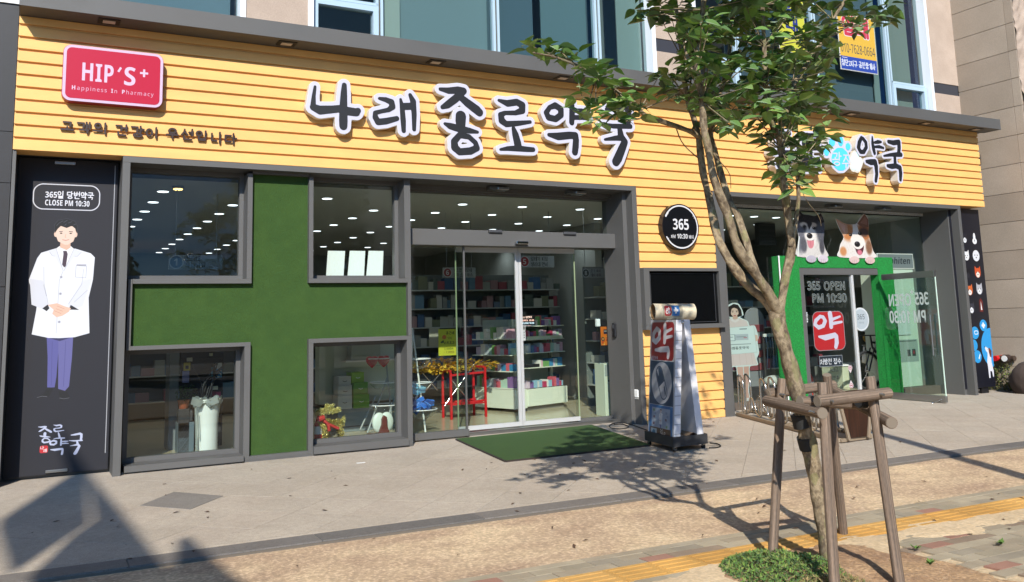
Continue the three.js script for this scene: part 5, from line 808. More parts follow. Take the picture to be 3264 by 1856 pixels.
// wall shelves at the back, stocked
function wallShelf(label, x0, x1, z, tiers, depth, step, dim) {
  const t = thing('wall_shelf', label, 'shelf unit', [(x0 + x1) / 2, FL, z]); new MB().box(x0, x1, FL, 2.3, z - 0.05, z - 0.03).build('back_panel', std(0x5c6360, 0.7), t);
  tiers.forEach((y) => { new MB().box(x0, x1, y - 0.02, y, z - 0.03, z + depth).build('shelf', std(0x8c908c, 0.6), t); for (let x = x0 + 0.03; x < x1 - 0.08;) { const w = rr(step * .6, step * 1.4), h = rr(0.1, 0.24); if (rnd() < 0.92) new MB().box(x, x + w - 0.006, y, y + h, z + depth * rr(.2, .5), z + depth * rr(.75, .95)).build('product_box', pick(dim), t); x += w; } }); return t;
}
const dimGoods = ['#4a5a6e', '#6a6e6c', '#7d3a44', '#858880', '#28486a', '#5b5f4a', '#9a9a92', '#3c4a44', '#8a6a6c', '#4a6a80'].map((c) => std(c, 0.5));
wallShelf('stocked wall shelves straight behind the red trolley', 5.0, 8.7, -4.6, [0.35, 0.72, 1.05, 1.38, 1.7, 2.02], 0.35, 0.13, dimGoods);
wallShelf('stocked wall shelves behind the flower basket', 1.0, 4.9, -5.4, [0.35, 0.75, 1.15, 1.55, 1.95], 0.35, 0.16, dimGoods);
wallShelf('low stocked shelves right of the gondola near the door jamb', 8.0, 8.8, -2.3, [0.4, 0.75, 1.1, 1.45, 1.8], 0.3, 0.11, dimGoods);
// right of the doors: white locker, orange poster, hand rail, fittings
{ const z = -0.82, a = r5(285, 1270, z), b = r5(455, 1270, z), top = r5(290, 725, z); box3('white_locker', 'narrow white cabinet inside the glass right of the doors', 'cabinet', a.x + 0.03, b.x, FL, top.y, z - 0.25, z, std(0xbcc2ae, 0.5), (t) => { new MB().box(a.x + 0.04, b.x - 0.01, top.y - 0.18, top.y - 0.02, z, z + 0.005).build('label_panel', std(0x8b918c, 0.6), t); new MB().cyl(V(a.x + 0.1, top.y - 0.25, z), V(a.x + 0.1, top.y - 0.25, z + 0.01), 0.014, 0.014, 10).build('lock', M.black, t); }); }
{ const z = -0.7, p = r5(246, 338, z), q = r5(355, 530, z), t = thing('orange_poster', 'small orange poster of food on the glass right of the doors', 'poster', [(p.x + q.x) / 2, q.y, z]); const map = canvas(256, 400, (c, W, H) => { c.fillStyle = '#e2761c'; c.fillRect(0, 0, W, H); for (let k = 0; k < 24; k++) blob(c, rr(0, W), rr(200, H), rr(10, 26), rr(8, 20), pick(['#f0a42c', '#c43a18', '#efc46a', '#a62c16'])); c.fillStyle = '#22243a'; c.fillRect(80, 60, 100, 100); fit(c, 'FOOD', 92, 110, 76, 34, 1, '#e8e4d8'); blob(c, 56, 264, 46, 46, '#3a2c22'); blob(c, 56, 264, 26, 26, '#c98a4a'); }); new MB().box(p.x - 0.01, q.x + 0.03, q.y - 0.09, p.y + 0.09, z - 0.02, z - 0.006, 0.003).build('backing', M.black, t); sheet('print', V(p.x, q.y, z - 0.004), V(q.x, q.y, z - 0.004), V(p.x, p.y, z - 0.004), print(map, 0.5), t); }
{ const z = -0.7, p = r5(205, 255, z), q = r5(248, 335, z); tag(new MB().box(p.x, q.x, q.y, p.y, z - 0.05, z, 0.01).build('alarm_box', M.white), 'little white box on the wall left of the orange poster', 'alarm box'); }
{ const z = -0.74, a = r5(432, 630, z), b = r5(450, 1270, z), t = thing('mop_stand', 'thin pole with orange joints standing right of the white cabinet', 'pole', [b.x, FL, z]); new MB().cyl(a, V(b.x, FL, z), 0.012, 0.012, 8).build('pole', std(0x8a8a5c, 0.4), t); for (const [u, v] of [[430, 672], [447, 995]]) new MB().sph(r5(u, v, z), 0.03, 10, [1, 0.9, 0.8]).build('joint', std(0xc98a1e, 0.4), t); new MB().box(a.x - 0.025, a.x + 0.025, a.y, a.y + 0.06, z - 0.01, z + 0.01, 0.005).build('head', M.white, t); }
{ const z = -0.58, p = r4(350, 460, z), q = r4(382, 615, z); const map = canvas(64, 256, (c, W, H) => { c.fillStyle = '#cfd2cc'; c.fillRect(0, 0, W, H); c.fillStyle = '#25272a'; c.fillRect(14, 8, 36, 60); text(c, '자동문', 18, 80, 26, '#3a3d40', .1); for (let k = 0; k < 3; k++) { c.fillRect(20, 110 + k * 40, 24, 22); } }); const t = thing('door_notice', 'narrow white strip notice stuck on the right door leaf', 'notice', [(p.x + q.x) / 2, q.y, z]); new MB().box(p.x, q.x, q.y, p.y, z - 0.002, z).build('sticker', M.white, t); sheet('print', V(p.x, q.y, z + 0.001), V(q.x, q.y, z + 0.001), V(p.x, p.y, z + 0.001), print(map, .5), t); }
{ const z = -1.2, p = r4(345, 355, z), q = r4(480, 445, z); const em = canvas(256, 168, (c, W, H) => { c.fillStyle = '#000'; c.fillRect(0, 0, W, H); text(c, '365 당번약국', 6, 8, 40, '#ffd8c8', .13, { squeeze: .8 }); fit(c, 'OPEN  09:00', 6, 104, 236, 44, 1, '#ffc8b8'); fit(c, 'CLOSE 10:30', 6, 156, 236, 44, 1, '#d8f0ff'); }); const t = thing('led_sign', 'small lit three-line LED sign behind the right door leaf', 'LED sign', [(p.x + q.x) / 2, q.y, z]); new MB().box(p.x - 0.01, q.x + 0.01, q.y - 0.01, p.y + 0.01, z - 0.04, z - 0.003).build('case', M.black, t); sheet('led_screen', V(p.x, q.y, z), V(q.x, q.y, z), V(p.x, p.y, z), std(0x050505, .4, { emissive: 0xffffff, emissiveMap: em, emissiveIntensity: 1.6 }), t); }
// ---------------------------------------------------------------- the right shop: turf portal, doors, cut-outs, goods
const r6 = crop(2300, 640, 2.348), r7 = crop(2540, 820, 3.165), r8 = crop(2840, 780, 2.696), p4 = crop(2300, 580, 3.466);
{
  const t = thing('turf_portal', 'bright green turf portal framing the door of the right shop', 'portal', [12.0, 0, -0.66]), s = new THREE.Shape([[10.66, -0.04], [11.09, -0.04], [11.09, 2.185], [12.98, 2.185], [12.98, -0.06], [13.37, -0.06], [13.37, 2.375], [10.66, 2.375]].map((p) => V2(...p)));
  extrude([s], 0.17, -0.76).build('arch', M.portal, t); new MB().box(10.645, 10.662, -0.03, 2.378, -0.6, -0.583, 0.003).build('corner_strip', M.white, t);
}
{ // fixed door leaf with writing
  const t = thing('glass_door', 'closed glass door with dark lettering and a red sticker inside the green portal', 'door', [11.7, 0, -0.64]), F = M.frame;
  new MB().box(11.09, 11.19, -0.04, 2.185, -0.72, -0.6, 0.003).build('jamb', F, t); new MB().box(11.19, 12.98, 2.07, 2.185, -0.72, -0.6, 0.003).build('head', F, t); new MB().box(11.19, 12.33, 0.0, 0.1, -0.67, -0.63).build('bottom_rail', M.steel, t);
  new MB().box(12.325, 12.375, 0.0, 2.07, -0.67, -0.61, 0.008).build('stile', M.aluBright, t); new MB().quad(V(11.19, 0.1, -0.65), V(12.325, 0.1, -0.65), V(12.325, 2.07, -0.65), V(11.19, 2.07, -0.65)).build('pane', M.glass, t);
  const z = -0.645, dec = (name, x0, y0, x1, y1, w, h, f, label, zz = z) => { const p = r7(x0, y0, zz), q = r7(x1, y1, zz); return sheet(name, V(p.x, q.y, zz), V(q.x, q.y, zz), V(p.x, p.y, zz), print(canvas(w, h, f), 0.5, { transparent: true, alphaTest: 0.4, side: THREE.DoubleSide }), t, label); };
  const open = (col, rim) => (c, W, H) => { c.lineJoin = 'round'; for (const [s, x, y, w] of [['365', 4, 190, 206], ['OPEN', 262, 196, 355], ['PM 10:30', 60, 400, 560]]) { c.save(); c.textBaseline = 'alphabetic'; c.font = '190px sans-serif'; const m = c.measureText(s).width; c.translate(x, y); c.scale(w / m, 1); c.strokeStyle = rim; c.lineWidth = 12; c.strokeText(s, 0, 0); c.fillStyle = col; c.fillText(s, 0, 0); c.restore(); } c.fillStyle = col; c.fillRect(216, 30, 50, 16); c.fillRect(233, 12, 16, 52); };
  M.openText = canvas(640, 420, open('#e4f2ea', '#cfe4da'));
  dec('lettering', 98, 215, 520, 460, 640, 420, open('#101214', '#aab4b0'));
  dec('red_sticker', 148, 545, 502, 938, 512, 512, (c, W, H) => { rrect(c, 6, 6, 500, 500, 90); c.fillStyle = '#8d8a8c'; c.fill(); rrect(c, 14, 14, 484, 484, 84); c.fillStyle = '#b51f25'; c.fill(); brush(c, [[[130, 70, 22], [60, 120, 26], [40, 170, 24], [95, 210, 26], [170, 190, 26], [205, 130, 28], [180, 80, 22], [130, 70, 22]], [[290, 36, 34], [300, 120, 34], [295, 205, 30]], [[330, 110, 20], [450, 78, 14]], [[330, 165, 22], [470, 148, 16]], [[90, 325, 14], [190, 340, 36], [340, 315, 34], [365, 330, 30], [365, 410, 32], [345, 465, 26]]], '#c9c6d4'); }, 'red square sticker with two white brush characters');
  dec('name_plate', 225, 1000, 467, 1095, 400, 150, (c, W, H) => { c.fillStyle = '#202a34'; c.fillRect(0, 0, W, H); c.strokeStyle = '#9aa0a4'; c.lineWidth = 6; c.strokeRect(3, 3, W - 6, H - 6); text(c, '처방전 접수', 12, 38, 84, '#dfe2e4', 0.1, { squeeze: 0.82 }); });
  dec('list', 330, 1105, 450, 1420, 240, 630, (c) => { ['피보고', '비인후', '안과고', '모든'].forEach((s, i) => text(c, s, i > 1 ? 60 : 12, 20 + i * 165, 88, '#2a2f30', 0.1, { squeeze: 0.8 })); });
  dec('small_line', 160, 490, 390, 515, 230, 25, (c) => { c.fillStyle = '#15181a'; for (let k = 0; k < 12; k++) c.fillRect(k * 19, 4 + (k % 3) * 3, 14, 14); });
  dec('white_lettering', 72, 555, 130, 660, 120, 200, (c) => { text(c, '동', 8, 4, 90, '#dfe6e4', 0.14); text(c, '물', 8, 104, 90, '#dfe6e4', 0.14); });
  for (const [x, y, i] of [[540, 1130, 0], [550, 1283, 1]]) dec('drop_sticker', x - 27, y - 42, x + 27, y + 42, 128, 192, (c) => { c.beginPath(); c.arc(64, i ? 124 : 68, 58, 0, 7); c.fillStyle = '#e3d4d4'; c.fill(); poly2(c, i ? [[14, 96], [64, 4], [114, 96]] : [[14, 96], [64, 188], [114, 96]], '#e3d4d4'); c.beginPath(); c.arc(64, i ? 124 : 68, 42, 0, 7); c.strokeStyle = '#a24a52'; c.lineWidth = 10; c.stroke(); c.fillStyle = '#a24a52'; c.fillRect(34, i ? 114 : 58, 60, 20); });
}
{ const z = -0.7, c = r7(650, 627, z), r = 0.2, t = thing('round_notice', 'round silver white notice behind the door stile, number 365', 'notice', [c.x, c.y - r, z]); new MB().cyl(V(c.x, c.y, z - 0.012), V(c.x, c.y, z - 0.002), r, r, 40).build('disc', M.whiteMatt, t); const map = canvas(256, 256, (k) => { k.fillStyle = '#b9c3c8'; k.fillRect(0, 0, 256, 256); fit(k, '365', 66, 128, 124, 76, 0, '#3a4246'); text(k, '연중무휴', 84, 156, 22, '#8a9498', .1); k.strokeStyle = '#e3e8ea'; k.lineWidth = 10; k.beginPath(); k.arc(128, 128, 118, 0, 7); k.stroke(); }); const m = new MB(); m.keepUV = true; m.add(new THREE.CircleGeometry(r - 0.003, 40), M4().makeTranslation(c.x, c.y, z - 0.001)).build('face', print(map, 0.3), t); }
{ // open door leaf
  const hx = 12.9, hz = -0.45, W = 1.1, t = thing('open_glass_door', 'open glass door swung out towards the pavement, lettering seen mirrored', 'door', [hx, gy(12.9), hz]); t.rotation.y = -Math.atan2(1.1, -0.1); t.userData_local = true;
  new MB().box(0, W, 0.015, 0.115, -0.025, 0.025, 0.003).build('bottom_rail', M.steel, t); new MB().box(0, W, 2.0, 2.1, -0.025, 0.025, 0.003).build('top_rail', M.steel, t); new MB().quad(V(0, 0.115, 0), V(W, 0.115, 0), V(W, 2.0, 0), V(0, 2.0, 0)).build('pane', M.glassGreen, t);
  new MB().box(W - 0.012, W, 0.115, 2.0, -0.007, 0.007).build('pane_edge', std(0xb9cfc0, 0.2), t);
  for (const s of [-1, 1]) { const m = new MB(), x = W - 0.13; m.cyl(V(x, 0.75, s * 0.05), V(x, 1.4, s * 0.05), 0.014, 0.014, 12); for (const y of [0.85, 1.3]) m.cyl(V(x, y, 0), V(x, y, s * 0.05), 0.009, 0.009, 8); m.build('pull_handle', M.steel, t); }
  sheet('lettering', V(W - 0.16, 1.25, 0.004), V(0.06, 1.25, 0.004), V(W - 0.16, 1.83, 0.004), print(M.openText, 0.5, { transparent: true, alphaTest: 0.4, side: THREE.DoubleSide }), t);
  const k = new MB(); k.cyl(V(W - 0.08, 0.06, 0.03), V(W - 0.2, -0.01, 0.09), 0.008, 0.008, 8); k.sph(V(W - 0.2, 0.0, 0.09), 0.018, 10); k.build('door_stop', M.chrome, t);
}
// dogs looking over the portal, and the woman holding a card: flat printed cut-outs
function cutPx(t, name, c, z, x0, y0, x1, y1, outline, draw, px = 512) {
  const a = c(x0, y1, z), b = c(x1, y0, z), w = b.x - a.x, h = b.y - a.y, W = px, H = Math.round(px * (y1 - y0) / (x1 - x0)), k = W / (x1 - x0);
  const map = canvas(W, H, (g) => { g.scale(k, k); g.translate(-x0, -y0); draw(g); });
  const geo = cutout(outline.map(([u, v]) => [(u - x0) / (x1 - x0), (y1 - v) / (y1 - y0)]), w, h, 0.008), m = new THREE.Mesh(geo, [print(map, 0.55), M.white]);
  m.name = name; m.position.set(a.x - t.position.x, a.y - t.position.y, z - t.position.z); t.add(m); return m;
}
const smooth = (pts, n = 5) => new THREE.CatmullRomCurve3(pts.map(([a, b]) => V(a, b, 0)), true, 'catmullrom', 0.4).getPoints(pts.length * n).slice(0, -1).map((p) => [p.x, p.y]);
{
  const soft = (c, x, y, rx, ry, col, a = 1) => { const g = c.createRadialGradient(0, 0, 0, 0, 0, 1); g.addColorStop(0, col); g.addColorStop(0.6, col); g.addColorStop(1, col + '00'); c.save(); c.globalAlpha = a; c.translate(x, y); c.scale(rx, ry); c.fillStyle = g; c.beginPath(); c.arc(0, 0, 1, 0, 7); c.fill(); c.restore(); };
  const fur = (c, x0, y0, x1, y1, cols, n) => { for (let i = 0; i < n; i++) { const x = rr(x0, x1), y = rr(y0, y1); c.strokeStyle = pick(cols); c.globalAlpha = 0.25; c.lineWidth = 2; c.beginPath(); c.moveTo(x, y); c.lineTo(x + rr(-6, 6), y + rr(6, 18)); c.stroke(); } c.globalAlpha = 1; };
  const eye = (c, x, y, r) => { blob(c, x, y, r, r * .95, '#2a1a12'); blob(c, x, y, r * .6, r * .6, '#0c0a0a'); blob(c, x - r * .25, y - r * .3, r * .22, r * .22, '#f0ece4'); };
  const face = (c, x, y, k) => { blob(c, x, y, 30 * k, 32 * k, '#1b1718'); blob(c, x - 8 * k, y - 14 * k, 10 * k, 5 * k, '#6a6468'); };
  const paw = (t, x, y, rx, ry, col) => { const z = -0.566; cutPx(t, 'paw', p4, z, x - rx, y - ry, x + rx, y + ry, smooth(circ(x, y, rx - 1, ry - 1, 12).slice(0, -1), 2), (c) => { c.fillStyle = col; c.fillRect(x - rx, y - ry, 2 * rx, 2 * ry); c.strokeStyle = '#b9a4a4'; c.lineWidth = 5; for (const d of [-.35, 0, .35]) { c.beginPath(); c.moveTo(x + d * rx, y + ry); c.lineTo(x + d * rx * .9, y); c.stroke(); } }, 96); };
  const z = -0.585;
  { const q = p4(980, 822, z), t = thing('husky_cutout', 'printed cut-out of a black and white dog peering over the green portal', 'dog cut-out', [q.x, q.y, z]);
    cutPx(t, 'board', p4, z, 828, 305, 1128, 826, smooth([[836, 824], [850, 700], [862, 620], [852, 520], [858, 420], [868, 312], [915, 366], [975, 374], [1035, 382], [1096, 345], [1120, 420], [1122, 470], [1112, 570], [1100, 650], [1112, 740], [1126, 824]], 4), (c) => {
      c.fillStyle = '#dcd6cf'; c.fillRect(800, 280, 360, 570); soft(c, 980, 450, 160, 150, '#2c2a2e'); soft(c, 870, 620, 60, 200, '#6e6f78'); soft(c, 1085, 560, 60, 170, '#5a5b63'); poly2(c, [[856, 420], [868, 312], [920, 372], [900, 460]], '#221f22'); poly2(c, [[1040, 400], [1096, 345], [1124, 440], [1090, 470]], '#221f22'); poly2(c, [[872, 400], [874, 345], [900, 380]], '#6a5a58'); poly2(c, [[1070, 410], [1096, 370], [1108, 430]], '#7a6660');
      soft(c, 980, 590, 62, 160, '#f0ebe4'); soft(c, 915, 480, 44, 34, '#e8e1d8'); soft(c, 1010, 480, 44, 34, '#d8c9b8'); poly2(c, [[940, 400], [985, 380], [1000, 470], [965, 540]], '#2c2a2e'); soft(c, 905, 700, 36, 100, '#5b5a60'); soft(c, 1080, 720, 30, 90, '#4b4a50'); fur(c, 840, 380, 1120, 820, ['#26242a', '#8a8890', '#f2eee8'], 700); soft(c, 968, 600, 56, 70, '#f2ede6');
      eye(c, 922, 498, 17); eye(c, 1016, 515, 17); face(c, 967, 600, .95); c.strokeStyle = '#3a2a2a'; c.lineWidth = 5; c.beginPath(); c.moveTo(935, 645); c.quadraticCurveTo(967, 668, 1010, 640); c.stroke(); c.beginPath(); c.moveTo(938, 650); c.quadraticCurveTo(940, 735, 972, 738); c.quadraticCurveTo(1005, 730, 1006, 650); c.fillStyle = '#d88890'; c.fill(); c.strokeStyle = '#a85a64'; c.lineWidth = 3; c.beginPath(); c.moveTo(970, 660); c.lineTo(972, 720); c.stroke();
      c.strokeStyle = '#e8efe8'; c.lineWidth = 10; c.beginPath(); c.moveTo(840, 824); c.lineTo(856, 690); c.lineTo(866, 610); c.stroke(); });
    paw(t, 990, 852, 54, 40, '#bfb9c4'); paw(t, 1120, 852, 54, 42, '#d8cdd4'); }
  { const q = p4(1470, 830, z), t = thing('corgi_cutout', 'printed cut-out of a tan and white dog with big ears over the portal', 'dog cut-out', [q.x, q.y, z]);
    cutPx(t, 'board', p4, z, 1278, 350, 1660, 835, smooth([[1300, 832], [1302, 760], [1322, 690], [1356, 622], [1322, 540], [1290, 425], [1345, 455], [1400, 478], [1490, 470], [1540, 395], [1580, 358], [1612, 400], [1616, 500], [1604, 570], [1618, 640], [1640, 760], [1654, 832]], 4), (c) => {
      c.fillStyle = '#e9e2da'; c.fillRect(1250, 320, 440, 540); soft(c, 1400, 560, 80, 120, '#c9834e'); soft(c, 1560, 560, 90, 120, '#b06c3e'); poly2(c, [[1288, 422], [1400, 482], [1400, 570], [1350, 620]], '#d9a684'); poly2(c, [[1305, 450], [1380, 495], [1370, 580]], '#e6b7a4'); poly2(c, [[1500, 470], [1582, 358], [1616, 420], [1612, 500], [1560, 510]], '#8a5c48'); poly2(c, [[1530, 460], [1585, 385], [1604, 430], [1600, 480]], '#a87a68'); soft(c, 1340, 770, 40, 60, '#cf8f5c'); soft(c, 1600, 720, 40, 100, '#8a6248');
      poly2(c, [[1455, 475], [1490, 475], [1515, 560], [1560, 640], [1560, 740], [1440, 740], [1420, 640], [1448, 560]], '#f2ece4'); fur(c, 1300, 430, 1640, 830, ['#c78048', '#f4eee6', '#8c5a38'], 650); soft(c, 1485, 660, 70, 80, '#f2ece4'); soft(c, 1560, 560, 60, 60, '#5b4238'); eye(c, 1424, 592, 17); eye(c, 1520, 575, 20); face(c, 1484, 690, .95);
      c.beginPath(); c.moveTo(1430, 700); c.quadraticCurveTo(1490, 790, 1550, 700); c.quadraticCurveTo(1540, 800, 1500, 806); c.quadraticCurveTo(1468, 800, 1462, 745); c.closePath(); c.fillStyle = '#5a2a30'; c.fill(); soft(c, 1502, 778, 30, 34, '#d97a8c'); });
    paw(t, 1466, 862, 52, 40, '#e3c4bd'); paw(t, 1640, 866, 50, 40, '#e0bdb6'); }
}
{ const z = -0.8, q = r6(140, 1515, z), t = thing('woman_cutout', 'life-size cut-out of a woman in pale pink holding a white card', 'cut-out figure', [q.x, q.y, z]);
  cutPx(t, 'board', r6, z, 36, 756, 262, 1516, smooth([[150, 1512], [142, 1420], [112, 1330], [106, 1252], [60, 1246], [42, 1100], [40, 930], [58, 895], [92, 878], [66, 866], [66, 830], [78, 785], [112, 762], [146, 770], [166, 815], [172, 858], [150, 874], [196, 905], [206, 940], [240, 944], [258, 1030], [250, 1070], [256, 1150], [238, 1200], [244, 1246], [192, 1256], [188, 1340], [176, 1440], [184, 1500], [172, 1514]], 4), (c) => {
    c.fillStyle = '#e7f0ec'; c.fillRect(0, 700, 300, 900); poly2(c, [[76, 868], [74, 830], [84, 790], [114, 770], [142, 778], [160, 818], [164, 862], [140, 872]], '#241a18'); poly2(c, [[92, 812], [116, 800], [142, 812], [142, 848], [118, 880], [96, 852]], '#eac9b6'); poly2(c, [[104, 862], [134, 862], [136, 890], [104, 890]], '#dbb49e'); poly2(c, [[84, 850], [86, 800], [112, 780], [98, 820], [92, 856]], '#2a1d1a'); poly2(c, [[146, 856], [150, 806], [124, 780], [140, 822]], '#2a1d1a'); blob(c, 106, 832, 5, 3, '#2a1a16'); blob(c, 131, 832, 5, 3, '#2a1a16'); c.fillStyle = '#3a2a24'; c.fillRect(99, 823, 14, 3); c.fillRect(125, 823, 14, 3); blob(c, 118, 846, 3, 2.5, '#cf9f8a'); blob(c, 118, 860, 9, 3.5, '#c0605c');
    poly2(c, [[58, 898], [98, 882], [118, 892], [140, 880], [190, 905], [200, 950], [200, 1150], [50, 1150], [46, 940]], '#e9d6d0'); poly2(c, [[98, 880], [118, 900], [140, 880], [146, 896], [118, 914], [92, 898]], '#f2e6e2'); poly2(c, [[58, 1140], [220, 1140], [240, 1242], [62, 1242]], '#ecd5d0'); c.strokeStyle = '#dcc2bd'; c.lineWidth = 2; for (const x of [90, 130, 170, 205]) { c.beginPath(); c.moveTo(x, 1150); c.lineTo(x + 4, 1240); c.stroke(); } poly2(c, [[226, 1010], [252, 1016], [254, 1060], [238, 1066], [226, 1050]], '#eac4b0'); poly2(c, [[112, 1252], [148, 1252], [150, 1360], [168, 1500], [152, 1500], [136, 1420], [118, 1350]], '#e2b3a2'); poly2(c, [[152, 1252], [186, 1252], [182, 1340], [172, 1440], [178, 1500], [160, 1500], [156, 1400]], '#dcab9a'); poly2(c, [[150, 1490], [182, 1490], [182, 1512], [152, 1512]], '#e9e2de');
    poly2(c, [[44, 955], [232, 942], [242, 1148], [56, 1156]], '#e6f2ee'); c.strokeStyle = '#b9c8c4'; c.lineWidth = 2; c.stroke(); c.strokeStyle = '#6a747a'; c.lineWidth = 3; c.strokeRect(62, 1006, 48, 46); c.fillStyle = '#c3cbce'; c.fillRect(112, 1004, 82, 46); c.fillStyle = '#8c959a'; for (const x of [70, 120, 148]) c.fillRect(x, 1022, 30, 5); c.fillStyle = '#c98a94'; c.fillRect(164, 1028, 22, 8); c.fillStyle = '#4a5a6a'; c.fillRect(142, 962, 46, 6); c.fillStyle = '#9aa2a4'; c.fillRect(58, 1078, 150, 6); text(c, '나래종로약국', 64, 1098, 22, '#3a3f42', .11); }, 420);
  new MB().box(q.x - 0.2, q.x + 0.25, 0.045, 0.06, z - 0.3, z + 0.02).build('base', M.whiteMatt, t);
}
// cabinet with its sign, notices and boards behind the open door
{ const z = -0.95, x0 = 13.42, x1 = 14.36, t = thing('health_cabinet', 'white cabinet with a grey header sign behind the open door', 'cabinet', [13.9, 0.05, z - 0.2]); new MB().box(x0, x1, 0.05, 2.2, z - 0.4, z, 0.006).build('body', std(0xb9c4b4, 0.5), t); new MB().box(x0 - 0.02, x1 + 0.02, 2.2, 2.48, z - 0.42, z + 0.02, 0.006).build('header', M.whiteMatt, t);
  const map = canvas(512, 140, (c, W, H) => { c.fillStyle = '#8f9699'; c.fillRect(0, 0, W, H); c.strokeStyle = '#1f2a36'; c.lineWidth = 13; c.beginPath(); c.arc(90, 72, 28, 0, 7); c.stroke(); c.beginPath(); c.moveTo(34, 60); c.quadraticCurveTo(44, 100, 80, 98); c.stroke(); c.fillStyle = '#8f9699'; c.fillRect(96, 58, 44, 10); c.save(); c.transform(1, 0, -0.2, 1, 20, 0); fit(c, 'phiten', 160, 98, 310, 90, 1, '#1f2a36'); c.restore(); });
  sheet('header_print', V(x0, 2.215, z + 0.022), V(x1, 2.215, z + 0.022), V(x0, 2.465, z + 0.022), print(map, 0.4), t);
  new MB().box(x0 + 0.06, x0 + 0.72, 1.0, 1.56, z, z + 0.02, 0.01).build('white_panel', std(0xb4beb8, 0.4), t); const n2 = canvas(420, 220, (c, W, H) => { c.fillStyle = '#b4c0b8'; c.fillRect(0, 0, W, H); c.fillStyle = '#3c4846'; for (let k = 0; k < 26; k++) c.fillRect(12 + k * 15, 10, 10, 12); for (let r = 0; r < 3; r++) for (let k = 0; k < 9; k++) c.fillRect(20 + k * 16 + r * 3, 110 + r * 26, 11, 15); c.fillRect(262, 100, 44, 66); c.fillRect(330, 96, 52, 70); c.fillStyle = '#a03a44'; c.fillRect(342, 112, 26, 34); });
  sheet('notice_print', V(x0 + 0.1, 0.52, z + 0.004), V(x1 - 0.05, 0.52, z + 0.004), V(x0 + 0.1, 0.92, z + 0.004), print(n2, 0.5), t); }
// bicycle
{
  const z = -1.15, c = r7(715, 1185, z), R = 0.335, cy = FL + R + 0.01, ax = c.x, bx = ax + 1.02, t = thing('bicycle', 'black bicycle standing inside the right shop, front wheel in the doorway', 'bicycle', [ax + 0.5, FL, z]), K = std(0x1b1c20, 0.4);
  for (const [x, n] of [[ax, 'wheel'], [bx, 'wheel']]) { const w = new MB().add(new THREE.TorusGeometry(R, 0.024, 10, 48), M4().makeTranslation(x, cy, z)).build(n, M.rubber, t); new MB().add(new THREE.TorusGeometry(R - 0.03, 0.01, 8, 40), M4().makeTranslation(x, cy, z)).build('rim', M.steel, w); const s = new MB(); for (let k = 0; k < 14; k++) { const a = k * 0.4488; s.cyl(V(x, cy, z + (k % 2 ? .02 : -.02)), V(x + (R - 0.03) * Math.cos(a), cy + (R - 0.03) * Math.sin(a), z), 0.0016, 0.0016, 4); } s.cyl(V(x, cy, z - 0.04), V(x, cy, z + 0.04), 0.018, 0.018, 10); s.build('spokes', M.steel, w); }
  const fr = new MB(), hd = V(ax + 0.17, cy + 0.5, z), bb = V(ax + 0.56, cy - 0.03, z), st = V(ax + 0.66, cy + 0.42, z); fr.cyl(hd, st, 0.017, 0.017, 10); fr.cyl(hd.clone().add(V(0.02, -0.1, 0)), bb, 0.02, 0.02, 10); fr.cyl(bb, st.clone().add(V(0.03, 0.08, 0)), 0.016, 0.016, 10); for (const s of [-.05, .05]) { fr.cyl(bb.clone().add(V(0, 0, s * .5)), V(bx, cy, z + s), 0.01, 0.01, 8); fr.cyl(st.clone().add(V(0, 0, s * .4)), V(bx, cy, z + s), 0.009, 0.009, 8); } fr.build('frame', K, t);
  const fk = new MB(); for (const s of [-.045, .045]) fk.cyl(hd.clone().add(V(0.01, -0.1, s)), V(ax, cy, z + s), 0.013, 0.013, 8); fk.cyl(hd.clone().add(V(0.01, -0.1, 0)), hd.clone().add(V(-0.02, 0.12, 0)), 0.016, 0.016, 8); fk.build('fork', K, t); new MB().cyl(hd.clone().add(V(-0.02, 0.12, -0.28)), hd.clone().add(V(-0.02, 0.12, 0.28)), 0.012, 0.012, 8).build('handlebar', K, t); new MB().sph(st.clone().add(V(0.03, 0.14, 0)), 0.1, 12, [1.3, 0.35, 0.7]).build('saddle', M.black, t); new MB().cyl(bb.clone().add(V(0, 0, 0.05)), bb.clone().add(V(0.09, -0.14, 0.06)), 0.01, 0.01, 6).build('crank', M.steel, t);
}
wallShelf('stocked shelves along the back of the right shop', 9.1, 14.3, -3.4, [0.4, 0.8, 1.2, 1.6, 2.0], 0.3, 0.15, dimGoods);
{ const z = -1.6, a = r6(195, 1300, z), b = r6(302, 800, z), w = b.x - a.x, s = new THREE.Shape(); s.moveTo(a.x, FL); s.lineTo(b.x, FL); s.lineTo(b.x, b.y - w / 2); s.absarc(a.x + w / 2, b.y - w / 2, w / 2, 0, Math.PI); s.lineTo(a.x, FL); const t = thing('arched_board', 'tall arch-topped grey display board with faded red marks behind the woman cut-out', 'display board', [a.x + w / 2, FL, z]); extrude([s], 0.03, z).build('board', std(0x77787a, 0.6), t); for (const y of [0.5, 0.72, 0.95, 1.15]) new MB().box(a.x + 0.03, b.x - 0.03, y, y + 0.12, z + 0.03, z + 0.05, 0.004).build('packet_row', std(0x7a3a40, 0.6), t); }
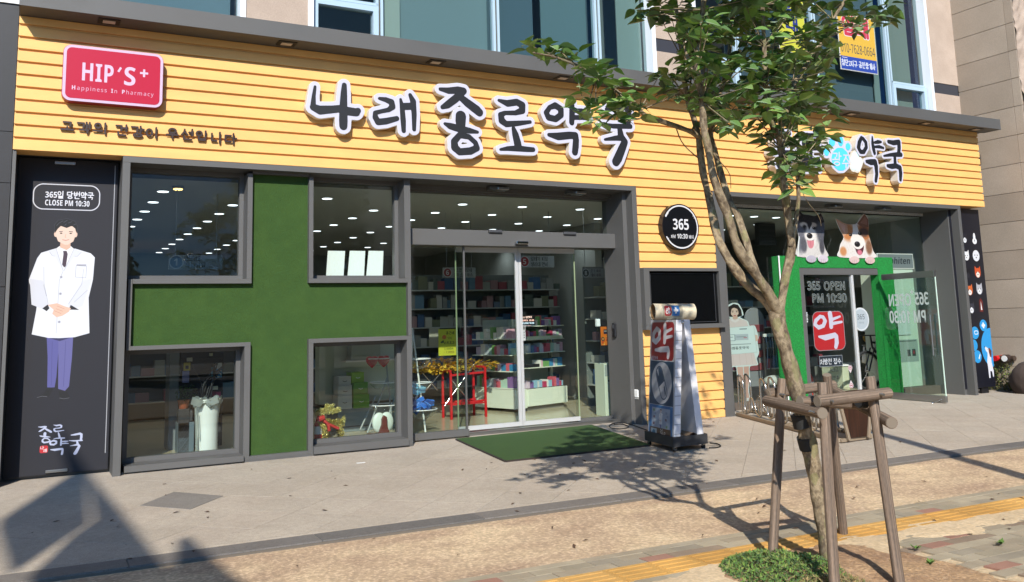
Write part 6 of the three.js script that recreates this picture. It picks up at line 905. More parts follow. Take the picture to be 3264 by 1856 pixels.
{ const z = -1.25, t = thing('lead_rack', 'rack of blue and black dog leads left of the green portal', 'rack', [r6(370, 1050, z).x, FL, z]), a = r6(310, 1020, z), b = r6(425, 1030, z); new MB().box(a.x, b.x + 0.1, a.y, a.y + 0.05, z, z + 0.02).build('header', M.whiteMatt, t); for (let k = 0; k < 9; k++) { const x = a.x + 0.04 + k * 0.055; new MB().tube([V(x, a.y, z + .02), V(x + rr(-.02, .02), a.y - rr(.2, .3), z + .03), V(x + rr(-.03, .03), a.y - rr(.42, .6), z + .02), V(x + .02, a.y - rr(.2, .3), z + .03), V(x + .01, a.y, z + .02)], 0.007, 5).build('lead', pick([M.black, std(0x27415f, .6), std(0x1f3146, .6), std(0x4a4a4a, .6)]), t); } new MB().box(a.x, a.x + 0.02, FL, a.y + 0.05, z - 0.02, z).build('post', M.steel, t); }
{ const z = -1.0, p = r6(390, 1350, z), t = thing('white_bag', 'pale plump bag lying on a dark low box left of the portal', 'bag', [p.x, FL, z]); new MB().sph(V(p.x, p.y, z), 0.19, 18, [1, 0.5, 0.7]).build('bag', std(0xa4a49a, 0.6), t); new MB().box(p.x - 0.34, p.x + 0.3, FL, p.y - 0.08, z - 0.2, z + 0.12, 0.01).build('box', M.darkRoom, t); }
{ const z = -1.1, p = r7(128, 1230, z), t = thing('fire_extinguisher', 'small red fire extinguisher at the foot of the glass door jamb', 'fire extinguisher', [p.x, FL, z]); new MB().lathe(V(p.x, FL, z), [[0, 0], [0.06, 0], [0.065, 0.02], [0.065, 0.3], [0.03, 0.36], [0.02, 0.4], [0, 0.4]], 18).build('cylinder', M.red, t); new MB().box(p.x - 0.03, p.x + 0.03, FL + 0.16, FL + 0.24, z + 0.05, z + 0.068).build('label', M.white, t); new MB().box(p.x - 0.02, p.x + 0.04, FL + 0.4, FL + 0.43, z - 0.01, z + 0.01).build('lever', M.black, t); }
{ const z = -1.9, a = r7(470, 1240, z), b = r7(860, 1075, z), t = thing('counter', 'pale cream counter inside the doorway behind the bicycle wheel', 'counter', [(a.x + b.x) / 2, FL, z]); new MB().box(a.x, b.x + 0.3, FL, b.y, z - 0.5, z, 0.006).build('body', std(0xa9b198, 0.6), t); new MB().box(a.x - 0.02, b.x + 0.32, b.y, b.y + 0.03, z - 0.52, z + 0.02, 0.004).build('top', M.white, t); new MB().box(a.x + 0.5, a.x + 0.515, FL, b.y, z, z + 0.004).build('seam', M.frameDark, t); }
{ const z = -1.7, t = thing('toy_rack', 'wire rack of pet toys right of the round notice', 'rack', [r7(750, 900, z).x, FL, z]), a = r7(660, 890, z), b = r7(840, 900, z); for (const [y, d] of [[a.y, 0], [a.y - 0.03, 0.05]]) new MB().cyl(V(a.x, y, z + d), V(b.x, y, z + d), 0.008, 0.008, 6).build('rail', M.white, t); new MB().box(a.x - 0.05, b.x + 0.1, FL, 1.9, z - 0.06, z - 0.04).build('back_panel', std(0x5a5f58, .7), t);
  for (let k = 0; k < 3; k++) { const p = r7(695 + k * 55, 815, z); new MB().cyl(V(p.x, p.y, z), V(p.x, p.y, z + 0.03), 0.075, 0.075, 16).build('toy', std(0xa88a4a, .6), t); new MB().box(p.x - 0.05, p.x + 0.05, p.y + 0.12, p.y + 0.2, z, z + 0.004).build('card', M.whiteMatt, t); const q = r7(730 + k * 34, 660, z); new MB().cyl(V(q.x, q.y - 0.1, z), V(q.x, q.y + 0.08, z), 0.022, 0.03, 8).build('toy', k === 1 ? M.whiteMatt : M.red, t); } const q = r7(790, 990, z); new MB().sph(V(q.x, q.y, z + 0.05), 0.05, 10, [1, 2, 1]).build('toy', M.red, t); const w = r7(640, 990, z); new MB().lathe(V(w.x, w.y - 0.15, z + .1), [[0, 0], [.06, .02], [.05, .12], [.02, .2], [.015, .3], [0, .32]], 14).build('toy', M.white, t); }
{ const z = -1.3, a = r6(290, 545, z), t = thing('wall_heater', 'dark louvred box high on the wall left of the portal', 'louvre box', [a.x, a.y, z - .4]); const p = r6(285, 330, -2.2), q = r6(400, 170, -2.2); new MB().box(p.x, q.x, p.y, q.y, -2.3, -2.2).build('body', std(0x2c3032, .6), t); for (let k = 0; k < 6; k++) new MB().box(p.x + .03, q.x - .03, p.y + .06 + k * .1, p.y + .09 + k * .1, -2.2, -2.185).build('louvre', M.frameDark, t); }
// ---------------------------------------------------------------- things standing on the paving
{ const t = thing('turf_doormat', 'large dark green turf mat lying before the sliding doors', 'doormat', [5.5, 0, 0.7]), P = [[4.7, -0.26], [6.76, -0.36], [6.2, 1.68], [4.37, 1.67]]; new MB().prism(P, 0.003, 0.02).build('pile', M.turfMat, t); const e = new MB(); for (let k = 0; k < 4; k++) { const a = P[k], b = P[(k + 1) % 4]; e.bar(V(a[0], 0.009, a[1]), V(b[0], 0.009, b[1]), 0.024, 0.018); } e.build('edging', std(0x2c241e, 0.9), t); }
tag(new MB().box(0, 0.09, 0.001, 0.004, 0, 0.035).build('paper_scrap', M.white), 'small white scrap of paper on the paving before the lower right window', 'paper scrap').position.copy(flat(1150, 1476, 0.002));
{ // A-board on its wheeled tray
  const t = thing('a_board', 'white A-frame board with red and blue pictures on a wheeled dark tray', 'A-board', [6.33, 0, 1.9], undefined, 0), A = V(6.22, 0, 1.56), Bc = V(6.09, 0, 2.25), Cc = V(6.57, 0, 2.24), D = A.clone().add(Cc).sub(Bc), ux = Cc.clone().sub(Bc).normalize(), uz = Bc.clone().sub(A).normalize(), c0 = A.clone().add(Cc).multiplyScalar(0.5), LW = 0.48, LD = 0.69;
  const Pt = (u, y, v) => c0.clone().addScaledVector(ux, u).addScaledVector(uz, v).setY(y);
  const hexa = (m, q) => { const [a, b, c, d, e, f, g, h] = q; m.quad(d, c, b, a).quad(e, f, g, h).quad(a, b, f, e).quad(b, c, g, f).quad(c, d, h, g).quad(d, a, e, h); return m; };
  const slab = (u0, u1, y0, y1, v0, v1) => hexa(new MB(), [Pt(u0, y0, v0), Pt(u0, y0, v1), Pt(u1, y0, v1), Pt(u1, y0, v0), Pt(u0, y1, v0), Pt(u0, y1, v1), Pt(u1, y1, v1), Pt(u1, y1, v0)]);
  const TR = std(0x2a2b2d, 0.6), tray = new MB(); for (const q of [[-.24, -.222, .055, .16, -.345, .345], [.222, .24, .055, .16, -.345, .345], [-.222, .222, .055, .16, -.345, -.327], [-.222, .222, .055, .16, .327, .345], [-.222, .222, .055, .068, -.327, .327]]) slab(...q).g.forEach((g) => tray.g.push(g)); tray.build('tray', TR, t);
  for (const [u, v] of [[-.2, -.3], [-.2, .3], [.2, .3], [.2, -.3]]) { const p = Pt(u, 0.024, v), w = new MB().cyl(p.clone().addScaledVector(ux, -.012), p.clone().addScaledVector(ux, .012), 0.024, 0.024, 14).build('wheel', M.rubber, t); const k = Pt(u, 0.05, v); new MB().box(k.x - .016, k.x + .016, .026, .058, k.z - .014, k.z + .014, .003).build('fork', M.steel, w); }
  const H = 1.4, pan = (u0b, u1b, u0t, u1t, v0, v1, yb = 0.075, yt = H) => hexa(new MB(), [Pt(u0b, yb, v0), Pt(u0b, yb, v1), Pt(u1b, yb, v1), Pt(u1b, yb, v0), Pt(u0t, yt, v0), Pt(u0t, yt, v1), Pt(u1t, yt, v1), Pt(u1t, yt, v0)]);
  const PW = std(0xc4c4c8, 0.35); pan(-.215, -.125, -.09, -.005, -.31, .31).build('leaf', PW, t); pan(.125, .215, .012, .1, -.31, .31).build('leaf', PW, t);
  for (let k = 0; k < 12; k++) { const f = 0.08 + k * 0.075; const y = 0.075 + (H - 0.075) * f, s = .125 * f; pan(-.214 + s, -.126 + s * .96, -.214 + s + .001, -.126 + s * .96 + .001, .31, .313, y, y + .006).build('side_rib', std(0x8c8c90, .5), t); }
  for (const [f, w] of [[.22, .3], [.45, .3], [.68, .3]]) { const y = .075 + (H - .075) * f, s = .12 * f; pan(-.125 + s, .125 - s * .95, -.12 + s, .12 - s * .95, -.2, -.17, y, y + .05).build('brace', std(0x9a9a98, .5), t); }
  const map = canvas(512, 1152, (c, W, Hh) => {
    c.fillStyle = '#d8d8da'; c.fillRect(0, 0, W, Hh); rrect(c, 24, 16, 464, 372, 46); c.fillStyle = '#a8262a'; c.fill(); brush(c, [[[130, 80, 24], [66, 130, 28], [60, 190, 26], [120, 210, 28], [190, 170, 28], [190, 105, 26], [130, 80, 24]], [[300, 48, 30], [306, 130, 30], [300, 205, 28]], [[330, 110, 18], [440, 82, 14]], [[330, 165, 18], [450, 152, 14]], [[110, 290, 14], [220, 284, 28], [370, 276, 30], [384, 300, 28], [376, 350, 26]]], '#e3e0e4'); text(c, '종로약국', 34, 350, 34, '#e3e0e4', .12);
    c.fillStyle = '#31506e'; c.fillRect(16, 396, 480, 420); blob(c, 256, 604, 206, 200, '#b9bcc4'); c.save(); c.translate(256, 604); c.rotate(-0.52); rrect(c, -66, -168, 132, 336, 66); c.fillStyle = '#b9bcc4'; c.fill(); c.lineWidth = 12; c.strokeStyle = '#2d4a68'; c.stroke(); c.beginPath(); c.arc(0, -102, 58, Math.PI, 0); c.lineTo(58, -4); c.lineTo(-58, -4); c.closePath(); c.fillStyle = '#2d4a68'; c.fill(); c.lineWidth = 14; c.beginPath(); c.moveTo(-64, 4); c.lineTo(64, 4); c.stroke(); poly2(c, [[-30, -150], [4, -158], [-24, -80]], '#b9bcc4'); poly2(c, [[22, 60], [46, 50], [34, 130], [6, 150]], '#2d4a68'); c.restore();
    c.fillStyle = '#2f78b8'; c.fillRect(16, 820, 480, 318); c.fillStyle = '#a9b7cc'; c.fillRect(70, 846, 372, 190); for (let k = 0; k < 10; k++) { c.fillStyle = pick(['#7fa06c', '#c8ced8', '#8a9ab4', '#7a5a6a']); c.fillRect(k % 2 ? rr(330, 380) : rr(84, 130), 860 + k * 16, 34, 22); } c.save(); c.translate(256, 872); man(c, 0.235); c.restore(); c.fillStyle = '#5a3620'; c.fillRect(40, 1034, 424, 104); c.fillStyle = '#c3d4dc'; c.fillRect(60, 1046, 120, 82); blob(c, 120, 1087, 32, 30, '#2f84a8'); calli(c, 250, 1040, 0.15, '#e8e2da');
  });
  const o = (p) => p.clone().addScaledVector(ux, -0.0035).setY(p.y + 0.0005); sheet('print', o(Pt(-.215, .085, -.3)), o(Pt(-.215, .085, .3)), o(Pt(-.0905, H - .005, -.3)), print(map, 0.3), t);
  new MB().sph(Pt(-.005, H - .03, .31), 0.02, 10).build('hinge', M.steel, t);
  const tube = thing('paper_tube', 'cream paper tube with a printed band lying on top of the A-board', 'tube', [6.4, 1.405, 2.0]); const a = V(6.14, 1.497, 1.93), b = V(6.62, 1.487, 2.05); new MB().cyl(a, b, 0.09, 0.09, 28, true).build('wall', std(0xb8ad94, .6, { side: THREE.DoubleSide }), tube); new MB().cyl(a.clone().lerp(b, .02), b.clone().lerp(a, .02), 0.082, 0.082, 28, true).build('inside', std(0x8a6a44, .8, { side: THREE.DoubleSide }), tube);
  { const tm = canvas(256, 128, (c) => { c.fillStyle = '#b8ad94'; c.fillRect(0, 0, 256, 128); rrect(c, 20, 14, 90, 96, 26); c.fillStyle = '#b0262c'; c.fill(); text(c, '약', 34, 30, 64, '#ece6e2', .15); c.fillStyle = '#2f78b8'; c.fillRect(118, 14, 96, 96); c.fillStyle = '#ece6e2'; c.fillRect(156, 34, 20, 58); c.fillRect(138, 53, 58, 20); }), g = new THREE.CylinderGeometry(0.0915, 0.0915, 0.24, 24, 1, true, -0.9, 1.8), q = new THREE.Quaternion().setFromUnitVectors(V(0, 1, 0), b.clone().sub(a).normalize()); const uv = g.attributes.uv; for (let i = 0; i < uv.count; i++) { const u = uv.getX(i), v = uv.getY(i); uv.setXY(i, v, 1 - (1 - u)); } const m = new MB(); m.keepUV = true; const ax = b.clone().sub(a).normalize(), zz = V(0, 0.15, 1).addScaledVector(ax, -V(0, 0.15, 1).dot(ax)).normalize(), xx = ax.clone().cross(zz); m.add(g, M4().makeBasis(xx, ax, zz).setPosition(a.clone().lerp(b, 0.42))); m.build('printed_band', print(tm, .6), tube); }
  for (const [u, y, r, l] of [[-.05, .115, .045, 'front'], [.07, .125, .055, 'back']]) { const k = thing('rolled_mat', 'brown rolled mat, the ' + (l === 'front' ? 'smaller' : 'larger') + ' of two lying in the A-board tray', 'rolled mat', Pt(u, 0.07, 0).toArray()); new MB().cyl(Pt(u, y, -.25), Pt(u, y, .3), r, r, 18, true).build('roll', std(0x6b5a48, .95, { side: THREE.DoubleSide }), k); new MB().cyl(Pt(u, y, -.25), Pt(u, y, .295), r * .72, r * .72, 16, true).build('inner_turn', std(0x3a2018, .95, { side: THREE.DoubleSide }), k); new MB().cyl(Pt(u, y, -.25), Pt(u, y, .29), r * .4, r * .4, 14).build('core', std(0x2a1812, .95), k); }
}
{ const t = [], c = cropG(1900, 1150, 4.622), pt = (a, b) => c(a, b, 0.008).setY(0.008); tag(new MB().tube([pt(745, 1022), pt(640, 985), pt(520, 945), pt(400, 915), pt(270, 920), pt(195, 960), pt(240, 995), pt(360, 1003), pt(460, 990), pt(470, 965), pt(380, 935), pt(260, 940)], 0.007, 6, false, 120).build('power_cable', M.rubber), 'black cable looped on the paving left of the A-board', 'cable'); tag(new MB().tube([pt(1665, 1285), pt(1760, 1283), pt(1835, 1260), pt(1790, 1225), pt(1680, 1213)], 0.007, 6, false, 60).build('power_cable', M.rubber), 'black cable loop on the paving right of the A-board', 'cable'); }
{ // bicycle stand
  const t = thing('bicycle_stand', 'steel bicycle stand of wavy tubes standing out from the right shop window', 'bicycle stand', [8.7, 0, 1.4]), W = std(0x8a7a66, 0.6, { metalness: 0.3 }), S = std(0xa8a49c, 0.25, { metalness: 0.9 });
  const L0 = V(9.02, 0.03, 0.02), L1 = V(7.93, 0.03, 2.84), R0 = V(9.5, 0.03, -0.2), R1 = V(8.45, 0.03, 2.82), q = (f, s) => L0.clone().lerp(L1, f).lerp(R0.clone().lerp(R1, f), s);
  new MB().bar(L0, L1, 0.05, 0.045, 0.005).build('base_rail', W, t); new MB().bar(R0, R1, 0.05, 0.045, 0.005).build('base_rail', W, t); for (const f of [0, 0.5, 1]) new MB().bar(q(f, 0), q(f, 1), 0.04, 0.035).build('cross_rail', W, t);
  for (const s of [0.04, 0.5]) { const pts = [], n = 7; for (let k = 0; k < n; k++) { const f0 = 0.02 + k / n * 0.92, f1 = f0 + 0.066, h = k % 2 ? 0.3 : 0.58; pts.push(q(f0, s).setY(0.12), q(f0 + 0.004, s).setY(h - 0.06), q(f0 + 0.02, s).setY(h), q(f1 - 0.02, s).setY(h - 0.03), q(f1, s).setY(h - 0.12), q(f1 + 0.004, s).setY(0.14), q(f1 + 0.03, s).setY(0.08)); } new MB().tube(pts, 0.014, 8, false, 220).build('wave_tube', S, t); }
  for (let k = 0; k < 5; k++) { const f = 0.06 + k * 0.2, h = 0.5 - (k % 2) * 0.22; new MB().cyl(q(f, 0.04).setY(0.04), q(f, 0.04).setY(h), 0.011, 0.011, 8).build('upright', S, t); }
  const P = (a, b) => at(2380 + a / 5.122, 1180 + b / 5.122, 2.85), tl = P(1500, 610), tr = P(2010, 600), bl = P(1640, 1130), br = P(1940, 1100); const s = new THREE.Shape([V2(bl.x, 0.05), V2(br.x, 0.05), V2(tr.x, 0.5), V2(tr.x - 0.05, 0.56), V2(tl.x + 0.05, 0.56), V2(tl.x, 0.5)]); extrude([s], 0.02, 2.85, 0.002).build('end_panel', std(0x63402e, 0.4, { map: woodTex }), t, 'brown end panel of the bicycle stand');
  new MB().bar(V(tl.x - 0.02, 0.58, 2.86), V(bl.x, 0.03, 2.88), 0.035, 0.03, 0.004).build('panel_post', W, t); new MB().bar(V(tr.x + 0.02, 0.58, 2.86), V(br.x + 0.02, 0.03, 2.88), 0.035, 0.03, 0.004).build('panel_post', W, t);
}
{ // hose inlet on the right wall, weeds below
  const c = crop(3000, 600, 2.08), X = (a, b) => { const r = sight(3000 + a / 2.08, 600 + b / 2.08); return CAM.clone().addScaledVector(r, 15.62 / r.x); }, p = X(425, 1130), q = X(362, 1130), t = thing('hose_inlet', 'twin metal fire hose inlet with a red cap on the right wall', 'hose inlet', [p.x, p.y - 0.06, p.z]);
  const P = p.clone(), Q = q.clone(); new MB().cyl(V(15.8, Q.y, Q.z), V(15.6, Q.y, Q.z), 0.055, 0.05, 16).build('red_cap', M.red, t); new MB().cyl(V(15.72, Q.y, Q.z), V(15.72, P.y, P.z + 0.12), 0.05, 0.05, 16).build('barrel', std(0x5a4a40, .4, { metalness: .6 }), t); new MB().cyl(V(15.72, P.y, P.z), V(15.6, P.y, P.z), 0.07, 0.07, 20).build('outlet', std(0x4a3c36, .4, { metalness: .6 }), t); new MB().cyl(V(15.6, P.y, P.z), V(15.592, P.y, P.z), 0.055, 0.055, 20).build('cap', M.white, t);
  const m = [new MB(), new MB()]; for (let k = 0; k < 900; k++) { const z = rr(-0.62, 0.45), hgt = z < 0 ? rr(0, 0.5) * (1 - Math.abs(z + 0.28) * 1.6) : rr(0, 0.14), x = 15.78 - rr(0, 0.2), o = V(x, gy(x) + Math.max(0, hgt), z), d = V(rr(-1, 1), rr(-.3, .8), rr(-1, 1)).normalize(), s = V(d.z, 0, -d.x).normalize(), L = rr(.03, .07); m[k % 2].quad(o, o.clone().addScaledVector(d, L * .5).addScaledVector(s, L * .25), o.clone().addScaledVector(d, L), o.clone().addScaledVector(d, L * .5).addScaledVector(s, -L * .25)); }
  const w = thing('wall_weeds', 'straggling green weeds growing at the foot of the right wall', 'weeds', [15.7, gy(15.7), -0.2]); m[0].build('foliage', std(0x6e7a3a, .9, { side: 2 }), w); m[1].build('foliage', std(0x4c5c26, .9, { side: 2 }), w); const st = new MB(); for (let k = 0; k < 10; k++) { const z = rr(-.5, 0); st.tube([V(15.75, gy(15.7), z), V(15.7, .2, z + rr(-.08, .08)), V(15.68 + rr(-.06, .04), rr(.3, .6), z + rr(-.15, .15))], .004, 4); } st.build('stems', std(0x7a7048, .9), w);
  const b = X(540, 1250); const k = thing('dark_boulder', 'dark rounded lump at the right edge beside the wall', 'boulder', [15.5, gy(15.5), 0.32]); { const g = new THREE.SphereGeometry(0.33, 28, 18), a = g.attributes.position; for (let i = 0; i < a.count; i++) { const v = V(a.getX(i), a.getY(i), a.getZ(i)), f = 1 + 0.16 * (fbm(v.x + 5, v.y * .7 + v.z * .5 + 5, 8, 500, 3) - .5); a.setXYZ(i, v.x * f, v.y * f * 1.05, v.z * f); } g.computeVertexNormals(); new MB().add(g, M4().makeTranslation(15.5, 0.16, 0.36)).build('stone', std(0x3c3029, .9), k); }
}
// ---------------------------------------------------------------- the street tree, its stakes and weeds
seed = 99;
const tree = thing('street_tree', 'slim street tree with several upright stems and glossy dark leaves, propped by wooden stakes', 'tree', [4.08, 0, 6.17]);
const tips = [];
{
  const limb = (name, pts, r0, r1, zig = 0) => { // pts: [px, py, z]
    const p = pts.map(([a, b, z], i) => at(a, b, z).add(V(rr(-zig, zig), rr(-zig, zig), 0))), c = new THREE.CatmullRomCurve3(p, false, 'catmullrom', 0.5), n = Math.max(8, Math.ceil(c.getLength() / 0.04)), K = 12, fr = c.computeFrenetFrames(n), pos = [], uv = [], idx = [], L = c.getLength();
    for (let i = 0; i <= n; i++) { const f = i / n, q = c.getPointAt(f), r = (r0 + (r1 - r0) * f) * (1 + 0.09 * Math.sin(f * L * 17 + pts[0][0]) + 0.06 * Math.sin(f * L * 41)); for (let k = 0; k <= K; k++) { const a = k / K * 6.2832, rr2 = r * (1 + 0.07 * Math.sin(3 * a + f * 9)), v = q.clone().addScaledVector(fr.normals[i], Math.cos(a) * rr2).addScaledVector(fr.binormals[i], Math.sin(a) * rr2); pos.push(v.x, v.y, v.z); uv.push(k / K * Math.max(1, Math.round(r0 * 40)) * 0.5, f * L * 2.2); } }
    for (let i = 0; i < n; i++) for (let k = 0; k < K; k++) { const a = i * (K + 1) + k, b = a + K + 1; idx.push(a, a + 1, b, b, a + 1, b + 1); }
    const g = new THREE.BufferGeometry(); g.setAttribute('position', new THREE.Float32BufferAttribute(pos, 3)); g.setAttribute('uv', new THREE.Float32BufferAttribute(uv, 2)); g.setIndex(idx); g.computeVertexNormals();
    const m = new MB(); m.keepUV = true; m.add(g); m.add(new THREE.SphereGeometry(r1 * 0.98, 10, 6), M4().makeTranslation(...p[p.length - 1].toArray())); m.build(name, M.bark, tree); return c;
  };
  limb('trunk', [[2652, 1850, 6.17], [2640, 1770, 6.18], [2610, 1580, 6.2], [2575, 1400, 6.22], [2542, 1250, 6.24], [2505, 1120, 6.26], [2480, 1030, 6.26], [2474, 985, 6.26]], 0.046, 0.042);
  limb('branch', [[2478, 1010, 6.26], [2440, 960, 6.24], [2380, 905, 6.2], [2329, 838, 6.16], [2300, 786, 6.13], [2283, 742, 6.1], [2264, 646, 6.06], [2242, 550, 6.02], [2225, 424, 5.98], [2196, 326, 5.95], [2181, 250, 5.93], [2176, 189, 5.91], [2171, 140, 5.9], [2158, 50, 5.88], [2150, -60, 5.86]], 0.029, 0.01);
  limb('branch', [[2482, 1000, 6.27], [2452, 940, 6.3], [2399, 860, 6.34], [2372, 826, 6.36], [2343, 766, 6.38], [2322, 694, 6.4], [2290, 610, 6.42], [2271, 550, 6.43], [2258, 470, 6.44], [2245, 414, 6.45], [2239, 326, 6.46], [2231, 267, 6.46], [2222, 215, 6.47], [2228, 130, 6.48], [2240, 30, 6.5], [2250, -80, 6.5]], 0.03, 0.011);
  limb('branch', [[2410, 868, 6.33], [2396, 826, 6.3], [2377, 766, 6.25], [2353, 694, 6.2], [2324, 634, 6.15], [2297, 550, 6.1], [2278, 475, 6.06], [2266, 424, 6.03], [2280, 346, 6.0], [2298, 287, 5.98], [2313, 238, 5.96], [2324, 180, 5.94], [2332, 60, 5.9], [2340, -80, 5.88]], 0.021, 0.01);
  limb('branch', [[2478, 1010, 6.27], [2492, 955, 6.3], [2504, 878, 6.33], [2519, 819, 6.36], [2523, 768, 6.38], [2513, 704, 6.4], [2508, 650, 6.42], [2501, 595, 6.44], [2495, 536, 6.45], [2491, 478, 6.46], [2484, 440, 6.47], [2466, 405, 6.48], [2452, 360, 6.5], [2440, 280, 6.52], [2436, 150, 6.55], [2430, 20, 6.58], [2425, -90, 6.6]], 0.027, 0.009);
  limb('branch', [[2521, 785, 6.38], [2532, 734, 6.4], [2543, 665, 6.42], [2546, 624, 6.44], [2543, 575, 6.45], [2549, 520, 6.46]], 0.016, 0.008);
  limb('branch', [[2486, 450, 6.46], [2492, 415, 6.44], [2490, 366, 6.42], [2504, 360, 6.41], [2523, 298, 6.38], [2543, 247, 6.36], [2570, 209, 6.34], [2592, 170, 6.32], [2626, 128, 6.3], [2655, 64, 6.28], [2694, 0, 6.26], [2740, -80, 6.24]], 0.017, 0.008);
  limb('branch', [[2626, 128, 6.3], [2672, 104, 6.26], [2707, 85, 6.22], [2750, 78, 6.2]], 0.007, 0.004);
  limb('branch', [[2233, 440, 5.99], [2206, 422, 6.0], [2153, 402, 6.02], [2065, 371, 6.05], [2039, 352, 6.07], [2005, 326, 6.1], [1960, 285, 6.14], [1900, 245, 6.18], [1830, 205, 6.22], [1760, 180, 6.26], [1700, 168, 6.3]], 0.017, 0.004);
  limb('branch', [[2180, 248, 5.93], [2205, 222, 5.95], [2226, 180, 5.98], [2250, 110, 6.0]], 0.016, 0.007);
  limb('branch', [[2231, 267, 6.46], [2190, 180, 6.42], [2175, 100, 6.38]], 0.01, 0.006);
  limb('twig', [[2153, 402, 6.02], [2175, 455, 6.0], [2220, 500, 6.0], [2228, 505, 6.02]], 0.004, 0.003); limb('twig', [[2065, 371, 6.05], [2040, 378, 6.04], [1990, 388, 6.03]], 0.006, 0.003);
  limb('twig', [[2262, 480, 6.43], [2300, 520, 6.4], [2326, 555, 6.38], [2330, 600, 6.36]], 0.003, 0.002); limb('twig', [[2548, 590, 6.46], [2572, 640, 6.44], [2610, 690, 6.4], [2618, 720, 6.38]], 0.0025, 0.002);
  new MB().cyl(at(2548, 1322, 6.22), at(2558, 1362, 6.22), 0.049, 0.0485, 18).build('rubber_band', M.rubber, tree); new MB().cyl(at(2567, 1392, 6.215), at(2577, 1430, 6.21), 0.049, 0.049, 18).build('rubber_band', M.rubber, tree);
  // where leaves grow: rings of leaves at twig ends [px, py, z, how many, spread]
  const D = 1.2745, add = (list, z0, z1, n = 8, s = 0.06) => list.forEach(([a, b]) => tips.push([a * D, b * D, rr(z0, z1), n, s]));
  add([[1335, 118], [1362, 125], [1390, 118], [1405, 140], [1430, 150], [1450, 165], [1475, 175], [1500, 205], [1520, 180], [1545, 215], [1560, 245], [1590, 255], [1605, 235], [1490, 255], [1465, 285], [1500, 300], [1540, 285], [1570, 275], [1455, 240], [1600, 285], [1525, 255]], 6.1, 6.3, 8, 0.05);
  add([[1605, 25], [1625, 40], [1650, 20], [1680, 45], [1720, 35], [1700, 15], [1660, 60]], 6.0, 6.3, 8, 0.05);
  add([[1648, 190], [1670, 180], [1690, 205], [1680, 235], [1700, 235], [1715, 190]], 5.9, 6.2, 7, 0.045);
  for (let k = 0; k < 150; k++) { const a = rr(0, 6.283), q = Math.sqrt(rnd()); add([[1895 + q * 185 * Math.cos(a), 130 + q * 205 * Math.sin(a)]], 5.75, 6.75, 9, 0.06); }
  add([[2120, 55], [2150, 35], [2190, 50], [2225, 15], [2080, 25], [2140, 70], [2210, 35], [2175, 65], [2100, 10], [2230, 45]], 6.1, 6.4, 8, 0.05);
  add([[2040, 185], [2060, 215], [2070, 255], [2030, 320], [2050, 345], [2075, 290], [2020, 250], [2045, 140], [2060, 100]], 6.1, 6.5, 8, 0.055);
  add([[1905, 335], [1930, 345], [1960, 335], [1990, 350], [2020, 345], [2045, 360], [1955, 385], [1985, 395], [2005, 375], [2030, 400], [1975, 420], [2005, 435], [1960, 450], [1990, 465], [1950, 415], [2020, 420], [1915, 355], [2060, 345], [1945, 300], [1990, 300]], 6.25, 6.6, 8, 0.05);
  add([[1800, 295], [1830, 300], [1855, 285], [1770, 292], [1790, 320], [1840, 265], [1820, 240]], 5.95, 6.3, 7, 0.05);
  for (let k = 0; k < 260; k++) { const a = rr(0, 6.283), q = Math.sqrt(rnd()); add([[1910 + q * 330 * Math.cos(a), -240 + q * 230 * Math.sin(a)]], 5.6, 6.8, 9, 0.07); }
  for (let k = 0; k < 90; k++) { const a = rr(0, 6.283), q = Math.sqrt(rnd()); add([[1560 + q * 130 * Math.cos(a), -120 + q * 90 * Math.sin(a)]], 5.9, 6.5, 8, 0.06); }
  // one leaf: pointed oval, folded along the midrib, curved down
  const leafGeo = (fold, droop) => { const m = new MB(), n = 5, W = [0, 0.4, 0.5, 0.4, 0.2, 0], pt = (i, s) => V(i / n, fold * W[i] * Math.abs(s) - droop * (i / n) ** 2, s * W[i] * 0.98); for (let i = 0; i < n; i++) for (const s of [-1, 1]) { const a = pt(i, 0), b = pt(i + 1, 0), c = pt(i + 1, s), d = pt(i, s); if (W[i]) m.tri(...(s > 0 ? [a, c, d] : [a, d, c])); if (W[i + 1]) m.tri(...(s > 0 ? [a, b, c] : [a, c, b])); } return mergeGeometries(m.g); };
  const geos = [leafGeo(0.35, 0.15), leafGeo(0.2, 0.3), leafGeo(0.5, 0.05)]; geos.forEach((g) => g.computeVertexNormals());
  M.leafT = [0x5a8028, 0x426626, 0x6c8e30, 0x4e7424].map((c) => new THREE.MeshPhysicalMaterial({ color: c, roughness: 0.9, transmission: 0.32, thickness: 0, side: THREE.DoubleSide, clearcoat: 0.6, clearcoatRoughness: 0.35 }));
  const all = [], seen = [];
  tips.forEach(([px, py, z, n, s], ti) => {
    const c = at(px, py, z), up = V(rr(-.7, .7), 1, rr(-.7, .7)).normalize();
    for (let k = 0; k < n; k++) {
      const a = k / n * 6.283 + rr(-.4, .4), d = V(Math.cos(a), rr(-.55, .45), Math.sin(a)).normalize(), L = rr(0.07, 0.115), w = rr(0.5, 0.66) * L;
      const o = c.clone().addScaledVector(d, 0.012).add(V(rr(-s, s), rr(-s, s), rr(-s, s)).multiplyScalar(0.6)), side = d.clone().cross(up).normalize(), nrm = side.clone().cross(d).normalize();
      const m = M4().makeBasis(d.clone().multiplyScalar(L), nrm.multiplyScalar(L * 0.6), side.multiplyScalar(w)).setPosition(o); (py > -10 && py < 640 ? seen : all).push([m, Math.floor(rnd() * 3), Math.floor(rnd() * 4)]);
    }
  });
  // the first three hundred that show are leaves one by one; the rest of the crown is one mass
  const order = seen.map((l) => [l, CAM.distanceTo(V(0, 0, 0).setFromMatrixPosition(l[0]))]).sort((a, b) => a[1] - b[1]);
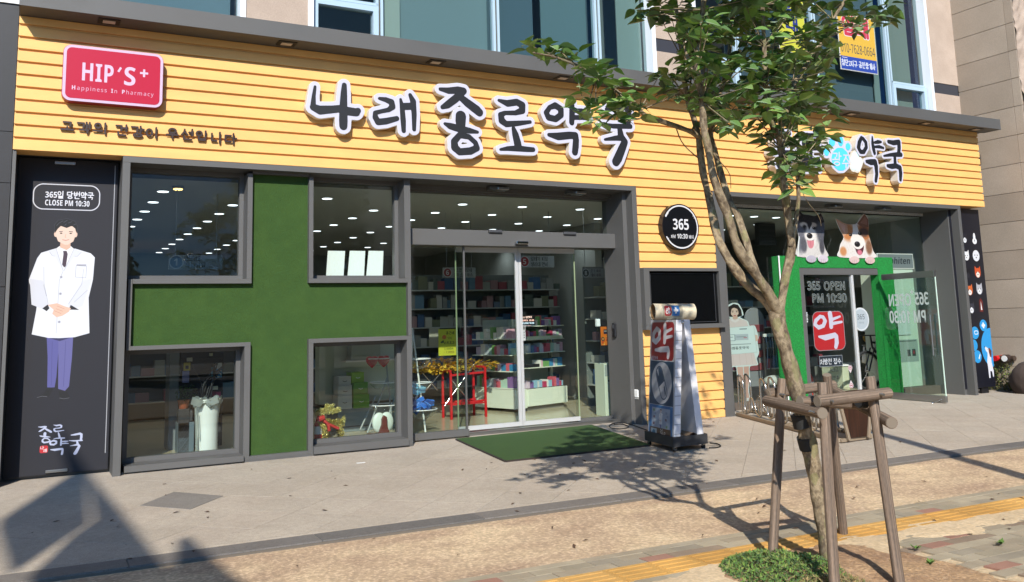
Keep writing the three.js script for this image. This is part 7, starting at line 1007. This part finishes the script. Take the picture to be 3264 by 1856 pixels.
  order.slice(0, 300).forEach(([[m, g, c]]) => { const k = new THREE.Mesh(geos[g], M.leafT[c]); k.name = 'leaf'; m.clone().premultiply(M4().makeTranslation(-tree.position.x, -tree.position.y, -tree.position.z)).decompose(k.position, k.quaternion, k.scale); tree.add(k); });
  const rest = [...order.slice(300).map((q) => q[0]), ...all];
  for (let g = 0; g < 1; g++) {
    const im = new THREE.InstancedMesh(geos[0], new THREE.MeshPhysicalMaterial({ color: 0xffffff, roughness: 0.9, transmission: 0.32, thickness: 0, side: THREE.DoubleSide, clearcoat: 0.6, clearcoatRoughness: 0.35 }), rest.length), cols = [0x5a8028, 0x426626, 0x6c8e30, 0x4e7424, 0x6a7a2a, 0x2f4c1c].map((c) => new THREE.Color(c));
    rest.forEach(([m], i) => { im.setMatrixAt(i, m.clone().premultiply(M4().makeTranslation(-tree.position.x, -tree.position.y, -tree.position.z))); im.setColorAt(i, pick(cols)); });
    im.name = 'crown'; im.userData.kind = 'stuff'; tree.add(im);
  }
  // twigs that carry the leaf rings
  const tw = new MB(); const spine = [at(2160, 60, 5.9), at(2176, 189, 5.91), at(2196, 326, 5.95), at(2239, 326, 6.46), at(2231, 200, 6.46), at(2298, 287, 5.98), at(2330, 60, 5.92), at(2240, 30, 6.5), at(2440, 280, 6.52), at(2436, 150, 6.55), at(2491, 478, 6.46), at(2430, 20, 6.58), at(2523, 298, 6.38), at(2592, 170, 6.32), at(2655, 64, 6.28), at(2707, 85, 6.22), at(2549, 520, 6.46), at(1960, 285, 6.14), at(1830, 205, 6.22), at(2039, 352, 6.07), at(1900, 245, 6.18), at(2266, 424, 6.03), at(2200, -60, 6.2), at(2400, -120, 6.3), at(2000, -200, 6.2), at(2500, -300, 6.2), at(2300, -350, 6.2)];
  tips.forEach(([px, py, z]) => { const c = at(px, py, z); let b = spine[0], bd = 9; for (const q of spine) { const d = q.distanceTo(c) + (q.y > c.y ? 0.15 : 0); if (d < bd) { bd = d; b = q; } } if (bd < 0.42 && py > -40) tw.cyl(b, c, 0.004, 0.0022, 5, true); });
  const twm = tw.build('twigs', M.bark, tree); twm.userData.kind = 'stuff';
}
{ // four stakes and the rails that tie them
  const t = thing('tree_stakes', 'weathered round wooden stakes with cross rails bolted round the street tree', 'tree support', [4.1, 0, 6.2]);
  const log = (name, a, b, r) => { const L = a.distanceTo(b), g = new THREE.CylinderGeometry(r, r, L, 18, 6), p = g.attributes.position; for (let i = 0; i < p.count; i++) { const f = 1 + 0.05 * Math.sin(p.getY(i) * 9 + r * 900) * 0.6; p.setX(i, p.getX(i) * f); p.setZ(i, p.getZ(i) * f); } g.computeVertexNormals(); const uv = g.attributes.uv; for (let i = 0; i < uv.count; i++) uv.setXY(i, uv.getX(i) * 0.6 + r * 37 + L, uv.getY(i) * L * 0.9); const m = new MB(); m.keepUV = true; m.add(g, M4().compose(a.clone().add(b).multiplyScalar(.5), new THREE.Quaternion().setFromUnitVectors(V(0, 1, 0), b.clone().sub(a).normalize()), V(1, 1, 1))); const w = m.build(name, M.post, t); const d = b.clone().sub(a).normalize(); for (const [e, s] of [[a, -1], [b, 1]]) new MB().cyl(e.clone().addScaledVector(d, s * -0.002), e.clone().addScaledVector(d, s * 0.003), r * 0.97, r * 0.9, 18).build('end_grain', M.postEnd, w); return w; };
  const S = [[flat(2452, 1790, 0), at(2493, 1209, 5.92)], [flat(2662, 1905, 0), at(2622, 1222, 6.5)], [flat(2876, 1880, 0), at(2774, 1203, 6.55)], [flat(2690, 1690, 0), at(2636, 1196, 5.92)]];
  for (const [a, b] of S) { a.y -= 0.15; log("stake", a, b, 0.028); }
  log('rail', at(2606, 1280, 6.57), at(2834, 1253, 6.62), 0.031); log('rail', at(2444, 1278, 5.96), at(2622, 1318, 6.6), 0.031); log('rail', at(2446, 1256, 5.84), at(2658, 1228, 5.84), 0.031); log('rail', at(2650, 1242, 5.83), at(2843, 1349, 6.7), 0.031); log('rail', at(2550, 1279, 6.36), at(2743, 1290, 6.36), 0.029);
  for (const [px, py, z] of [[2815, 1258, 6.655], [2652, 1279, 6.61], [2497, 1258, 5.955], [2460, 1283, 6.0], [2592, 1313, 6.56]]) { const p = at(px, py, z); new MB().cyl(p.clone().add(V(-.004, 0, -.02)), p.clone().add(V(-.006, 0, .012)), 0.008, 0.007, 8).build('bolt', M.steel, t); }
  for (const [a, b, z] of [[2584, 2603, 6.36], [2738, 2757, 6.45]]) { const p = at(a, 1281, z), q = at(b, 1283, z); new MB().cyl(p, q, 0.034, 0.034, 14).build('rubber_tie', M.rubber, t); }
}
{ // weeds round the stake foot, seedlings, litter
  const mk = (name, label, cx, cz, rx, rz, h, n, cols, size) => { const im = new THREE.InstancedMesh((() => { const m = new MB(); m.tri(V(0, 0, -.5), V(1, .25, 0), V(0, 0, .5)); m.tri(V(0, 0, .5), V(-.7, .3, 0), V(0, 0, -.5)); return mergeGeometries(m.g); })(), new THREE.MeshPhysicalMaterial({ color: 0xffffff, roughness: .95, transmission: .25, thickness: 0, side: 2 }), n); const cc = cols.map((c) => new THREE.Color(c)); for (let i = 0; i < n; i++) { const a = rr(0, 6.283), q = Math.sqrt(rnd()), lump = 0.7 + 0.5 * fbm(Math.cos(a) * q * .3 + .5, Math.sin(a) * q * .3 + .5, 14, 600, 3), y = rnd() ** 0.5 * h * (1 - q ** 2.2) * lump + 0.005, s = size * rr(.6, 1.4); im.setMatrixAt(i, M4().compose(V(rx * q * Math.cos(a), y, rz * q * Math.sin(a)), new THREE.Quaternion().setFromEuler(new THREE.Euler(rr(-.8, .8), rr(0, 6.28), rr(-.8, .8))), V(s, s, s * .55))); im.setColorAt(i, pick(cc)); } im.name = numbered(name); im.position.set(cx, -0.01, cz); tag(im, label, 'weeds', null, 'stuff'); scene.add(im); };
  mk('ground_weeds', 'thick mat of small green weeds round the foot of the left stake', 3.79, 6.14, 0.33, 0.42, 0.1, 4200, [0x5a7a2c, 0x486826, 0x6c8a34, 0x7a8440, 0x3c5820], 0.019);
  mk('ground_weeds', 'brownish dry weeds at the near edge of the green mat', 3.72, 6.5, 0.28, 0.2, 0.07, 1600, [0x8a7448, 0x7a6a3c, 0x6a7034, 0x9a8454], 0.016);
  for (const [px, py, l] of [[2840, 1795, 'small green seedling left of the right stake'], [2965, 1800, 'small leafy seedling in the paver joints right of the stakes'], [2920, 1750, 'tiny weed in the paver joints beyond the right stake'], [3190, 1735, 'tiny weed in the pavers at the right edge']]) { const c = flat(px, py, 0), m = new MB(); for (let k = 0; k < 16; k++) { const a = rr(0, 6.28), L = rr(.02, .05), d = V(Math.cos(a), rr(.2, .9), Math.sin(a)).normalize(), s = V(-d.z, 0, d.x).normalize(); m.quad(c, c.clone().addScaledVector(d, L * .6).addScaledVector(s, L * .2), c.clone().addScaledVector(d, L), c.clone().addScaledVector(d, L * .6).addScaledVector(s, -L * .2)); } tag(m.build('seedling', std(0x4f6a2a, .9, { side: 2 })), l, 'seedling'); }
  const lt = new MB(); for (let k = 0; k < 110; k++) { const x = rr(0, 9), z = rr(0.3, 7), y = gy(x) + (z > zk(x, 3.83) ? -0.012 : 0.002), a = rr(0, 6.28), L = rr(.012, .034), u = V(Math.cos(a), rr(0, .3), Math.sin(a)).multiplyScalar(L), w = V(-Math.sin(a), rr(0, .4), Math.cos(a)).multiplyScalar(L * .45), c = V(x, y + 0.003, z); lt.tri(c.clone().sub(u), c.clone().add(w).setY(c.y + 0.006), c.clone().add(u)); lt.tri(c.clone().sub(u), c.clone().add(u), c.clone().sub(w).setY(c.y + 0.004)); }
  tag(lt.build('leaf_litter', std(0x4a3526, .9, { side: 2 })), 'scattered curled dry leaves and bits on the ground', 'leaf litter', null, 'stuff');
}
// ---------------------------------------------------------------- what stands around, out of the picture: it throws the shadows and fills the panes
{
  const road = new MB().box(-60, 90, -0.3, -0.06, 9.6, 20).build('road', std(0x57585a, 0.9)); road.userData.kind = 'structure';
  const pv = new MB().box(-60, 90, -0.3, 0.02, 20, 30).build('far_pavement', std(0x8d877e, 0.9)); pv.userData.kind = 'structure';
  const lampPost = thing('lamp_post', 'grey lamp post by the road, out of the picture, its shadow crosses the pavement', 'lamp post', [5.85, -0.06, 8.66]); new MB().cyl(V(5.85, -0.1, 8.66), V(5.85, 7, 8.66), 0.1, 0.07, 20).build('post', M.frameDark, lampPost); new MB().tube([V(5.85, 6.9, 8.66), V(5.9, 7.5, 9.2), V(6.0, 7.7, 10.2)], 0.05, 8).build('arm', M.frameDark, lampPost); new MB().box(5.75, 6.05, 7.64, 7.74, 9.9, 10.6, .03).build('head', M.steel, lampPost);
  // a boarded sign across the road whose gabled shadow falls by the left banner
  const zc = 12, sh = (x, z) => V2(x - 0.5 * (zc - z), 0.77 * (zc - z)), g = thing('road_sign_board', 'tall gabled road sign board standing behind the viewer', 'sign board', [-6.2, 0, zc]);
  extrude([new THREE.Shape([sh(0.61, -1.05), sh(0.335, -0.07), sh(-0.14, 1.72), sh(-0.15, 2.06), sh(-0.04, 3.55), sh(0.47, 2.16)])], 0.08, zc).build('board', M.frameDark, g); extrude([new THREE.Shape([sh(0.61, -1.05), sh(0.5, 2.1), sh(0.52, 2.16), sh(0.32, 2.72), sh(0.06, 3.75), sh(0.03, 4.5), sh(0.12, 5.4), sh(1.3, 5.4), sh(1.12, 4.4), sh(1.04, 3.2), sh(0.97, 3.25), sh(0.86, 3.9), sh(0.79, 3.9), sh(0.72, 2.0), sh(0.62, -0.05)])], 0.08, zc).build('board', M.frameDark, g);
  const f0 = sh(0.3, 4); new MB().cyl(V(f0.x, -0.06, zc + 0.1), V(f0.x, f0.y + 0.5, zc + 0.1), 0.09, 0.09, 14).build('post', M.frameDark, g);
  // buildings over the road
  const bm = [std(0x7d7c78, .8), std(0x6a6660, .8), std(0x8f8a82, .8)], gl = std(0x2a3238, .15);
  [[15, 34, 13, 0, 'long grey block over the road, opposite the doors'], [35, 62, 17, 1, 'tall brown grey block over the road, opposite the right shop'], [-9, -1, 4.6, 2, 'low pale building over the road at the left']].forEach(([x0, x1, h, m, l]) => { const t = thing('opposite_building', l, 'building', [(x0 + x1) / 2, 0, 30]); new MB().box(x0, x1, 0, h, 26, 36).build('wall', bm[m], t); for (let y = 0.9; y < h - 1.5; y += 3.2) for (let x = x0 + 0.8; x < x1 - 2; x += 3) new MB().box(x, x + 1.9, y, y + 1.6, 25.95, 26.1).build('window', gl, t); new MB().box(x0 - .2, x1 + .2, h, h + .4, 25.8, 36.2).build('parapet', bm[(m + 1) % 3], t); });
  const treeAt = (x, z, h, l) => { const t = thing('roadside_tree', l, 'tree', [x, 0, z]); const m = new MB(); m.cyl(V(x, -.1, z), V(x, h * .45, z), .14, .09, 10); m.cyl(V(x, h * .4, z), V(x + .6, h * .7, z + .2), .07, .03, 8); m.cyl(V(x, h * .4, z), V(x - .5, h * .75, z - .2), .07, .03, 8); m.build('trunk', M.bark, t); const n = 5200, geo = new THREE.PlaneGeometry(.22, .13), im = new THREE.InstancedMesh(geo, std(0xffffff, .8, { side: 2 }), n), cc = [0x34521e, 0x2a4418, 0x466426].map((c) => new THREE.Color(c)); for (let i = 0; i < n; i++) { const a = rr(0, 6.28), q = Math.cbrt(rnd()), b = Math.acos(rr(-1, 1)), lob = 1 + .28 * Math.sin(a * 3 + b * 4); im.setMatrixAt(i, M4().compose(V(q * lob * h * .27 * Math.sin(b) * Math.cos(a), h * .68 + q * lob * h * .3 * Math.cos(b), q * lob * h * .27 * Math.sin(b) * Math.sin(a)), new THREE.Quaternion().setFromEuler(new THREE.Euler(rr(0, 6), rr(0, 6), rr(0, 6))), V(1, 1, 1))); im.setColorAt(i, pick(cc)); } im.name = 'crown'; im.userData.kind = 'stuff'; t.add(im); };
  treeAt(9.2, 21.5, 7.5, 'leafy tree over the road, mirrored in the upper right pane'); treeAt(17, 21.5, 7, 'leafy tree over the road, opposite the sliding doors'); treeAt(1.6, 21.2, 5.2, 'small tree over the road, mirrored at the left'); treeAt(27, 21.5, 8, 'leafy tree over the road, far right'); treeAt(38, 21.5, 8, 'leafy tree over the road, beyond the right shop');
}
for (const o of scene.children) o.traverse((k) => { if (k.isMesh && k !== sky) { k.castShadow = k.receiveShadow = true; } });
renderer.render(scene, camera);
